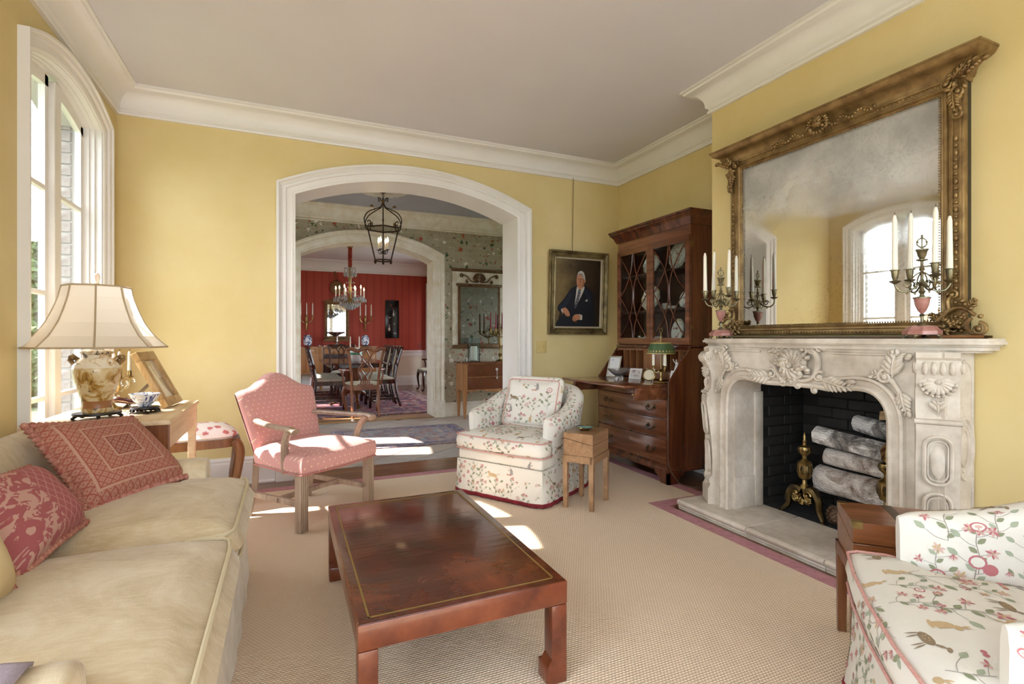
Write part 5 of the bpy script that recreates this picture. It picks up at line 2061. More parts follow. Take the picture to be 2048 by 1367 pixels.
# ================================================================ fire things
def andiron(label, y):
    t = thing('andiron', label, 'andiron', (2.885, y, HST), 0, 'brass andirons')
    MB().lathe([(.016, .16), (.03, .175), (.022, .19), (.014, .2), (.012, .225), (.03, .235), (.04, .26), (.044, .29), (.04, .315), (.042, .325), (.036, .335), (.018, .345), (.012, .355), (.014, .37), (.034, .39), (.038, .41), (.034, .425), (.014, .435), (.008, .45),
                (.012, .46), (.007, .47), (.009, .485), (.004, .50), (.001, .51)], 18).build('baluster', BRASS, t)
    MB().lathe([(.041, .262), (.0455, .29), (.041, .314)], 18, flute=(9, .05)).build('band', BRONZE, t)
    MB().lathe([(.03, .386), (.039, .408), (.035, .42)], 18, flute=(9, .05)).build('band', BRONZE, t)
    for s_ in (-1, 1):
        MB().tube(spline([(0, s_ * .01, .155), (0, s_ * .06, .165), (-.01, s_ * .095, .12), (-.01, s_ * .10, .06), (-.02, s_ * .125, .02), (-.03, s_ * .14, .006)], 5), lambda q: .024 * (1 - q) + .008, 8).ell((-.034, s_ * .143, .009), (.016, .011, .009)).build('leg', BRONZE, t)
    mb = MB()
    O = Orn(mb, (-.02, 0, .13), (0, -1, 0), (0, 0, 1), (-1, 0, 0))
    for s_ in (-1, 1):
        O.scroll(s_ * .035, .01, .026, 1.2, 0, .008, s_, .006)
        O.leaf(s_ * .02, 0, -pi / 2 + s_ * .8, .05, .04, .01, 3, 0)
    O.leaf(0, 0, -pi / 2, .05, .04, .012, 3, 0)
    mb.build('mask', BRASS, t, smooth=60)
    MB().tube([(.0, 0, .15), (.05, 0, .14), (.28, 0, .14), (.29, 0, .0)], .011, 6).build('log_bar', plain('black_iron', '#1c1a19', .6, .6), t)
    return t


andiron('brass andiron standing clear at the far side of the logs', 2.12)
andiron('brass andiron at the near side, half hidden by the stone jamb', 1.655)


def mat_bark(nm, c1, c2, c3):
    m = Mat(nm, c1, 0.9)
    n = m.noise(7, 5, 0.7, dist=0.6)
    v = m.vor(60, m.co('Object', (1, .4, 1)), feature='DISTANCE_TO_EDGE')
    c = m.ramp(n, [(.36, c3), (.48, c2), (.56, c1)])
    c = m.mix(m.ramp(v, [(0.0, .45), (.035, 0.0)]), c, '#4a4038')
    m.col(c)
    m.bump(m.math('ADD', m.math('MINIMUM', v, .25), m.math('MULTIPLY', n, .5)), .7, .02)
    return m.m


BARK = mat_bark('pale_flaky_bark', '#cfc6bd', '#b0a49a', '#6e5a49')
BARK2 = mat_bark('lichened_bark', '#d8d3cd', '#8f8881', '#3c3a3a')
HEART = Mat('cut_log_end', '#8a5a34', .8)
hr = HEART.wave(9, dist=1.5, kind='RINGS', axis='Y')
HEART.col(HEART.ramp(hr, [(0, '#6b3f20'), (.6, '#a06c40'), (1, '#b98755')]))
HEART = HEART.m


def log(label, x, y0, y1, z0, z1, r0, r1, mat, seed, dx=0.0, half=False):
    t = thing('firewood_log', label, 'log', (x, (y0 + y1) / 2, min(z0, z1) - max(r0, r1)), 0, 'split logs in the fireplace')
    rg = random.Random(seed)
    L = y1 - y0
    b = Vector((0, 0, -t.location.z))
    n, sg = 14, 16
    ph = [rg.uniform(.92, 1.08) for _ in range(sg)]
    mb = MB()

    def fn(u, v):
        k = int(round(v * sg)) % sg
        a = 2 * pi * k / sg
        r = (r0 + (r1 - r0) * u) * ph[k] * (1 + .035 * sin(u * 9 + k * .9 + seed))
        px, pz = r * cos(a), r * sin(a)
        if half and px > r * .15:
            px = r * .15
        return Vector((px + dx * (u - .5), L * (u - .5), z0 + (z1 - z0) * u + pz)) + b
    mb.grid(fn, n, sg, cv=True)
    mb.build('bark', mat, t, smooth=50)
    for u in (0, 1):
        e = [fn(u, k / sg) for k in range(sg)]
        MB().add(e + [sum(e, Vector()) / sg + Vector((0, .004 * (1 if u else -1), 0))], [(k, (k + 1) % sg, sg) for k in range(sg)]).build('cut_end', HEART, t, smooth=0)
    return t


log('thick pale log at the bottom of the fireplace stack', 3.00, 1.53, 2.10, .290, .295, .076, .08, BARK, 1)
log('slimmer pale log second from the bottom of the stack', 3.01, 1.53, 2.07, .424, .43, .053, .05, BARK, 2, .03)
log('lichen-spotted log with sawn orange end on the left of the stack', 2.965, 1.71, 2.09, .53, .565, .05, .052, BARK2, 3, -.02)
log('mottled white log lying across the back of the stack', 3.09, 1.53, 1.95, .60, .645, .054, .052, BARK2, 4, .05)
log('dark log at the back lower side of the stack', 3.135, 1.53, 1.80, .47, .47, .05, .05, mat_bark('dark_bark', '#55504e', '#3a3634', '#201d1c'), 5)
w_ = thing('split_wedge', 'pale split wedge of firewood on top of the stack', 'log', (3.09, 1.66, .695), 0)
MB().add([(-.04, .13, -.005), (-.03, -.12, .04), (-.05, .12, .045), (-.04, -.12, .115), (.06, .12, .0), (.06, -.12, .03), (.05, -.125, .085)],
         [(0, 1, 3, 2), (0, 4, 5, 1), (2, 3, 6, 4), (0, 2, 4), (1, 5, 6, 3), (4, 6, 5)]).build('split_face', wood('split_oak', '#b99a74', '#8f6f4b', '#cbb08c', 'Y', 2, .8), w_, smooth=20)
MB().ell((.06, -.05, .06), (.03, .08, .05), 10, 6).build('bark', bpy.data.materials['dark_bark'], w_)
CONE = plain('pinecone_scale', '#5a4030', .8, var=(30, '#7d6049'))
for (x, y, lb) in ((2.93, 1.955, 'brown pinecone on the firebox floor beside the andiron'), (2.95, 1.865, 'second pinecone further under the log stack')):
    pcn = thing('pinecone', lb, 'pinecone', (x, y, HST))
    MB().lathe([(.01, 0), (.034, .025), (.036, .05), (.02, .09), (.006, .105)], 10).build('core', CONE, pcn)
    mb = MB()
    for k in range(70):
        a, q = k * 2.39996, k / 70
        r = .046 * sin(pi * (.18 + .75 * q)) ** .8
        z = .008 + .1 * q
        d = Vector((cos(a), sin(a), .25))
        rot = d.to_track_quat('X', 'Z').to_matrix()
        mb.ell((r * cos(a), r * sin(a), z), (.011, .0095, .0035), 6, 4, rot=rot)
    mb.build('scales', CONE, pcn, smooth=60)
o = MB().tube([(2.84, 1.62 + .012 * cos(a * pi / 8), .845 + .014 * sin(a * pi / 8)) for a in range(16)], .003, 6, True).build('damper_ring', plain('iron_ring', '#4a4642', .4, .8))
tag(o, 'small iron damper ring hanging at the top of the firebox opening', 'ring')

# ================================================================ overmantel mirror
MT = 1.148
mir = thing('overmantel_mirror', 'large foxed overmantel mirror in carved gilt frame on the mantel', 'mirror', (0, 0, MT))


def mat_mirror():
    m = Mat('foxed_mirror_glass', '#d9d8d4', 0.02, 1.0)
    y, z = m.xyz(m.pos())[1], m.xyz(m.pos())[2]
    n = m.noise(1.7, 4, 0.55, m.pos())
    f = m.noise(60, 3, 0.7, m.pos())
    up = m.math('MULTIPLY', m.math('SUBTRACT', z, 1.42), 1.35)
    cl = m.math('ADD', m.math('MULTIPLY', m.math('SUBTRACT', n, 0.5), 1.6), up)
    cloud = m.ramp(cl, [(0.0, 0.0), (1.0, 1.0)], 'EASE')
    fox = m.ramp(m.math('ADD', m.math('MULTIPLY', f, 0.6), m.math('MULTIPLY', n, 0.5)), [(0.56, 0.0), (0.72, 1.0)])
    dark = m.ramp(m.math('ADD', m.noise(1.9, 5, .6, m.co('Object', 1.0, None, (3.3, 1.2, .7))), m.math('MULTIPLY', m.math('SUBTRACT', z, 1.9), .35)), [(0.44, 0.0), (0.66, 1.0)])
    b = m.mix(m.math('MULTIPLY', dark, 0.55), '#dcdbd6', '#74777a')
    b = m.mix(m.math('MULTIPLY', fox, 0.35), b, '#6f6b66')
    m.col(b)
    m.set('Roughness', m.math('ADD', 0.012, m.math('MULTIPLY', m.math('POWER', cloud, 2.0), 0.3)))
    m.set('Metallic', m.math('SUBTRACT', 1.0, m.math('MULTIPLY', cloud, 0.30)))
    return m.m


GX = 2.768
Y0, Y1, G0, G1 = 1.352, 2.475, 1.228 - MT, 2.268 - MT
MB().bb(GX, GX + .006, Y0, Y1, G0, G1).build('glass', mat_mirror(), mir, smooth=0)
MB().bb(GX + .01, XB - .002, Y0 - .09, Y1 + .09, .03, 2.38 - MT).build('backboard', BLACKWOOD, mir, smooth=0)
fx2 = lambda a, b, w: (GX + .004 - w, a, b)
inn = [(Y1, G0), (Y0, G0), (Y0, G1), (Y1, G1)]
MB().sweep(inn, [(0, 0), (0, .014), (.006, .018), (.012, .014), (.018, .022), (.026, .022), (.03, .014), (.03, -.01), (0, -.01)][::1], lambda a, b, w: fx2(a, b, w), True).build('sight_moulding', GILT, mir, smooth=30)
# beaded sight edge
mb = MB()
for i in range(90):
    t = i / 90
    for zz in (G0 + .004, G1 - .004):
        mb.ell((GX - .012, Y0 + (Y1 - Y0) * t, zz), .0045, 5, 3)
for i in range(84):
    t = i / 84
    for yy in (Y0 + .004, Y1 - .004):
        mb.ell((GX - .012, yy, G0 + (G1 - G0) * t), .0045, 5, 3)
mb.build('bead_edge', GILT, mir, smooth=60)
for yy, s_ in ((Y0, -1), (Y1, 1)):
    st_ = MB().bb(GX - .012, GX + .02, yy + s_ * .03, yy + s_ * .092, .023, G1 + .06, bev=.006).build('stile', GILT, mir)
    mb = MB()
    for k in range(26):
        z = .1 + k * .032
        mb.ell((GX - .018, yy + s_ * .062, z), (.008, .009, .014 if k % 2 else .008), 7, 4)
    mb.tube([(GX - .014, yy + s_ * .048, .08), (GX - .014, yy + s_ * .048, G1)], .004, 5)
    mb.tube([(GX - .014, yy + s_ * .076, .08), (GX - .014, yy + s_ * .076, G1)], .004, 5)
    mb.build('husk_column', GILT, st_, smooth=60)
rail = MB().bb(GX - .012, GX + .02, Y0 - .09, Y1 + .09, .022, G0 - .028, bev=.005).build('bottom_rail', GILT, mir)
mb = MB()
for k in range(70):
    mb.ell((GX - .016, Y0 - .08 + k * .0186, .035), (.006, .0075, .007), 6, 4)
mb.build('leaf_tip_band', GILT, rail, smooth=60)
cor = [(0, G1 + .03), (.012, G1 + .03), (.014, G1 + .045), (.022, G1 + .05), (.024, G1 + .058)] + [(.026 + .05 * (1 - cos(t * pi / 12)), G1 + .06 + .05 * sin(t * pi / 12)) for t in range(7)] + \
    [(.082, G1 + .114), (.09, G1 + .118), (.1, G1 + .132), (.102, G1 + .138), (.106, G1 + .14), (.106, G1 + .15), (0, G1 + .15)]
MB().sweep([(XB - .006, Y0 - .085), (GX, Y0 - .085), (GX, Y1 + .085), (XB - .006, Y1 + .085)], [(a, b) for a, b in cor], lambda a, b, w: (a, b, w)).build('cornice', GILT, mir, smooth=30)
cband = MB().bb(GX - .008, GX + .02, Y0 - .085, Y1 + .085, G1 + .028, G1 + .06).build('frieze', GILT, mir)
mb = MB()
for k in range(64):
    mb.ell((GX - .014, Y0 - .06 + k * .0195, G1 + .043), (.006, .008, .008), 6, 4)
mb.build('leaf_tip_band', GILT, cband, smooth=60)


def gilt_orn(name, fnorn):
    mb = MB()
    fnorn(mb)
    return mb.build(name, GILT, mir, smooth=60)


def top_corner(s):
    def f(mb):
        rg = random.Random(9 + s)
        O = Orn(mb, (GX - .022, (Y0 - .06) if s < 0 else (Y1 + .06), G1 + .04), (0, -1, 0), (0, 0, 1), (-1, 0, 0))
        q = -s     # outward direction along u
        for k in range(9):
            O.blob(rg.uniform(-.03, .04) * q, rg.uniform(-.06, .03), .018, .011, .013, rg.uniform(0, 3), .008)
        O.leaf(0, 0, pi / 2 + q * -.7, .09, .04, .016, 4, -.2)
        O.leaf(.01 * q, .0, (0.35 if q > 0 else pi - .35), .10, .035, .016, 4, .3 * q)
        O.scroll(.02 * q, -.06, .03, 1.3, pi / 2, .009, q, .01)
        O.scroll(-.03 * q, -.01, .024, 1.2, 0, .008, -q, .01)
        O.leaf(.0, -.05, -pi / 2, .1, .04, .014, 5, .3 * q)
        O.scroll(.012 * q, -.16, .022, 1.3, pi / 2, .008, -q, .008)
        O.line([(.03 * q, -.08), (.0, -.12), (.03 * q, -.17)], .009, .006)
        for k in range(5):
            O.blob((.06 + .013 * k) * q, .01 + .008 * k, .013, .01, .012, .5, .02)
        O.blob(.12 * q, .04, .017, .013, .014, .4, .02)
    return f


gilt_orn('corner_ornament', top_corner(-1))
gilt_orn('corner_ornament', top_corner(1))


def bottom_corner(s):
    def f(mb):
        rg = random.Random(19 + s)
        q = -s
        O = Orn(mb, (GX - .022, (Y0 - .075) if s < 0 else (Y1 + .075), .012), (0, -1, 0), (0, 0, 1), (-1, 0, 0))
        O.line([(-.075 * q, .07), (-.03 * q, .115), (.02 * q, .125), (.065 * q, .09)], .012, .008, .012)
        O.line([(-.03 * q, .115), (-.035 * q, .16), (-.01 * q, .19)], .011, .007, .012)
        O.scroll(-.015 * q, .185, .022, 1.2, pi, .008, -q, .01)
        O.scroll(.08 * q, .03, .028, 1.3, pi / 2, .01, -q, .012)
        O.line([(.05 * q, .08), (.035 * q, .05), (.05 * q, .015), (.09 * q, .01)], .011, .008, .014)
        for k in range(34):
            O.blob(rg.uniform(-.07, .035) * q, rg.uniform(.012, .1), rg.uniform(.009, .017), rg.uniform(.006, .011), .012, rg.uniform(0, 3), .008)
        for k, (a, b) in enumerate(((.03, .14), (.05, .12), (.085, .085), (.02, .155), (-.06, .1))):
            O.blob(a * q, b, .012, .01, .012, .3, .014)
        O.leaf(.04 * q, .12, (1.0 if q > 0 else pi - 1.0), .05, .03, .012, 3, 0)
        O.leaf(-.07 * q, .07, (2.4 if q > 0 else pi - 2.4), .05, .03, .012, 3, 0)
    return f


gilt_orn('foot_ornament', bottom_corner(-1))
gilt_orn('foot_ornament', bottom_corner(1))


def crest(mb):
    O = Orn(mb, (GX - .05, (Y0 + Y1) / 2, G1 + .075), (0, -1, 0), (0, 0, 1), (-1, 0, 0))
    for k in range(20):
        a = 2 * pi * k / 20
        O.blob(.055 * cos(a), .045 * sin(a) + .0, .014, .01, .013, a, .012)
    O.scroll(-.04, -.02, .03, 1.2, 0, .009, 1, .014)
    O.scroll(.04, -.02, .03, 1.2, pi, .009, -1, .014)
    O.leaf(0, -.01, pi / 2, .07, .045, .018, 4, 0)
    O.scroll(0, .05, .02, 1.2, -pi / 2, .008, 1, .016)
    O.blob(0, 0, .03, .022, .02, 0, .014)
    for s_ in (-1, 1):
        O.line([(s_ * .05, -.01), (s_ * .10, -.035), (s_ * .15, -.015), (s_ * .20, -.035), (s_ * .25, -.01), (s_ * .30, -.03)], .009, .006, .006)
        for k in range(16):
            a = .07 + .0155 * k
            O.blob(s_ * a, -.022 - .012 * sin(k * 1.05), .011, .008, .01, k, .012)


gilt_orn('garland_crest', crest)
# plinth board under the mirror and the long wooden tool lying at its end
pl = MB().bb(2.70, XB - .004, 1.20, 2.62, MT + .0002, MT + .010, bev=.002).build('plinth_board', wood('dark_plinth', '#4f3220', '#2c190d', '#6b4a30', 'Y', 1, .35))
tag(pl, 'thin dark wooden board on the mantel under the mirror', 'board')
mir.location.z += .0
sk = thing('fire_lighter', 'long thin two-tone wooden fire lighter lying on the near end of the mantel', 'fire lighter', (2.66, 1.26, MT))
MB().tube([(0, .13, .008), (.03, -.10, .008)], .0078, 8).build('shaft', wood('lighter_wood', '#8d5f3a', '#5e3a1e', '#a97c52', 'Y', 1.5, .3), sk)
MB().tube([(.03, -.10, .008), (.0335, -.125, .008)], .0055, 8).build('tip', BRONZE, sk)
MB().lathe([(.0086, -.008), (.0086, .008)], 10).xf(Matrix.Identity(4)).build('ferrule', SILVER, sk).matrix_local = Matrix.Translation((.003, .105, .0088)) @ Matrix.Rotation(pi / 2, 4, 'X')

# ================================================================ mantel candelabra
REDMARB = plain('rose_marble', '#b4847c', .3, var=(26, '#8f5a50'))
ANTBR = plain('antique_bronze_gilt', '#8d8264', .38, .85, var=(30, '#5d5847'))


def mantel_cand(label, x, y, rz, side):
    t = thing('mantel_candelabrum', label, 'candelabra', (x, y, MT), rz, 'mantel candelabra')
    MB().lathe([(.072, .018), (.072, .034), (.066, .04), (.05, .056), (.03, .058)], 8, sq=True).build('marble_base', REDMARB, t, smooth=20)
    for k in range(4):
        a = pi / 4 + k * pi / 2
        MB().tube([(.052 * cos(a), .052 * sin(a), .018), (.066 * cos(a), .066 * sin(a), .01), (.072 * cos(a), .072 * sin(a), .002)], .006, 6).ell((.06 * cos(a), .06 * sin(a), .014), (.012, .012, .006)).build('foot', ANTBR, t)
    MB().lathe([(.02, .058), (.016, .066), (.007, .075), (.006, .1), (.012, .105), (.006, .112)], 14).build('lower_stem', ANTBR, t)
    MB().lathe([(.006, .112), (.016, .125), (.026, .15), (.03, .175), (.031, .18), (.012, .185)], 18).build('marble_urn', REDMARB, t)
    MB().lathe([(.034, .18), (.034, .185), (.01, .19), (.008, .2), (.014, .21), (.008, .222), (.006, .235), (.016, .245), (.007, .255), (.006, .30), (.012, .31), (.006, .32), (.006, .345), (.022, .35), (.022, .354), (.01, .358), (.016, .37), (.02, .39), (.024, .394), (.024, .4),
                (.01, .402)], 16).build('stem', ANTBR, t)
    mb = MB()
    O = Orn(mb, (0, 0, .42), (1, 0, 0), (0, 0, 1), (0, -1, 0))
    for s_ in (-1, 1):
        O.line([(0, -.015), (s_ * .018, 0), (s_ * .016, .02), (0, .03)], .004, .003, 0)
        O.blob(s_ * .018, .012, .006, .005, .005, 0, 0)
    O.blob(0, .035, .006, .012, .005, 0, 0)
    O.line([(0, -.02), (0, .03)], .004, .003, 0)
    mb.build('finial', ANTBR, t, smooth=60)
    for k in range(4):
        a = 2 * pi * k / 4
        u = Vector((cos(a), sin(a), 0))
        Rr, zc_ = .105, .262
        mb = MB()
        f = lambda r, z: tuple(u * r + Vector((0, 0, z)))
        mb.tube(spline([f(.0, .27), f(.02, .235), f(.05, .215), f(.085, .215), f(Rr, .24), f(Rr, zc_)], 5), .0045, 6)
        mb.tube([f(.055 + .018 * (1 - .6 * q) * cos(q * 8), .24 + .018 * (1 - .6 * q) * sin(q * 8)) for q in [i / 18 for i in range(19)]], .0032, 5)
        mb.tube(spline([f(.0, .30), f(.025, .285), f(.04, .262), f(.03, .25)], 4), .0032, 5)
        mb.ell(f(.06, .208), (.005, .005, .009))
        ar = mb.build('arm', ANTBR, t)
        hz = .262 + (.015 if k % 2 else 0)
        MB().lathe([(.004, .245), (.022, .257), (.024, .26), (.008, .264), (.012, .275), (.0145, .295), (.015, .305), (.021, .307), (.021, .31), (.011, .31)], 14, f(Rr, hz - .262)).build('cup', ANTBR, ar)
        p = Matrix.Translation((x, y, MT)) @ Matrix.Rotation(rz, 4, 'Z') @ Vector(f(Rr, hz + .047))
        pos = ('outermost left', 'inner left', 'outermost right', 'inner right')[{0: 3, 1: 2, 2: 1, 3: 0}[k]]
        candle(tuple(p), (.235, .265, .25, .24)[k], .0125, 'ivory taper candle, %s in the %s mantel candelabrum' % (pos, side), group='taper candles on the mantel', lean=(.0, .03, -.01, .02)[k])
    return t


mantel_cand('bronze and rose marble candelabrum with four tapers on the near end of the mantel', 2.60, 1.345, radians(-38), 'near')
mantel_cand('bronze and rose marble candelabrum with tapers at the far end of the mantel', 2.60, 2.50, radians(-20), 'far')

# ================================================================ secretary bookcase in the alcove
sec = thing('secretary_bookcase', 'tall mahogany secretary bookcase with glazed doors and open writing flap', 'secretary')
SX0, SX1, SY0, SY1 = 2.72, 3.25, 3.14, 4.12
LZ = 0.79
UX = 2.95                      # front of the upper case
INTER = wood('mahogany_interior', '#4a2416', '#2c130a', '#5e3320', 'Y', 1.0, .4)
SATIN = wood('prospect_door_wood', '#8a5a3a', '#6b4026', '#a5734f', 'Z', 1.2, .3, .3)
# carcase sides with the slanted fall line
for ya, yb in ((SY0, SY0 + .02), (SY1 - .02, SY1)):
    MB().prism([(SX0, .10), (SX1, .10), (SX1, 1.08), (UX, 1.08), (SX0, LZ + .005)], lambda a, b, w: (a, w, b), ya, yb).build('side_panel', MAHOG, sec, smooth=0, bevel=.002)
MB().bb(SX0 + .008, SX1, SY0 + .02, SY1 - .02, .11, LZ - .02).bb(SX1 - .02, SX1, SY0 + .02, SY1 - .02, LZ - .02, 1.08).build('carcase', MAHOG, sec, smooth=0)
MB().bb(SX0 - .002, SX1 - .02, SY0 + .02, SY1 - .02, LZ - .018, LZ).build('desk_floor', MAHOGY, sec, smooth=0)
MB().bb(UX - .02, SX1, SY0, SY1, 1.066, 1.09, bev=.004).build('waist_moulding', MAHOG, sec)
MB().sweep([(SX1, SY0 - .0), (SX0, SY0), (SX0, SY1), (SX1, SY1)], [(0, .10), (.014, .10), (.014, .118), (.006, .128), (.006, .138), (0, .145)], lambda x, y, b: (x, y, b)).build('base_moulding', MAHOG, sec, smooth=30)
# bracket feet
for sy, y in ((1, SY0 - .012), (-1, SY1 + .012)):
    for x, sx in ((SX0 - .012, 1), (SX1 - .0, -1)):
        f = [(0, .0097), (.11, .0097), (.115, .02), (.13, .045), (.15, .06), (.19, .075), (.2, .10), (0, .10)]
        mb = MB().prism([(y + sy * a * .8, b) for a, b in f], FX, x, x + sx * .022).prism([(x + sx * a * .8, b) for a, b in f], FY, y, y + sy * .022)
        mb.build('bracket_foot', MAHOG, sec, smooth=20)
# drawers with brass swan-neck pulls
def pull(parent, y, z, x=SX0 - .012):
    for s_ in (-1, 1):
        MB().ell((x, y + s_ * .04, z), (.004, .013, .019), 10, 6).ell((x - .002, y + s_ * .048, z), (.003, .006, .014), 8, 4).build('back_plate', BRONZE, parent)
    MB().tube(spline([(x - .004, y - .04, z), (x - .018, y - .042, z - .006), (x - .02, y - .028, z - .022), (x - .02, y, z - .028), (x - .02, y + .028, z - .022), (x - .018, y + .042, z - .006), (x - .004, y + .04, z)], 4), .0045, 6).build('bail', BRONZE, parent)


for z0, z1 in ((.52, .665), (.365, .51), (.165, .35)):
    d = MB().bb(SX0 - .008, SX0 + .02, SY0 + .026, SY1 - .026, z0, z1, bev=.004).build('drawer', MAHOGY, sec)
    for y in (SY0 + .19, SY1 - .19):
        pull(d, y, (z0 + z1) / 2 + .006)
    MB().bb(SX0 - .0095, SX0, (SY0 + SY1) / 2 - .003, (SY0 + SY1) / 2 + .003, (z0 + z1) / 2 + .012, (z0 + z1) / 2 + .034).build('keyhole', BLACKWOOD, d, smooth=0)
# lopers pulled out to carry the flap
for y in (SY0 + .045, SY1 - .045):
    lp = MB().bb(2.43, SX0 + .1, y - .016, y + .016, .672, LZ - .02, bev=.003).build('loper', MAHOGY, sec)
    MB().lathe([(.004, 0), (.004, .012), (.009, .016), (.006, .024)], 10).build('knob', BRASS, lp).matrix_local = Matrix.Translation((2.43, y, .72)) @ Matrix.Rotation(-pi / 2, 4, 'Y')
MB().bb(SX0 - .004, SX0 + .02, SY0 + .07, SY1 - .07, .675, LZ - .022, bev=.003).build('frieze_drawer', MAHOGY, sec)
MB().bb(2.315, SX0 - .003, SY0 + .02, SY1 - .02, LZ - .019, LZ, bev=.005).build('writing_flap', MAHOGY, sec)
# pigeonholes
PX = 2.93
MB().bb(PX, SX1 - .02, SY0 + .02, SY1 - .02, LZ + .075, LZ + .083).bb(PX - .004, SX1 - .02, SY0 + .02, SY1 - .02, 1.056, 1.066).build('pigeonhole_shelf', INTER, sec, smooth=0)
for k in range(6):
    ya = SY0 + .03 + k * .155
    MB().bb(PX - .004, PX + .2, ya, ya + .148, LZ + .006, LZ + .072, bev=.003).build('small_drawer', SATIN, sec)
yl = [SY1 - .02 - .098 * k for k in range(1, 5)]
yr = [SY0 + .02 + .098 * k for k in range(1, 4)]
for y in yl + yr:
    MB().bb(PX, SX1 - .03, y - .003, y + .003, LZ + .083, 1.056).build('divider', SATIN, sec, smooth=0)
for y0_, n in ((SY1 - .02, 4), (SY0 + .02 + .098 * 3, 3)):
    for k in range(n):
        a, b = y0_ - .098 * k, y0_ - .098 * (k + 1)
        m_ = (a + b) / 2
        MB().prism([(a, 1.056), (b, 1.056), (b, 1.028), (m_ + -.03, 1.046), (m_, 1.036), (m_ + .03, 1.046), (a, 1.028)], FX, PX, PX + .006).build('valance', SATIN, sec, smooth=0)
MB().bb(PX - .004, PX + .012, yr[-1] + .004, yl[-1] - .004, LZ + .083, 1.056, bev=.003).build('prospect_door', SATIN, sec)
# upper case
UY0, UY1, UZ0, UZ1 = 3.142, 4.112, 1.09, 2.075
for ya, yb in ((UY0, UY0 + .02), (UY1 - .02, UY1)):
    MB().bb(UX, SX1, ya, yb, UZ0, UZ1).build('upper_side', MAHOG, sec, smooth=0)
MB().bb(SX1 - .012, SX1, UY0, UY1, UZ0, UZ1).bb(UX + .01, SX1, UY0 + .02, UY1 - .02, UZ0, UZ0 + .015).bb(UX + .01, SX1, UY0 + .02, UY1 - .02, UZ1 - .1, UZ1).build('upper_carcase', INTER, sec, smooth=0)
for z in (1.40, 1.74):
    MB().bb(UX + .03, SX1 - .012, UY0 + .02, UY1 - .02, z - .014, z).build('shelf', INTER, sec, smooth=0)
MB().bb(UX - .004, UX + .02, UY0, UY1, 1.985, UZ1 + .0).build('frieze', MAHOGY, sec, smooth=0)
MB().sweep([(SX1, UY0), (UX - .004, UY0), (UX - .004, UY1), (SX1, UY1)], [(0, 2.06), (.012, 2.062), (.016, 2.075), (.024, 2.085), (.03, 2.105), (.044, 2.125), (.058, 2.135), (.06, 2.15), (.068, 2.155), (.068, 2.172), (0, 2.172)],
           lambda x, y, b: (x, y, b)).bb(UX + .0, SX1, UY0 + .001, UY1 - .001, 2.15, 2.17).build('cornice', MAHOG, sec, smooth=30)
CGLASS = thin_glass('cabinet_glass', '#f2f4f2', 1.0)
dz0, dz1, st = UZ0 + .008, 1.98, .042
for ya, yb in ((UY0 + .004, (UY0 + UY1) / 2 - .001), ((UY0 + UY1) / 2 + .001, UY1 - .004)):
    dr = MB().bb(UX - .018, UX, ya, ya + st, dz0, dz1).bb(UX - .018, UX, yb - st, yb, dz0, dz1).bb(UX - .0179, UX, ya + st, yb - st, dz0, dz0 + .055).bb(UX - .0179, UX, ya + st, yb - st, dz1 - .05, dz1).build('door', MAHOGY, sec, smooth=0)
    a0, a1, b0, b1 = ya + st, yb - st, dz0 + .055, dz1 - .05
    MB().bb(UX - .006, UX - .004, a0, a1, b0, b1).build('pane', CGLASS, dr, smooth=0)
    q = lambda u, v: (UX - .012, a1 + (a0 - a1) * u, b0 + (b1 - b0) * v)
    for cv in ([(0, 1), (.2, .87), (.37, .74), (.47, .6), (.485, .5), (.47, .4), (.37, .24), (.2, .12), (0, 0)], [(1, 1), (.8, .87), (.63, .74), (.53, .6), (.515, .5), (.53, .4), (.63, .24), (.8, .12), (1, 0)],
               [(.48, 1), (.45, .87), (.37, .74), (.2, .6), (0, .5)], [(.52, 1), (.55, .87), (.63, .74), (.8, .6), (1, .5)], [(0, .5), (.2, .38), (.37, .24), (.45, .12), (.48, 0)], [(1, .5), (.8, .38), (.63, .24), (.55, .12), (.52, 0)]):
        MB().tube(spline([q(u, v) for u, v in cv], 5), .0055, 6).build('astragal', MAHOG, dr)
MB().bb(UX - .022, UX - .018, (UY0 + UY1) / 2 - .004, (UY0 + UY1) / 2 + .004, 1.50, 1.52).tube([(UX - .022, (UY0 + UY1) / 2, 1.505), (UX - .026, (UY0 + UY1) / 2, 1.47), (UX - .024, (UY0 + UY1) / 2 + .003, 1.40)], .004, 6).build('key_tassel', plain('faded_tassel', '#a9604c', .9), sec)
for z in (1.2, 1.88):
    MB().bb(UX + .001, UX + .02, UY0 - .0025, UY0, z, z + .05).build('hinge', BRASS, sec, smooth=0)


# ---------------------------------------------------------------- china in the bookcase
def mat_china(nm, rim, motif, sc=30):
    m = Mat(nm, '#e6e3de', .15)
    x, y, z = m.xyz(m.co())
    d = m.math('SQRT', m.math('ADD', m.math('MULTIPLY', y, y), m.math('MULTIPLY', z, z)))
    n = m.noise(sc, 3, .6)
    c = m.mix(m.math('GREATER_THAN', n, .6), '#e8e5e0', motif)
    t = m.noise(sc * 2.2, 2, .6)
    ed = m.math('MULTIPLY', m.math('GREATER_THAN', d, .085), m.math('GREATER_THAN', t, .5))
    m.col(m.mix(ed, c, rim))
    return m.m


CH1 = mat_china('flowered_porcelain', '#a8a79c', '#a98a86')
CH2 = mat_china('gold_rim_porcelain', '#b9a36a', '#a7777c', 22)
CH3 = mat_china('blue_rim_porcelain', '#8ea1ad', '#a18f9a', 26)


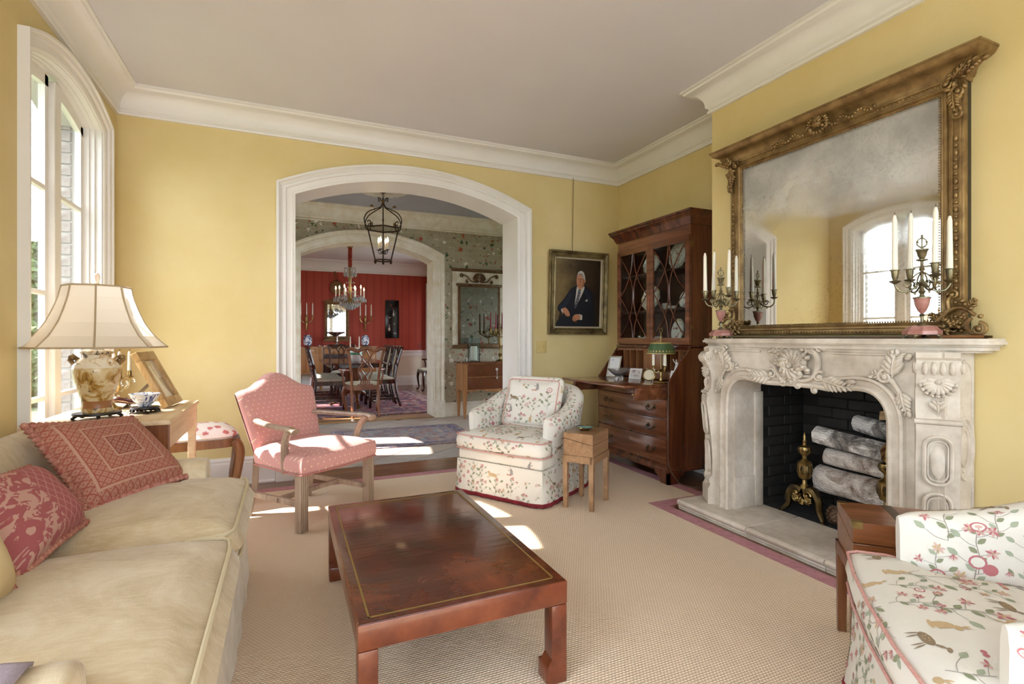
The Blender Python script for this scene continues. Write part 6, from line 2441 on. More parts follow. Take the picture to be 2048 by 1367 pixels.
def plate(label, y, z, ry, rz_, mat, lobes=None, name='display_plate', x=3.13):
    o = thing(name, label, 'plate', (x, y, z), 0, 'china in the bookcase')
    mb = MB()
    pts = [(.0, .0), (.55, .0), (.62, -.012), (.95, -.022), (1.0, -.026), (1.0, -.02), (.62, -.003), (.5, .012), (0, .012)]
    sg = 32
    vs, fs = [], []
    for r, w in pts:
        for k in range(sg):
            a = 2 * pi * k / sg
            q = r * (1 + (.04 * cos(lobes * a) if lobes and r > .6 else 0))
            vs.append((w, ry * q * cos(a), rz_ * q * sin(a)))
    n = len(pts)
    fs = [(i * sg + k, i * sg + (k + 1) % sg, (i + 1) * sg + (k + 1) % sg, (i + 1) * sg + k) for i in range(n - 1) for k in range(sg)]
    m = Matrix.Translation((0, 0, rz_)) @ Matrix.Rotation(radians(12), 4, 'Y')
    mb.add(vs, fs)
    p = mb.build('dish', mat, o, smooth=50)
    p.matrix_local = m
    MB().tube([(.02, -.03, .0), (.05, -.03, .03), (.03, -.03, rz_ * .7)], .003, 5).tube([(.02, .03, .0), (.05, .03, .03), (.03, .03, rz_ * .7)], .003, 5).tube([(-.02, -.03, .004), (.03, -.03, .003)], .003, 5).tube([(-.02, .03, .004), (.03, .03, .003)], .003, 5).build('plate_stand', BRASS, o)
    return o


plate('large pierced oval platter on the top shelf behind the near glazed door', 3.46, 1.744, .115, .125, CH1, 12, 'platter')
plate('platter edge at the near end of the top shelf, mostly hidden by the door stile', 3.262, 1.744, .08, .115, CH1, 12, 'platter')
plate('octagonal flowered plate on the top shelf behind the far door', 3.82, 1.744, .115, .09, CH1, 8)
plate('round gilt-edged plate with flower centre on the middle shelf behind the far door', 3.83, 1.404, .125, .115, CH2, 10)
plate('small blue-rimmed plate on the middle shelf behind the near door', 3.38, 1.404, .065, .075, CH3)
plate('oval flowered dish on the bottom shelf behind the near door', 3.47, 1.109, .075, .105, CH2, None)


def cup(label, x, y, z, r, h, mat, handle=True, name='cup'):
    t = thing(name, label, 'cup', (x, y, z), radians(200), 'china in the bookcase')
    MB().lathe([(r * .6, 0), (r * .62, .004), (r * .9, h * .3), (r, h * .9), (r * 1.03, h), (r * .96, h), (r * .85, h * .3), (0, h * .15)], 20).build('body', mat, t)
    if handle:
        MB().tube([(r * .95, 0, h * .8), (r * 1.5, 0, h * .75), (r * 1.5, 0, h * .35), (r * .9, 0, h * .25)], .004, 6).build('handle', mat, t)
    return t


cup('flowered teacup left of the pair on the bottom shelf behind the far door', 3.08, 3.80, 1.106, .04, .062, CH1)
cup('flowered teacup beside the door stile on the bottom shelf behind the far door', 3.08, 3.69, 1.106, .038, .06, CH1)
cup('footed bowl at the near end of the bottom shelf', 3.08, 3.27, 1.106, .055, .07, CH3, False, 'china_bowl')
cup('stack of small white saucers on the middle shelf behind the near door', 3.08, 3.50, 1.401, .05, .03, CH3, False, 'saucer_stack')
cup('little white sugar bowl on the middle shelf near the door meeting', 3.10, 3.61, 1.401, .035, .06, CH1, False, 'china_bowl')
gc = thing('glass_compote', 'clear glass compote on the middle shelf near the door edge', 'compote', (3.1, 3.26, 1.401), 0, 'china in the bookcase')
MB().lathe([(.03, 0), (.03, .004), (.006, .01), (.006, .05), (.03, .07), (.04, .1), (.038, .1), (.026, .072), (0, .06)], 18).build('bowl', CRYS, gc)
PORC = plain('white_porcelain', '#e9e6e2', .2)


def bird(label, x, y, z):
    t = thing('bird_figurine', label, 'figurine', (x, y, z), radians(150))
    MB().ell((0, 0, .035), (.022, .014, .02), 10, 6).ell((.02, 0, .058), (.011, .01, .011), 8, 5).build('body', PORC, t)
    MB().tube([(-.015, 0, .04), (-.03, 0, .055), (-.04, 0, .068)], lambda q: .008 * (1 - q) + .003, 6).build('tail', PORC, t)
    MB().lathe([(.012, 0), (.012, .004), (.006, .012), (.005, .022)], 10).build('base', PORC, t)
    MB().lathe([(.004, 0), (.0005, .01)], 6).build('beak', BRASS, t).matrix_local = Matrix.Translation((.03, 0, .058)) @ Matrix.Rotation(pi / 2, 4, 'Y')


bird('small white bird figurine on the bottom shelf behind the far door', 3.06, 3.90, 1.106)


def figurine(label, x, y, z, rz, hat, dress):
    t = thing('porcelain_figurine', label, 'figurine', (x, y, z), rz)
    MB().lathe([(.02, 0), (.022, .004), (.021, .02), (.014, .045), (.010, .055), (.013, .068), (.013, .076), (.006, .082)], 14).build('dress', dress, t)
    MB().ell((0, 0, .092), (.0095, .0095, .011), 10, 6).build('head', plain('flesh_glaze', '#e0c4b0', .25), t)
    MB().ell((.002, 0, .1), (.011, .011, .007), 10, 5).build('hair', hat, t)
    for s_ in (-1, 1):
        MB().tube([(0, s_ * .012, .073), (-.008, s_ * .024, .065 if s_ < 0 else .085), (-.016, s_ * .022, .058 if s_ < 0 else .104)], .0042, 6).build('arm', dress, t)


BLG = plain('pale_blue_glaze', '#b9c8d6', .2)
figurine('porcelain lady with red hat beside the desk lamp', 2.945, 3.30, LZ + .0835, 0, plain('red_glaze', '#a8504a', .2), PORC)
figurine('porcelain figure in pale blue with raised arm near the desk side', 2.945, 3.21, LZ + .0835, .3, plain('straw_glaze', '#c7b48e', .25), BLG)


# ---------------------------------------------------------------- things on the writing flap
def small_frame(name, label, x, y, rz, w, h, fmat, pmat, lean=18):
    t = thing(name, label, 'photo frame', (x, y, LZ), rz)
    Ln = Matrix.Rotation(radians(-lean), 4, 'X')
    b = .014
    for (x0, x1, z0, z1) in ((-w / 2, w / 2, 0, b), (-w / 2, w / 2, h - b, h), (-w / 2, -w / 2 + b, b, h - b), (w / 2 - b, w / 2, b, h - b)):
        MB().xf(Ln).bb(x0, x1, -.005, .005, z0, z1).build('rail', fmat, t, smooth=0)
    MB().xf(Ln).bb(-w / 2 + b, w / 2 - b, -.001, .003, b, h - b).build('picture', pmat, t, smooth=0)
    MB().tube([(0, h * .7 * sin(radians(lean)) + .004, h * .6), (0, h * .62, 0.002)], .003, 5).build('strut', BLACKWOOD, t)
    return t


def mat_pic(nm, bgc, fc, sc=24, thr=.55):
    m = Mat(nm, bgc, .2)
    m.col(m.ramp(m.noise(sc, 3, .6), [(thr, bgc), (thr + .05, fc)]))
    return m.m


WPAPER = mat_pic('pale_portrait_print', '#d6d6d6', '#8f8d90', 16, .58)
FACE_R = radians(-68)
small_frame('framed_photograph', 'tall silver photo frame at the far end of the writing flap', 2.80, 4.00, FACE_R, .135, .20, SILVER, WPAPER)
small_frame('photo_card', 'small white picture card behind the crystal bowl', 2.82, 3.69, FACE_R, .12, .095, PORC, mat_pic('garden_print', '#d9d4d0', '#8a6f7c', 30, .5))
small_frame('photo_card', 'narrow pale picture card left of the oval plaque', 2.80, 3.47, FACE_R, .08, .105, PORC, WPAPER)
small_frame('framed_photograph', 'blue-toned photo in a pale frame right behind the desk lamp', 2.855, 3.215, FACE_R, .10, .10, PORC, mat_pic('seaside_print', '#b9c6d2', '#5f7078', 20, .5))
pq = thing('oval_plaque', 'round cream plaque with gold rim leaning beside the desk lamp', 'plaque', (2.745, 3.40, LZ), radians(-58))
m_ = Matrix.Translation((0, 0, .056)) @ Matrix.Rotation(radians(72), 4, 'X')
for nm, prf, mt in (('rim', [(.046, -.004), (.054, 0), (.054, .006), (.047, .01), (.042, .006)], BRASS), ('face', [(.0, .002), (.045, .003), (.045, .007), (0, .006)], mat_pic('cream_medallion', '#d8cdb4', '#b3a283', 18, .55))):
    o = MB().lathe(prf, 28).build(nm, mt, pq)
    o.data.transform(m_)
MB().tube([(0, .02, .07), (0, .06, .002)], .003, 5).build('strut', BLACKWOOD, pq)
cbw = thing('crystal_bowl', 'flared cut crystal bowl on the writing flap', 'bowl', (2.64, 3.68, LZ), .3)
MB().lathe([(.036, 0), (.04, .01), (.034, .03), (.03, .036)], 16, flute=(8, .12)).build('foot', CRYS, cbw)
MB().lathe([(.02, .034), (.045, .044), (.075, .068), (.104, .098), (.101, .099), (.07, .073), (.04, .05), (.0, .044)], 28, flute=(4, .03)).build('bowl', CRYS, cbw)

# bouillotte lamp
dl = thing('desk_lamp', 'brass candle lamp with dark green gilt-patterned metal shade on the desk', 'lamp', (2.77, 3.285, LZ))


def mat_tole():
    m = Mat('green_tole', '#3c5a3c', .3)
    x, y, z = m.xyz(m.co())
    a = m.math('ARCTAN2', y, x)
    w = m.math('ADD', m.math('SINE', m.math('MULTIPLY', a, 26.0)), m.math('MULTIPLY', m.math('SINE', m.math('MULTIPLY', z, 300.0)), .8))
    low = m.math('LESS_THAN', z, .268)
    g = m.math('MULTIPLY', low, m.math('GREATER_THAN', w, .7))
    rim = m.math('MAXIMUM', m.math('LESS_THAN', z, .242), m.math('GREATER_THAN', z, .317))
    m.col(m.mix(m.math('MAXIMUM', g, rim), m.mix(m.noise(12, 3), '#31492f', '#47653f'), '#b39a58'))
    return m.m


o = MB().lathe([(.113, .235), (.112, .24), (.098, .29), (.083, .32), (.082, .325), (.080, .32), (.095, .29), (.110, .237)], 36).build('shade', mat_tole(), dl)
MB().lathe([(.06, 0), (.065, .004), (.062, .01), (.03, .014), (.014, .02), (.009, .04), (.012, .05), (.008, .06), (.011, .09), (.02, .1), (.012, .108), (.005, .112), (.004, .40)], 22).build('stem', BRASS, dl)
for k in range(3):
    a = k * 2 * pi / 3 + 2.5
    u = Vector((cos(a), sin(a), 0))
    ar = MB().tube(spline([tuple(u * r + Vector((0, 0, z))) for r, z in ((.01, .1), (.03, .085), (.05, .09), (.058, .115), (.058, .13))], 5), .0045, 6).lathe([(.016, .13), (.018, .134), (.01, .138), (.01, .148)], 12, tuple(u * .058)).build('arm', BRASS, dl)
    MB().lathe([(.0115, .14), (.0115, .232), (.008, .235)], 12, tuple(u * .058)).build('candle_sleeve', CANDLE, ar)
MB().tube([(0, .016 * cos(q * pi / 8), .424 + .018 * sin(q * pi / 8)) for q in range(16)], .0035, 6, True).lathe([(.004, .39), (.008, .4), (.004, .406)], 10).build('ring_finial', BRASS, dl)
MB().tube([(0, 0, .335), (-.01, .03, .335), (-.012, .05, .338)], .0035, 6).ell((0, 0, .335), .008).build('thumb_screw', BRASS, dl)
# its flex hanging down the side of the desk
o = MB().tube(spline([(2.755, 3.215, LZ + .008), (2.735, 3.165, LZ + .018), (2.712, 3.128, LZ + .02), (2.705, 3.122, LZ - .03), (2.705, 3.122, .6), (2.704, 3.122, .42), (2.70, 3.118, .2), (2.735, 3.10, .09), (2.80, 3.07, .02), (2.9, 3.0, .006), (3.02, 2.98, .006)], 6), .0028, 6).build('lamp_flex', plain('brown_flex', '#5b4a3c', .5))
tag(o, 'thin brown lamp flex trailing down the near side of the secretary', 'cord')
wc = thing('cable_bundle', 'small coil of dark cable with yellow tie on the floor between secretary and mantel', 'cable', (3.0, 2.95, 0))
MB().tube([(.07 * cos(q * .45) + .012 * sin(q), .045 * sin(q * .45), .012 + .004 * (q % 3)) for q in range(44)], .0035, 5).build('coil', plain('black_cable', '#1d1a18', .5), wc)
MB().tube([(.07, 0, .004), (.085, .004, .02), (.07, .006, .03), (.055, 0, .018)], .005, 6, True).build('tie', plain('yellow_tie', '#c9a72f', .5), wc)

# ================================================================ portrait on the back wall
por = thing('portrait_painting', 'framed oil portrait of a seated man in navy suit hung by a cord', 'painting', (2.737, YW - .012, 1.19))
PW, PH = .69, .845
TILT = Matrix.Rotation(radians(2.6), 4, 'X')
pfr = [(0, 0), (0, .03), (-.006, .036), (-.014, .032), (-.022, .02), (-.034, .018), (-.044, .026), (-.05, .036), (-.062, .04), (-.066, .036), (-.066, 0)]
fi = .066
ip = [(-PW / 2 + fi, fi), (PW / 2 - fi, fi), (PW / 2 - fi, PH - fi), (-PW / 2 + fi, PH - fi)]
PGILT = plain('dark_gilt_frame', '#94845a', .4, .5, var=(9, '#544630'))
o = MB().sweep(ip, pfr, lambda a, b, w: (a, -w, b), True).build('frame', PGILT, por, smooth=25)
o.matrix_local = TILT
MB().xf(TILT).sweep([(-PW / 2 + fi + .014, fi + .014), (PW / 2 - fi - .014, fi + .014), (PW / 2 - fi - .014, PH - fi - .014), (-PW / 2 + fi + .014, PH - fi - .014)], [(0, 0), (0, .012), (-.016, .02), (-.016, 0)], lambda a, b, w: (a, -w, b), True).build('linen_slip', plain('linen_slip', '#b7a990', .8), por, smooth=0)
cw, chh = PW - 2 * fi - .03, PH - 2 * fi - .03
m = Mat('umber_background_paint', '#3a2c1c', .4)
lx, ly, lz = m.xyz(m.co())
gl_ = m.math('ADD', m.math('MULTIPLY', lx, -1.3), m.math('MULTIPLY', m.noise(4, 4, .6), .9))
m.col(m.ramp(gl_, [(.1, '#20150d'), (.45, '#3e3020'), (.8, '#7d6a44')]))
pm = [m.m] + [plain(n, c, .45) for n, c in (('navy_suit_paint', '#10131d'), ('suit_highlight_paint', '#1d2433'), ('white_shirt_paint', '#c4beb4'), ('flesh_paint', '#b9805f'), ('flesh_shadow_paint', '#8d5a40'), ('white_hair_paint', '#c2bcb1'), ('tie_paint', '#4a4c58'), ('chair_paint', '#2c1a10'))]
SUIT, SUITH, SHIRT, FLESH, FLSH, HAIR, TIE, CHAIRP = 1, 2, 3, 4, 5, 6, 7, 8
mb = MB()
x0, z0 = -cw / 2, fi + .015
mb.bb(x0, x0 + cw, -.004, .006, z0, z0 + chh)
lay = [0]


def paint(c, pts, smooth_=True):
    lay[0] += 1
    q = [(v.x, v.y) for v in spline([(a, b, 0) for a, b in pts], 4, True)] if smooth_ else pts
    q = [(min(1, max(0, a)), min(1, max(0, b))) for a, b in q]
    y = -.0042 - .00012 * lay[0]
    cx_, cz_ = sum(a for a, b in q) / len(q), sum(b for a, b in q) / len(q)
    n = len(q)
    if smooth_ == 'fan' or True:
        mb.add([(x0 + a * cw, y, z0 + b * chh) for a, b in q] + [(x0 + cx_ * cw, y, z0 + cz_ * chh)], [(i, (i + 1) % n, n) for i in range(n)], c)


def ov_(cx_, cz_, ra, rb, rot=0.0, n=14):
    return [(cx_ + ra * cos(t) * cos(rot) - rb * sin(t) * sin(rot), cz_ + ra * cos(t) * sin(rot) + rb * sin(t) * cos(rot)) for t in [2 * pi * k / n for k in range(n)]]


paint(CHAIRP, [(.74, .0), (.82, .0), (.82, .2), (.76, .2)], False)
paint(CHAIRP, [(.06, .02), (.12, .02), (.16, .22), (.1, .22)], False)
paint(SUIT, [(.12, .0), (.85, .0), (.88, .25), (.86, .46), (.78, .56), (.62, .615), (.44, .61), (.32, .55), (.2, .42), (.06, .3), (.08, .22), (.2, .2), (.24, .12)])
paint(SUIT, [(.02, .0), (.4, .0), (.46, .1), (.3, .2), (.14, .16)])
paint(SUITH, [(.08, .28), (.2, .36), (.3, .5), (.36, .5), (.28, .34), (.18, .26)])
paint(SUITH, [(.6, .58), (.74, .52), (.8, .4), (.78, .3), (.7, .42)])
paint(FLSH, ov_(.56, .575, .075, .07))
paint(SHIRT, [(.475, .6), (.56, .57), (.64, .6), (.60, .5), (.5, .36), (.445, .27), (.43, .33), (.45, .48)])
paint(TIE, [(.51, .555), (.555, .555), (.545, .48), (.47, .3), (.43, .27), (.43, .32), (.48, .46)])
for k in range(5):
    paint(SHIRT, [(.455 + k * .018, .335 + k * .045), (.475 + k * .018, .35 + k * .045), (.475 + k * .018, .358 + k * .045), (.455 + k * .018, .343 + k * .045)], False)
paint(FLESH, ov_(.545, .69, .09, .13))
paint(FLSH, [(.60, .78), (.63, .7), (.61, .62), (.57, .585), (.6, .66)])
paint(FLESH, ov_(.645, .69, .016, .03))
paint(HAIR, [(.465, .76), (.49, .81), (.55, .835), (.61, .815), (.645, .75), (.64, .69), (.622, .75), (.58, .79), (.52, .80), (.48, .775)])
for ex in (.505, .565):
    paint(FLSH, ov_(ex, .715, .02, .007, 0, 8))
    paint(HAIR, ov_(ex, .735, .022, .005, 0, 8))
    paint(SUIT, ov_(ex, .714, .007, .005, 0, 8))
paint(FLSH, [(.535, .715), (.525, .665), (.545, .655), (.555, .665)])
paint(FLSH, ov_(.535, .628, .03, .006, 0, 8))
paint(SHIRT, [(.66, .39), (.7, .42), (.72, .385), (.67, .375)], False)
paint(SHIRT, [(.12, .25), (.17, .27), (.2, .22), (.15, .2)], False)
paint(FLESH, [(.15, .25), (.22, .28), (.3, .22), (.32, .16), (.26, .15), (.19, .2)])
for k in range(4):
    paint(FLSH, [(.22 + k * .025, .17 - k * .004), (.23 + k * .025, .17 - k * .004), (.245 + k * .024, .15), (.235 + k * .024, .15)], False)
paint(SHIRT, [(.52, .19), (.6, .17), (.6, .1), (.54, .1)], False)
paint(FLESH, [(.40, .08), (.38, .13), (.44, .18), (.54, .175), (.55, .12), (.47, .09)])
for k in range(4):
    paint(FLSH, [(.385 + k * .01, .125 - k * .02), (.395 + k * .01, .13 - k * .02), (.45 + k * .01, .125 - k * .02), (.45 + k * .01, .119 - k * .02)], False)
pc_ = mb.build('painted_canvas', pm, por, smooth=0)
pc_.matrix_local = TILT
MB().tube([(-.055, .0, PH - .02), (-.057, -.015, 1.2), (-.056, -.022, CB - 1.19 + .01)], .0028, 6).build('hanging_cord', plain('brown_picture_cord', '#4a3a26', .8), por)
sw = thing('light_switch', 'cream double light switch plate below and left of the portrait', 'light switch', (2.33, YW, 1.005))
MB().bb(-.056, .056, -.008, -.0004, 0, .118, bev=.003).build('plate', plain('cream_plastic', '#d6bf7e', .4), sw)
for s_ in (-1, 1):
    MB().bb(s_ * .024 - .006, s_ * .024 + .006, -.016, -.008, .05, .066, bev=.002).build('toggle', bpy.data.materials['cream_plastic'], sw)

# ================================================================ hall
def mat_oriental(nm, hx, hy, field, cols, bord, sc=9.0):
    m = Mat(nm, field, .92)
    x, y, z = m.xyz(m.co())
    ex = m.math('SUBTRACT', hx, m.math('ABSOLUTE', x))
    ey = m.math('SUBTRACT', hy, m.math('ABSOLUTE', y))
    e = m.math('MINIMUM', ex, ey)

    def mosaic(s, a, seed):
        v = m.vor(s, m.co('Object', 1.0, None, (seed, seed * 1.7, 0)), 'Color', .75)
        return m.ramp(m.xyz(v)[0], [(i / len(a), c) for i, c in enumerate(a)], 'CONSTANT')
    f = mosaic(sc, cols, 1.3)
    ax, ay = m.math('ABSOLUTE', x), m.math('ABSOLUTE', y)
    dia = m.math('LESS_THAN', m.math('ADD', m.math('DIVIDE', ax, hx), m.math('DIVIDE', ay, hy)), .62)
    f = m.mix(dia, f, mosaic(sc * 1.2, cols[::-1], 4.1))
    b = mosaic(sc * 1.5, bord, 2.2)
    c = m.mix(m.math('LESS_THAN', e, .17), f, b)
    for k in (.03, .155, .185):
        c = m.mix(m.math('LESS_THAN', m.math('ABSOLUTE', m.math('SUBTRACT', e, k)), .009), c, bord[-1])
    m.col(m.mix(m.math('MULTIPLY', m.noise(60, 3, .6), .5), c, cols[0]))
    m.bump(m.noise(300, 2), .3, .003)
    return m.m


hr = thing('hall_runner', 'faded oriental runner rug with navy border on the slate hall floor', 'rug', (1.25, 6.0, .0), radians(-2))
MB().bb(-.78, .78, -.60, .60, .0005, .008).build('pile', mat_oriental('hall_rug_pile', .78, .60, '#8f7d80', ['#9b8a8a', '#7a6c7c', '#a58078', '#b3a49a', '#8d98a4'], ['#4a4a72', '#7d6468', '#5b5a80', '#9c8f90'], 16), hr, smooth=0)
mb = MB()
for s_ in (-1, 1):
    for k in range(60):
        y = -.59 + k * .02
        mb.bb(s_ * .78, s_ * .81, y, y + .008, .001, .005)
o = mb.build('fringe', plain('rug_fringe', '#b9b1a2', .9), hr, smooth=0)
o['kind'] = 'stuff'

FRUIT = wood('fruitwood', '#a9764a', '#85552d', '#be8f63', 'Z', 1.2, .3, .3)
CHEV = Mat('chevron_veneer', '#5e2f1a', .25)
vx, vy, vz = CHEV.xyz(CHEV.co())
tri = CHEV.math('ABSOLUTE', CHEV.math('SUBTRACT', CHEV.math('FRACT', CHEV.math('MULTIPLY', vx, 3.2)), .5))
CHEV.col(CHEV.ramp(CHEV.math('FRACT', CHEV.math('MULTIPLY', CHEV.math('ADD', CHEV.math('MULTIPLY', tri, .4), vz), 26.0)), [(0, '#4a2110'), (.5, '#6d3a20'), (1, '#7d4a2c')]))
CHEV = CHEV.m
hc = thing('hall_chest', 'inlaid two-drawer chest on tapering legs against the hall wallpaper', 'chest', (2.80, 7.06, 0))
MB().bb(-.535, .535, -.185, .185, .79, .812, bev=.004).build('top', MAHOGY, hc)
MB().bb(-.51, .51, -.155, .165, .40, .79).build('carcase', FRUIT, hc, smooth=0)
for z0, z1 in ((.60, .775), (.415, .585)):
    d = MB().bb(-.44, .44, -.168, -.15, z0, z1, bev=.003).build('drawer', CHEV, hc)
    for s_ in (-1, 1):
        MB().tube([(s_ * .25, -.172, (z0 + z1) / 2 + .018 * cos(q)) for q in (0, .5)] + [(s_ * .25 + .02 * sin(q * .7), -.178, (z0 + z1) / 2 - .02 * sin(q * .35)) for q in range(1, 9)], .004, 6).build('ring_pull', BRASS, d)
for s_ in (-1, 1):
    MB().bb(s_ * .475 - .03, s_ * .475 + .03, -.166, -.15, .40, .79).build('fluted_stile', FRUIT, hc, smooth=0)
    for y in (-.135, .145):
        x = s_ * .475
        k = .032
        MB().add([(x - k, y - k, .42), (x + k, y - k, .42), (x + k, y + k, .42), (x - k, y + k, .42), (x - k * .45, y - k * .45, 0), (x + k * .45, y - k * .45, 0), (x + k * .45, y + k * .45, 0), (x - k * .45, y + k * .45, 0)],
                 [(3, 2, 1, 0), (4, 5, 6, 7), (0, 1, 5, 4), (1, 2, 6, 5), (2, 3, 7, 6), (3, 0, 4, 7)]).build('leg', FRUIT, hc, smooth=0)
MB().prism([(-.44, .415), (.44, .415), (.44, .38), (.25, .40), (0, .365), (-.25, .40), (-.44, .38)], FY, -.16, -.14).build('apron', FRUIT, hc, smooth=0)
MB().ell((-.0, -.182, .70), (.02, .01, .02), 8, 5).tube([(0, -.185, .69), (.002, -.188, .63), (0, -.186, .58)], .004, 6).ell((0, -.186, .575), (.011, .009, .02), 8, 5).build('key_tassel', plain('white_key_tassel', '#c9c2bd', .8), hc)

tm = thing('trumeau_mirror', 'cream painted trumeau mirror with gilt acanthus carving above the hall chest', 'mirror', (2.66, 7.258, 1.0))
CREAMP = plain('worn_cream_paint', '#d9d2c2', .55, var=(10, '#bfb096'))
BRGILT = plain('brown_gilt', '#73512c', .45, .35, var=(16, '#4a3018'))
w2 = .42
MB().bb(-w2, w2, -.018, 0, .05, 1.16).build('panel', CREAMP, tm, smooth=0)
MB().bb(-w2 - .012, w2 + .012, -.05, 0, 1.155, 1.185, bev=.006).bb(-w2, w2, -.035, 0, 1.14, 1.157).build('cornice', BRGILT, tm)
MB().bb(-w2, w2, -.03, 0, 0, .052, bev=.004).build('bottom_rail', BRGILT, tm)
MB().bb(-.335, .335, -.03, -.017, .055, .93).build('inner_frame', BRGILT, tm, smooth=0)
MB().bb(-.365, .365, -.045, -.017, .925, .965, bev=.006).build('inner_cornice', BRGILT, tm)
MB().bb(-.30, .30, -.034, -.0305, .07, .915).build('glass', Mat('dim_mirror_glass', '#aeb2b4', .03, 1.0).m, tm, smooth=0)
mb = MB()
O = Orn(mb, (0, -.02, 1.05), (1, 0, 0), (0, 0, 1), (0, -1, 0))
for s_ in (-1, 1):
    O.line([(s_ * .01, -.05), (s_ * .09, -.01), (s_ * .05, .06), (s_ * .02, .03)], .016, .009, .008)
    O.leaf(s_ * .03, -.045, pi / 2 - s_ * .25, .13, .05, .014, 5, s_ * .6)
    O.line([(s_ * .03, -.06), (s_ * .13, -.045), (s_ * .19, .02), (s_ * .27, .05)], .012, .008, .008)
    O.scroll(s_ * .275, .03, .032, 1.1, pi / 2, .01, -s_, .006)
    O.scroll(s_ * .19, -.055, .028, 1.1, pi / 2, .009, -s_, .006)
mb.build('acanthus_carving', BRGILT, tm, smooth=60)

hg = thing('hurricane_lamp', 'glass hurricane cylinder on the hall chest', 'hurricane lamp', (2.50, 7.03, .812))
HGL = thin_glass('hurricane_glass', '#eef2f2', 1.6)
MB().lathe([(.09, .0), (.092, .004), (.086, .02), (.088, .2), (.092, .345), (.09, .345), (.085, .2), (.083, .022), (0, .012)], 28).build('cylinder', HGL, hg)
pcd = thing('pillar_candle', 'thick white pillar candle inside the hurricane glass', 'candle', (2.50, 7.03, .828))
MB().lathe([(.05, 0), (.05, .20), (.046, .206), (.03, .2), (0, .198)], 22).build('wax', CANDLE, pcd)
MB().tube([(0, 0, .197), (0, 0, .215)], .002, 5).build('wick', WICK, pcd)
rc = thing('brass_candelabrum', 'pierced brass candelabrum on the hall chest', 'candelabra', (2.90, 6.99, .812))
MB().lathe([(.065, 0), (.068, .006), (.04, .016), (.018, .03), (.014, .06), (.03, .08), (.034, .1), (.016, .115), (.012, .2), (.022, .23), (.012, .26), (.01, .34)], 18).build('stem', BRASS, rc)
mb = MB()
O = Orn(mb, (0, 0, .42), (1, 0, 0), (0, 0, 1), (0, -1, 0))
for k in range(9):
    O.scroll(.10 * cos(k * .7) * .8, .05 * sin(k * .7), .032, 1.1, k, .007, 1 if k % 2 else -1, 0)
O.line([(-.15, .0), (-.05, -.06), (.05, -.06), (.15, .0)], .008, .008, 0)
O.line([(0, .04), (-.02, .09), (0, .12), (.02, .09), (0, .04)], .007, .005, 0)
mb.build('pierced_gallery', BRASS, rc, smooth=60)
REDC = plain('crimson_candle_wax', '#7d1f30', .4)
for k, x in enumerate((-.15, -.075, .03, .15)):
    MB().lathe([(.008, .40), (.02, .44), (.02, .446), (.012, .45), (.013, .475)], 12, (x, -.01 * (k % 2), 0)).build('candle_cup', BRASS, rc)
    candle((2.90 + x, 6.99 - .01 * (k % 2), .812 + .47), .25, .0115, 'crimson taper, %s in the hall candelabrum' % ('leftmost', 'second from the left', 'third from the left', 'rightmost')[k], REDC, 'crimson tapers in the hall')

# ceiling rose and wrought iron lantern
ROSE = plain('plaster_rose', '#d8d2cb', .7)
LXX, LYY = 1.06, 6.22
mb = MB().lathe([(.30, 0), (.30, -.012), (.25, -.025), (.2, -.02), (.12, -.035), (0, -.036)], 40, (LXX, LYY, HC))
for k in range(20):
    a = k * 2 * pi / 20
    mb.ell((LXX + .22 * cos(a), LYY + .22 * sin(a), HC - .024), (.05, .02, .014), 8, 4, rot=Matrix.Rotation(a, 3, 'Z'))
mb2 = struct(mb.build('trim_14', ROSE, smooth=50), 'leafy plaster ceiling rose above the hall lantern')
lan = thing('hall_lantern', 'wrought iron hexagonal glass lantern with scrolls hanging in the hall', 'lantern', (LXX, LYY, 2.03))
IRON = plain('rusty_wrought_iron', '#2a211b', .6, .6, var=(20, '#4a3524'))
GLEAF = plain('gilded_iron_leaf', '#80603a', .5, .5)
MB().lathe([(.0, .862), (.03, .862), (.06, .88), (.07, .898), (.0, .9)], 18).build('canopy', plain('bronze_canopy', '#5a3b24', .45, .6), lan)
mb = MB()
for k in range(4):
    mb.tube([(.012 * cos(q * pi / 5) * (1 if k % 2 else 0.1), .012 * cos(q * pi / 5) * (0.1 if k % 2 else 1), .855 - k * .022 + .014 * sin(q * pi / 5)) for q in range(10)], .003, 5, True)
mb.build('chain', IRON, lan)
MB().tube([(0, 0, .78), (0, 0, .44)], .007, 6).ell((0, 0, .77), .016).build('rod', IRON, lan)
RT, RB_, ZT, ZB = .205, .105, .43, .05
hx6 = lambda k, r, z: (r * cos(k * pi / 3 + .35), r * sin(k * pi / 3 + .35), z)
for k in range(6):
    a = k * pi / 3 + .35
    u = Vector((cos(a), sin(a), 0))
    f = lambda r, z: tuple(u * r + Vector((0, 0, z)))
    MB().tube(spline([f(0, .76), f(.03, .69), f(.10, .655), f(.2, .60), f(.245, .52), f(.23, .45), f(.20, .43), f(.17, .45), f(.165, .49), f(.19, .505), f(.205, .485)], 5), .0065, 6).build('scroll', IRON, lan)
    MB().tube(spline([f(.02, .76), f(.045, .80), f(.065, .79), f(.06, .765), f(.045, .77)], 4), .004, 5).build('crown_curl', IRON, lan)
    MB().tube([hx6(k, RT, ZT), hx6(k, RB_, ZB)], .007, 6).ell(hx6(k, RB_, ZB - .018), .015).build('corner_bar', IRON, lan)
    if k % 2 == 0:
        MB().tube(spline([f(.11, .65), f(.12, .70), f(.15, .72)], 4), .003, 5).ell(f(.155, .72), (.02, .008, .014)).ell(f(.15, .5), (.012, .012, .028)).build('leaf', GLEAF, lan)
    MB().add([hx6(k, RT, ZT), hx6(k + 1, RT, ZT), hx6(k + 1, RB_, ZB), hx6(k, RB_, ZB)], [(0, 1, 2, 3)]).build('pane', GLASS, lan, smooth=0)
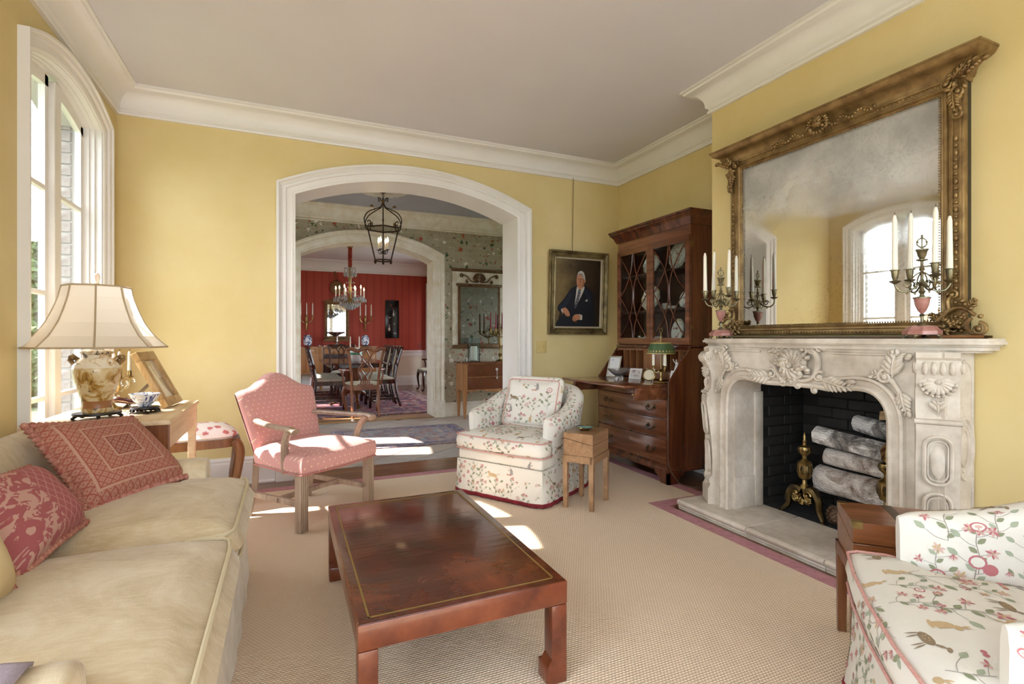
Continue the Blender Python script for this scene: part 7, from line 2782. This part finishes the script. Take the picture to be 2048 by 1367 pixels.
MB().tube([hx6(k, RT, ZT) for k in range(6)], .009, 6, True).build('top_ring', IRON, lan)
MB().tube([hx6(k, RB_, ZB) for k in range(6)], .008, 6, True).build('bottom_ring', IRON, lan)
FLAME = Mat('lit_candle_bulb', '#fff0d0', .4)
FLAME.set('Emission Color', C('#ffd9a0'))
FLAME.set('Emission Strength', 22.0)
FLAME = FLAME.m
MB().lathe([(.006, .45), (.006, .17), (.018, .16), (.02, .15), (.006, .14), (.006, .1), (.012, .09), (.002, .08)], 10).build('candle_stem', IRON, lan)
for k in range(4):
    a = k * pi / 2 + .9
    u = Vector((cos(a), sin(a), 0))
    f = lambda r, z: tuple(u * r + Vector((0, 0, z)))
    ar = MB().tube(spline([f(.005, .16), f(.03, .13), f(.055, .14), f(.06, .175)], 5), .004, 5).lathe([(.022, .175), (.025, .18), (.01, .184)], 10, f(.06, 0)).build('candle_arm', IRON, lan)
    MB().lathe([(.009, .182), (.009, .265), (.006, .267)], 10, f(.06, 0)).build('candle_sleeve', CANDLE, ar)
    MB().lathe([(.004, .266), (.011, .285), (.009, .305), (.001, .33)], 10, f(.06, 0)).build('bulb', FLAME, ar)

# ================================================================ dining room
drg = thing('dining_rug', 'large red and navy oriental rug under the dining table', 'rug', (1.02, 9.62, 0))
MB().bb(-1.5, 1.5, -1.85, 1.85, .0005, .009).build('pile', mat_oriental('dining_rug_pile', 1.5, 1.85, '#6e3a3e', ['#7d3f40', '#34304e', '#8f5450', '#9a8378', '#4a3a52', '#27263c'], ['#2f2d4a', '#74403f', '#8c7468', '#3d3a5c', '#a08c7e'], 13), drg, smooth=0)

DKM = wood('dark_mahogany', '#3a1d14', '#1f0e0a', '#512c1e', 'Z', 1.2, .22, .5)
LTM = wood('red_brown_mahogany', '#7a4424', '#56290f', '#96613a', 'Z', 1.2, .28, .4)
CREAMS = plain('cream_stripe_seat', '#cfc8b0', .85, var=(20, '#bdb59b'))


def dining_chair(label, loc, rz, mat, arms=False):
    """Chippendale chair, local front = -y"""
    t = thing('dining_armchair' if arms else 'dining_chair', label, 'chair', loc, rz, 'dining chairs')
    MB().puff([(-.25, -.23), (0, -.24), (.25, -.23), (.19, .19), (0, .2), (-.19, .19)], .445, .475, .015, .025, 4).build('seat', CREAMS, t, smooth=60)
    MB().prism([(-.26, -.24), (.26, -.24), (.2, .205), (-.2, .205)], ID, .385, .452).build('seat_rail', mat, t, smooth=0, bevel=.004)
    for s_ in (-1, 1):
        MB().tube(spline([(s_ * .185, .29, 0), (s_ * .185, .23, .22), (s_ * .185, .20, .43), (s_ * .195, .215, .62), (s_ * .225, .27, .85), (s_ * .245, .30, .96)], 4), lambda q: .021 - .004 * q, 4).build('back_post', mat, t, smooth=30)
        if arms:
            MB().tube(spline([(s_ * .232, -.215, .40), (s_ * .262, -.225, .3), (s_ * .24, -.215, .16), (s_ * .225, -.205, .06), (s_ * .245, -.235, .02)], 4), lambda q: .036 - .022 * min(1, q * 1.2), 8).ell((s_ * .245, -.235, .025), (.03, .03, .025)).build('cabriole_leg', mat, t)
            MB().tube(spline([(s_ * .21, .23, .68), (s_ * .27, .1, .675), (s_ * .31, -.06, .67), (s_ * .325, -.12, .668)], 4), .017, 7).build('arm', mat, t)
            MB().tube(spline([(s_ * .30, -.07, .66), (s_ * .285, -.04, .56), (s_ * .262, -.06, .43)], 4), .015, 7).build('arm_support', mat, t)
        else:
            MB().bb(s_ * .235 - .02, s_ * .235 + .02, -.235, -.195, 0, .39, bev=.004).build('front_leg', mat, t)
            MB().bb(s_ * .20 - .009, s_ * .20 + .009, -.2, .24, .12, .155).build('stretcher', mat, t, smooth=0)
    MB().tube(spline([(-.27, .305, .975), (-.2, .305, .985), (-.12, .303, .955), (-.05, .302, .985), (0, .302, .992), (.05, .302, .985), (.12, .303, .955), (.2, .305, .985), (.27, .305, .975)], 4), .021, 7, flat=1.3).build('crest_rail', mat, t)
    yb = lambda z: .205 + (z - .45) * .185
    sp = MB()
    for cv in ([(-.075, .45), (-.055, .55), (-.10, .68), (-.045, .8), (-.11, .96)], [(.075, .45), (.055, .55), (.10, .68), (.045, .8), (.11, .96)],
               [(-.03, .45), (-.02, .56), (.06, .7), (-.05, .84), (0.0, .97)], [(.03, .45), (.02, .56), (-.06, .7), (.05, .84), (0.0, .97)], [(0, .46), (0, .58)]):
        sp.tube([(a, yb(b), b) for a, b in [(v.x, v.y) for v in spline([(x, z, 0) for x, z in cv], 5)]], .0125, 6, flat=.8)
    sp.bb(-.11, .11, .195, .225, .44, .475)
    sp.build('splat', mat, t, smooth=40)
    return t


Z9 = .0125
dining_chair('red-brown dining armchair with pierced splat, its back to the archway', (1.045, 7.83, Z9), pi, LTM, True)
for k, y in enumerate((8.86, 9.42, 9.98)):
    n = ('nearest the archway', 'in the middle', 'farthest from the archway')[k]
    dining_chair('dark dining chair on the right of the table, %s' % n, (1.46, y - .1, Z9), radians(-90), DKM)
    dining_chair('dark dining chair on the left of the table, %s' % n, (.62, y - .1, Z9), radians(90), DKM)
dining_chair('dark dining chair at the far head of the table before the sideboard', (1.03, 10.72, Z9), 0, DKM)
dining_chair('dark dining chair standing alone by the white door casing', (2.93, 11.1, 0), radians(-90), DKM, True)

dt = thing('dining_table', 'polished dark mahogany pedestal dining table', 'table', (1.055, 9.45, Z9))
MB().prism(rrect(-.5, .5, -1.05, 1.05, .22, 8), ID, .715, .74).build('top', Mat('polished_table_top', '#4a2519', .12).m, dt, smooth=30, bevel=.005)
MB().prism(rrect(-.42, .42, -.95, .95, .15, 6), ID, .66, .716).build('apron', DKM, dt, smooth=30)
for y in (-.55, .55):
    MB().lathe([(.09, .2), (.1, .25), (.06, .3), (.05, .4), (.075, .48), (.06, .55), (.1, .66)], 18, (0, y, 0)).build('pedestal', LTM, dt)
    for k in range(3):
        a = pi / 2 * (1 if y > 0 else -1) + k * 2 * pi / 3
        u = Vector((cos(a), sin(a), 0))
        lg = MB().tube(spline([tuple(Vector((0, y, z)) + u * r) for r, z in ((.04, .26), (.16, .22), (.28, .1), (.40, .04))], 5), lambda q: .035 - .012 * q, 8).build('leg', LTM, dt)
        MB().ell(tuple(Vector((0, y, .025)) + u * .42), (.035, .025, .022), 8, 5).build('brass_cap', BRASS, lg)

# things on the table
tu = thing('tureen', 'white and green banded porcelain jar on the dining table', 'jar', (1.08, 9.0, Z9 + .741))
MB().lathe([(.07, 0), (.08, .01), (.1, .05), (.105, .12), (.1, .2), (.08, .225), (.05, .235), (.02, .24)], 24).build('body', PORC, tu)
MB().lathe([(.1065, .115), (.1068, .135), (.1055, .155)], 24).build('green_band', plain('green_glaze', '#3f8a62', .2), tu)
for k, (x, y) in enumerate(((1.02, 9.3), (1.17, 9.3))):
    cs = thing('candlestick', 'short brass candlestick %s of the porcelain jar on the dining table' % ('left' if k == 0 else 'right'), 'candlestick', (x, y, Z9 + .741))
    MB().lathe([(.045, 0), (.048, .005), (.02, .015), (.01, .03), (.012, .1), (.008, .16), (.015, .2), (.022, .22), (.022, .226), (.011, .23), (.0, .23)], 16).build('stem', BRASS, cs)
    candle((x, y, Z9 + .741 + .23), .20, .011, 'white candle in the %s candlestick on the dining table' % ('left' if k == 0 else 'right'))

# sideboard and what stands on it
SBW = wood('satinwood', '#a9784a', '#85562e', '#bd9163', 'Z', 1.0, .28, .4)
sb = thing('sideboard', 'satinwood sideboard with drawers against the red wall', 'sideboard', (1.06, 12.25, 0))
MB().bb(-.86, .86, -.26, .26, .94, .965, bev=.004).build('top', SBW, sb)
MB().bb(-.83, -.32, -.24, .255, .36, .94).build('side_cabinet', SBW, sb, smooth=0)
MB().bb(.32, .83, -.24, .255, .36, .94).build('side_cabinet', SBW, sb, smooth=0)
MB().bb(-.32, .32, -.20, .255, .70, .94).bb(-.32, .32, .1, .255, .36, .70).build('centre_carcase', DKM, sb, smooth=0)
for x0_, x1_, z0, z1, y in ((-.80, -.35, .39, .78, -.248), (.35, .80, .39, .78, -.248)):
    d = MB().bb(x0_, x1_, y, y + .02, z0, z1, bev=.004).build('door', SBW, sb)
    MB().ell(((x0_ + x1_) / 2 + (.17 if x0_ < 0 else -.17), y - .008, .6), .012).build('knob', BRASS, d)
for x0_, x1_, y in ((-.80, -.35, -.248), (-.30, .30, -.208), (.35, .80, -.248)):
    d = MB().bb(x0_, x1_, y, y + .02, .80, .925, bev=.004).build('drawer', SBW, sb)
    for s_ in (-1, 1):
        MB().ell(((x0_ + x1_) / 2 + s_ * .1, y - .008, .865), .012).build('knob', BRASS, d)
for x in (-.79, -.35, .35, .79):
    for y in (-.21, .22):
        MB().tube([(x, y, .37), (x, y, 0)], lambda q: .028 - .012 * q, 4).build('leg', SBW, sb, smooth=20)
JARB = mat_bluewhite('blue_white_jar', .5, 16)
for x, nm in ((.43, 'left'), (1.67, 'right')):
    j = thing('ginger_jar', 'blue and white ginger jar at the %s end of the sideboard' % nm, 'jar', (x, 12.2, .965))
    MB().lathe([(.06, .02), (.075, .03), (.092, .09), (.095, .15), (.08, .21), (.055, .235), (.058, .255), (.05, .258), (0, .258)], 24).build('body', JARB, j)
    MB().lathe([(.07, 0), (.074, .01), (.066, .02), (0, .02)], 20).build('wood_base', BLACKWOOD, j)
cp = thing('silver_compote', 'silver compote on a tall stem in the middle of the sideboard', 'compote', (1.045, 12.15, .99))
MB().lathe([(.09, 0), (.095, .01), (.04, .03), (.02, .06), (.03, .1), (.016, .14), (.02, .2), (.05, .235), (.13, .27), (.155, .3), (.15, .303), (.1, .27), (0, .245)], 24, flute=(12, .03)).build('bowl', SILVER, cp)
mb = MB()
for k in range(12):
    a = k * pi / 6
    mb.ell((.15 * cos(a), .15 * sin(a), .29), (.03, .03, .018), 6, 4)
mb.tube([(-.14, 0, .3), (-.1, 0, .38), (0, 0, .4), (.1, 0, .38), (.14, 0, .3)], .007, 6)
mb.build('rim_ornament', SILVER, cp)
tr_ = thing('silver_tray', 'long dark-based silver tray under the compote', 'tray', (1.05, 12.15, .965))
MB().prism(rrect(-.32, .32, -.14, .14, .12, 6), ID, 0, .01).prism(rrect(-.2, .2, -.1, .1, .08, 6), ID, .01, .0245).build('base', BLACKWOOD, tr_, smooth=30)
MB().tube([(a, b, .012) for a, b in rrect(-.34, .34, -.15, .15, .12, 6)], .009, 6, True).build('rim', SILVER, tr_)
for s_ in (-1, 1):
    MB().tube([(s_ * .33, -.05, .014), (s_ * .39, -.03, .02), (s_ * .39, .03, .02), (s_ * .33, .05, .014)], .008, 6).build('handle', SILVER, tr_)
wm = thing('wall_mirror', 'scrolled walnut-framed mirror hanging by cord on the red wall', 'mirror', (1.07, 12.517, 1.13))
WFR = plain('gilt_walnut', '#7d5a2e', .4, .3, var=(10, '#5a3d1c'))
for (x0_, x1_, z0, z1) in ((-.27, .27, 0, .07), (-.27, .27, .80, .87), (-.27, -.205, .07, .80), (.205, .27, .07, .80)):
    MB().bb(x0_, x1_, -.035, 0, z0, z1, bev=.006).build('frame_rail', WFR, wm)
MB().bb(-.21, .21, -.012, -.004, .065, .805).build('glass', Mat('clear_mirror_glass', '#dfe2e0', .02, 1.0).m, wm, smooth=0)
MB().prism([(-.29, .87), (.29, .87), (.25, .9), (.14, .91), (.06, .97), (0, 1.0), (-.06, .97), (-.14, .91), (-.25, .9)], FY, -.03, 0).build('crest', WFR, wm, smooth=30)
MB().prism([(-.27, 0), (-.31, -.03), (-.24, -.06), (-.1, -.04), (0, -.09), (.1, -.04), (.24, -.06), (.31, -.03), (.27, 0)], FY, -.03, 0).build('apron', WFR, wm, smooth=30)
MB().ell((0, -.03, 1.2), (.15, .02, .16), 16, 8).build('gilt_rosette', plain('dull_gilt_rosette', '#7a5a34', .5, .4), wm)
MB().tube([(-.1, -.01, .98), (-.04, -.012, 1.54)], .006, 5).tube([(.1, -.01, .98), (-.04, -.012, 1.54)], .006, 5).ell((-.04, -.012, 1.55), .025).build('hanging_cord', WFR, wm)
for x, nm in ((.415, 'left'), (1.71, 'right')):
    sc = thing('wall_sconce', 'gilt three-branch wall sconce %s of the dining mirror' % nm, 'sconce', (x, 12.52, 1.31))
    MB().tube(spline([(0, -.02, 0), (0, -.03, .12), (0, -.035, .28)], 4), lambda q: .008 + .022 * q, 8).ell((0, -.03, .3), (.035, .025, .05)).build('back_plate', BRASS, sc)
    for k, dx in enumerate((-.125, 0, .125)):
        ar = MB().tube(spline([(0, -.05, .22), (dx * .5, -.1, .2), (dx, -.12, .26), (dx, -.12, .34)], 5), .009, 6).lathe([(.01, .32), (.026, .335), (.026, .342), (.014, .35), (.014, .375)], 12, (dx, -.12, 0)).build('branch', BRASS, sc)
        candle((x + dx, 12.40, 1.31 + .372), .27, .014, 'ivory candle, %s of three in the %s wall sconce' % (('left', 'middle', 'right')[k], nm), group='candles in the wall sconces')
bp = thing('lacquer_panel', 'tall black lacquer panel with inlaid vases hanging on the red wall', 'wall panel', (2.35, 12.528, 1.15))
MB().bb(-.165, .165, -.02, 0, 0, .92, bev=.004).build('board', plain('black_lacquer', '#0d0c0d', .2), bp)
IN = plain('pearl_inlay', '#cfcabf', .4)
mb = MB()
O = Orn(mb, (0, -.021, 0), (1, 0, 0), (0, 0, 1), (0, -1, 0))
O.blob(.03, .58, .02, .05, .006, 0, 0); O.blob(.03, .65, .008, .04, .005, 0, 0); O.blob(-.07, .22, .025, .05, .006, 0, 0); O.blob(-.07, .3, .008, .04, .005, 0, 0)
O.blob(.06, .12, .04, .012, .005, 0, 0); O.blob(-.06, .5, .025, .014, .005, 0, 0); O.blob(.05, .35, .012, .03, .005, 0, 0)
mb.build('inlay', IN, bp)
mb = MB()
O = Orn(mb, (0, -.021, 0), (1, 0, 0), (0, 0, 1), (0, -1, 0))
for a, b in ((0, .74), (-.03, .78), (.02, .71), (-.05, .82), (-.02, .8)):
    O.blob(a, b, .014, .01, .006, a * 20, 0)
mb.build('flower_inlay', plain('red_inlay', '#a0452e', .4), bp)
MB().tube([(0, -.01, .92), (.002, -.012, 1.55)], .003, 5).tube([(-.02, -.014, .93), (0, -.016, .96), (.02, -.014, .93)], .006, 5).build('hanging_cord', BLACKWOOD, bp)
sw2 = MB().bb(2.98, 3.09, 12.515, 12.529, .90, 1.03, bev=.003).build('wall_switch', plain('red_switch_plate', '#8e3a30', .5))
tag(sw2, 'red-painted switch plate on the dining wall above the chair rail', 'light switch')

# crystal chandelier
CHX, CHY = 1.115, 10.2
mb = MB().lathe([(.36, 0), (.36, -.01), (.3, -.022), (.14, -.03), (0, -.032)], 36, (CHX, CHY, DC))
for k in range(24):
    a = k * 2 * pi / 24
    mb.ell((CHX + .28 * cos(a), CHY + .28 * sin(a), DC - .02), (.06, .025, .016), 7, 4, rot=Matrix.Rotation(a + .4, 3, 'Z'))
struct(mb.build('trim_15', ROSE, smooth=50), 'leafy plaster ceiling rose above the chandelier')
cd = thing('crystal_chandelier', 'crystal chandelier with lit candle bulbs hanging on a coral red sleeve over the dining table', 'chandelier', (CHX, CHY, 1.70))
CG = Mat('chandelier_crystal', '#eef2f4', .05, Transmission_Weight=.55, IOR=1.5).m
rg = random.Random(3)
mb = MB()
for k in range(60):
    z = .82 + k * .0068
    a = k * 2.4
    mb.ell((.025 * cos(a), .025 * sin(a), z), (.02, .02, .013), 6, 4)
mb.build('coral_sleeve', plain('coral_silk', '#a03424', .8), cd, smooth=60)
MB().lathe([(.0, 1.215), (.06, 1.215), (.05, 1.19), (.02, 1.18)], 14).build('canopy', BRASS, cd)
MB().lathe([(.02, .05), (.06, .12), (.04, .2), (.02, .28), (.03, .36), (.02, .5), (.035, .6), (.02, .7), (.03, .76), (.01, .83)], 14).build('stem', BRASS, cd)


def drop(mb, x, y, z, l=.05, w=.012):
    mb.lathe([(.001, -l), (w, -l * .72), (w * .7, -l * .3), (.002, 0)], 5, (x, y, z))


dm = MB()
for k in range(8):
    a = 2 * pi * k / 8 + .2
    u = Vector((cos(a), sin(a), 0))
    f = lambda r, z: tuple(u * r + Vector((0, 0, z)))
    zz = .20 + (.03 if k % 2 else 0)
    rr = .27 if k % 2 == 0 else .22
    ar = MB().tube(spline([f(.03, .2), f(.12, .12), f(.2, .13), f(rr, .18), f(rr, zz)], 5), .008, 6).build('arm', BRASS, cd)
    MB().lathe([(.01, zz), (.04, zz + .012), (.042, zz + .016), (.012, zz + .02), (.013, zz + .04)], 12, f(rr, 0)).build('drip_pan', CG, ar)
    MB().lathe([(.011, zz + .03), (.011, zz + .17), (.008, zz + .172)], 10, f(rr, 0)).build('candle_sleeve', CANDLE, ar)
    MB().lathe([(.005, zz + .17), (.012, zz + .19), (.009, zz + .21), (.001, zz + .235)], 8, f(rr, 0)).build('bulb', FLAME, ar)
    for j in range(7):
        b = 2 * pi * j / 7
        p = f(rr, zz + .012)
        drop(dm, p[0] + .04 * cos(b), p[1] + .04 * sin(b), p[2], rg.uniform(.06, .09))
    for j in range(9):
        t_ = j / 8
        dm.ell(f(.05 + (rr - .05) * t_, .62 - .46 * t_ - .12 * sin(pi * t_)), .011, 5, 3)
    dm.tube(spline([f(.02, .74), f(.08, .80), f(.11, .78), f(.1, .74)], 4), .007, 5)
    for j in range(4):
        drop(dm, *f(.1, .75 - j * .025), .05)
        drop(dm, *f(.06 + .02 * j, .7), .06)
for rr, zz, n in ((.19, .13, 26), (.14, .10, 20), (.09, .07, 14), (.04, .05, 8)):
    for k in range(n):
        a = 2 * pi * k / n
        drop(dm, rr * cos(a), rr * sin(a), zz + .02, .085, .013)
o = dm.build('crystal_drops', CG, cd, smooth=25)
o['kind'] = 'stuff'
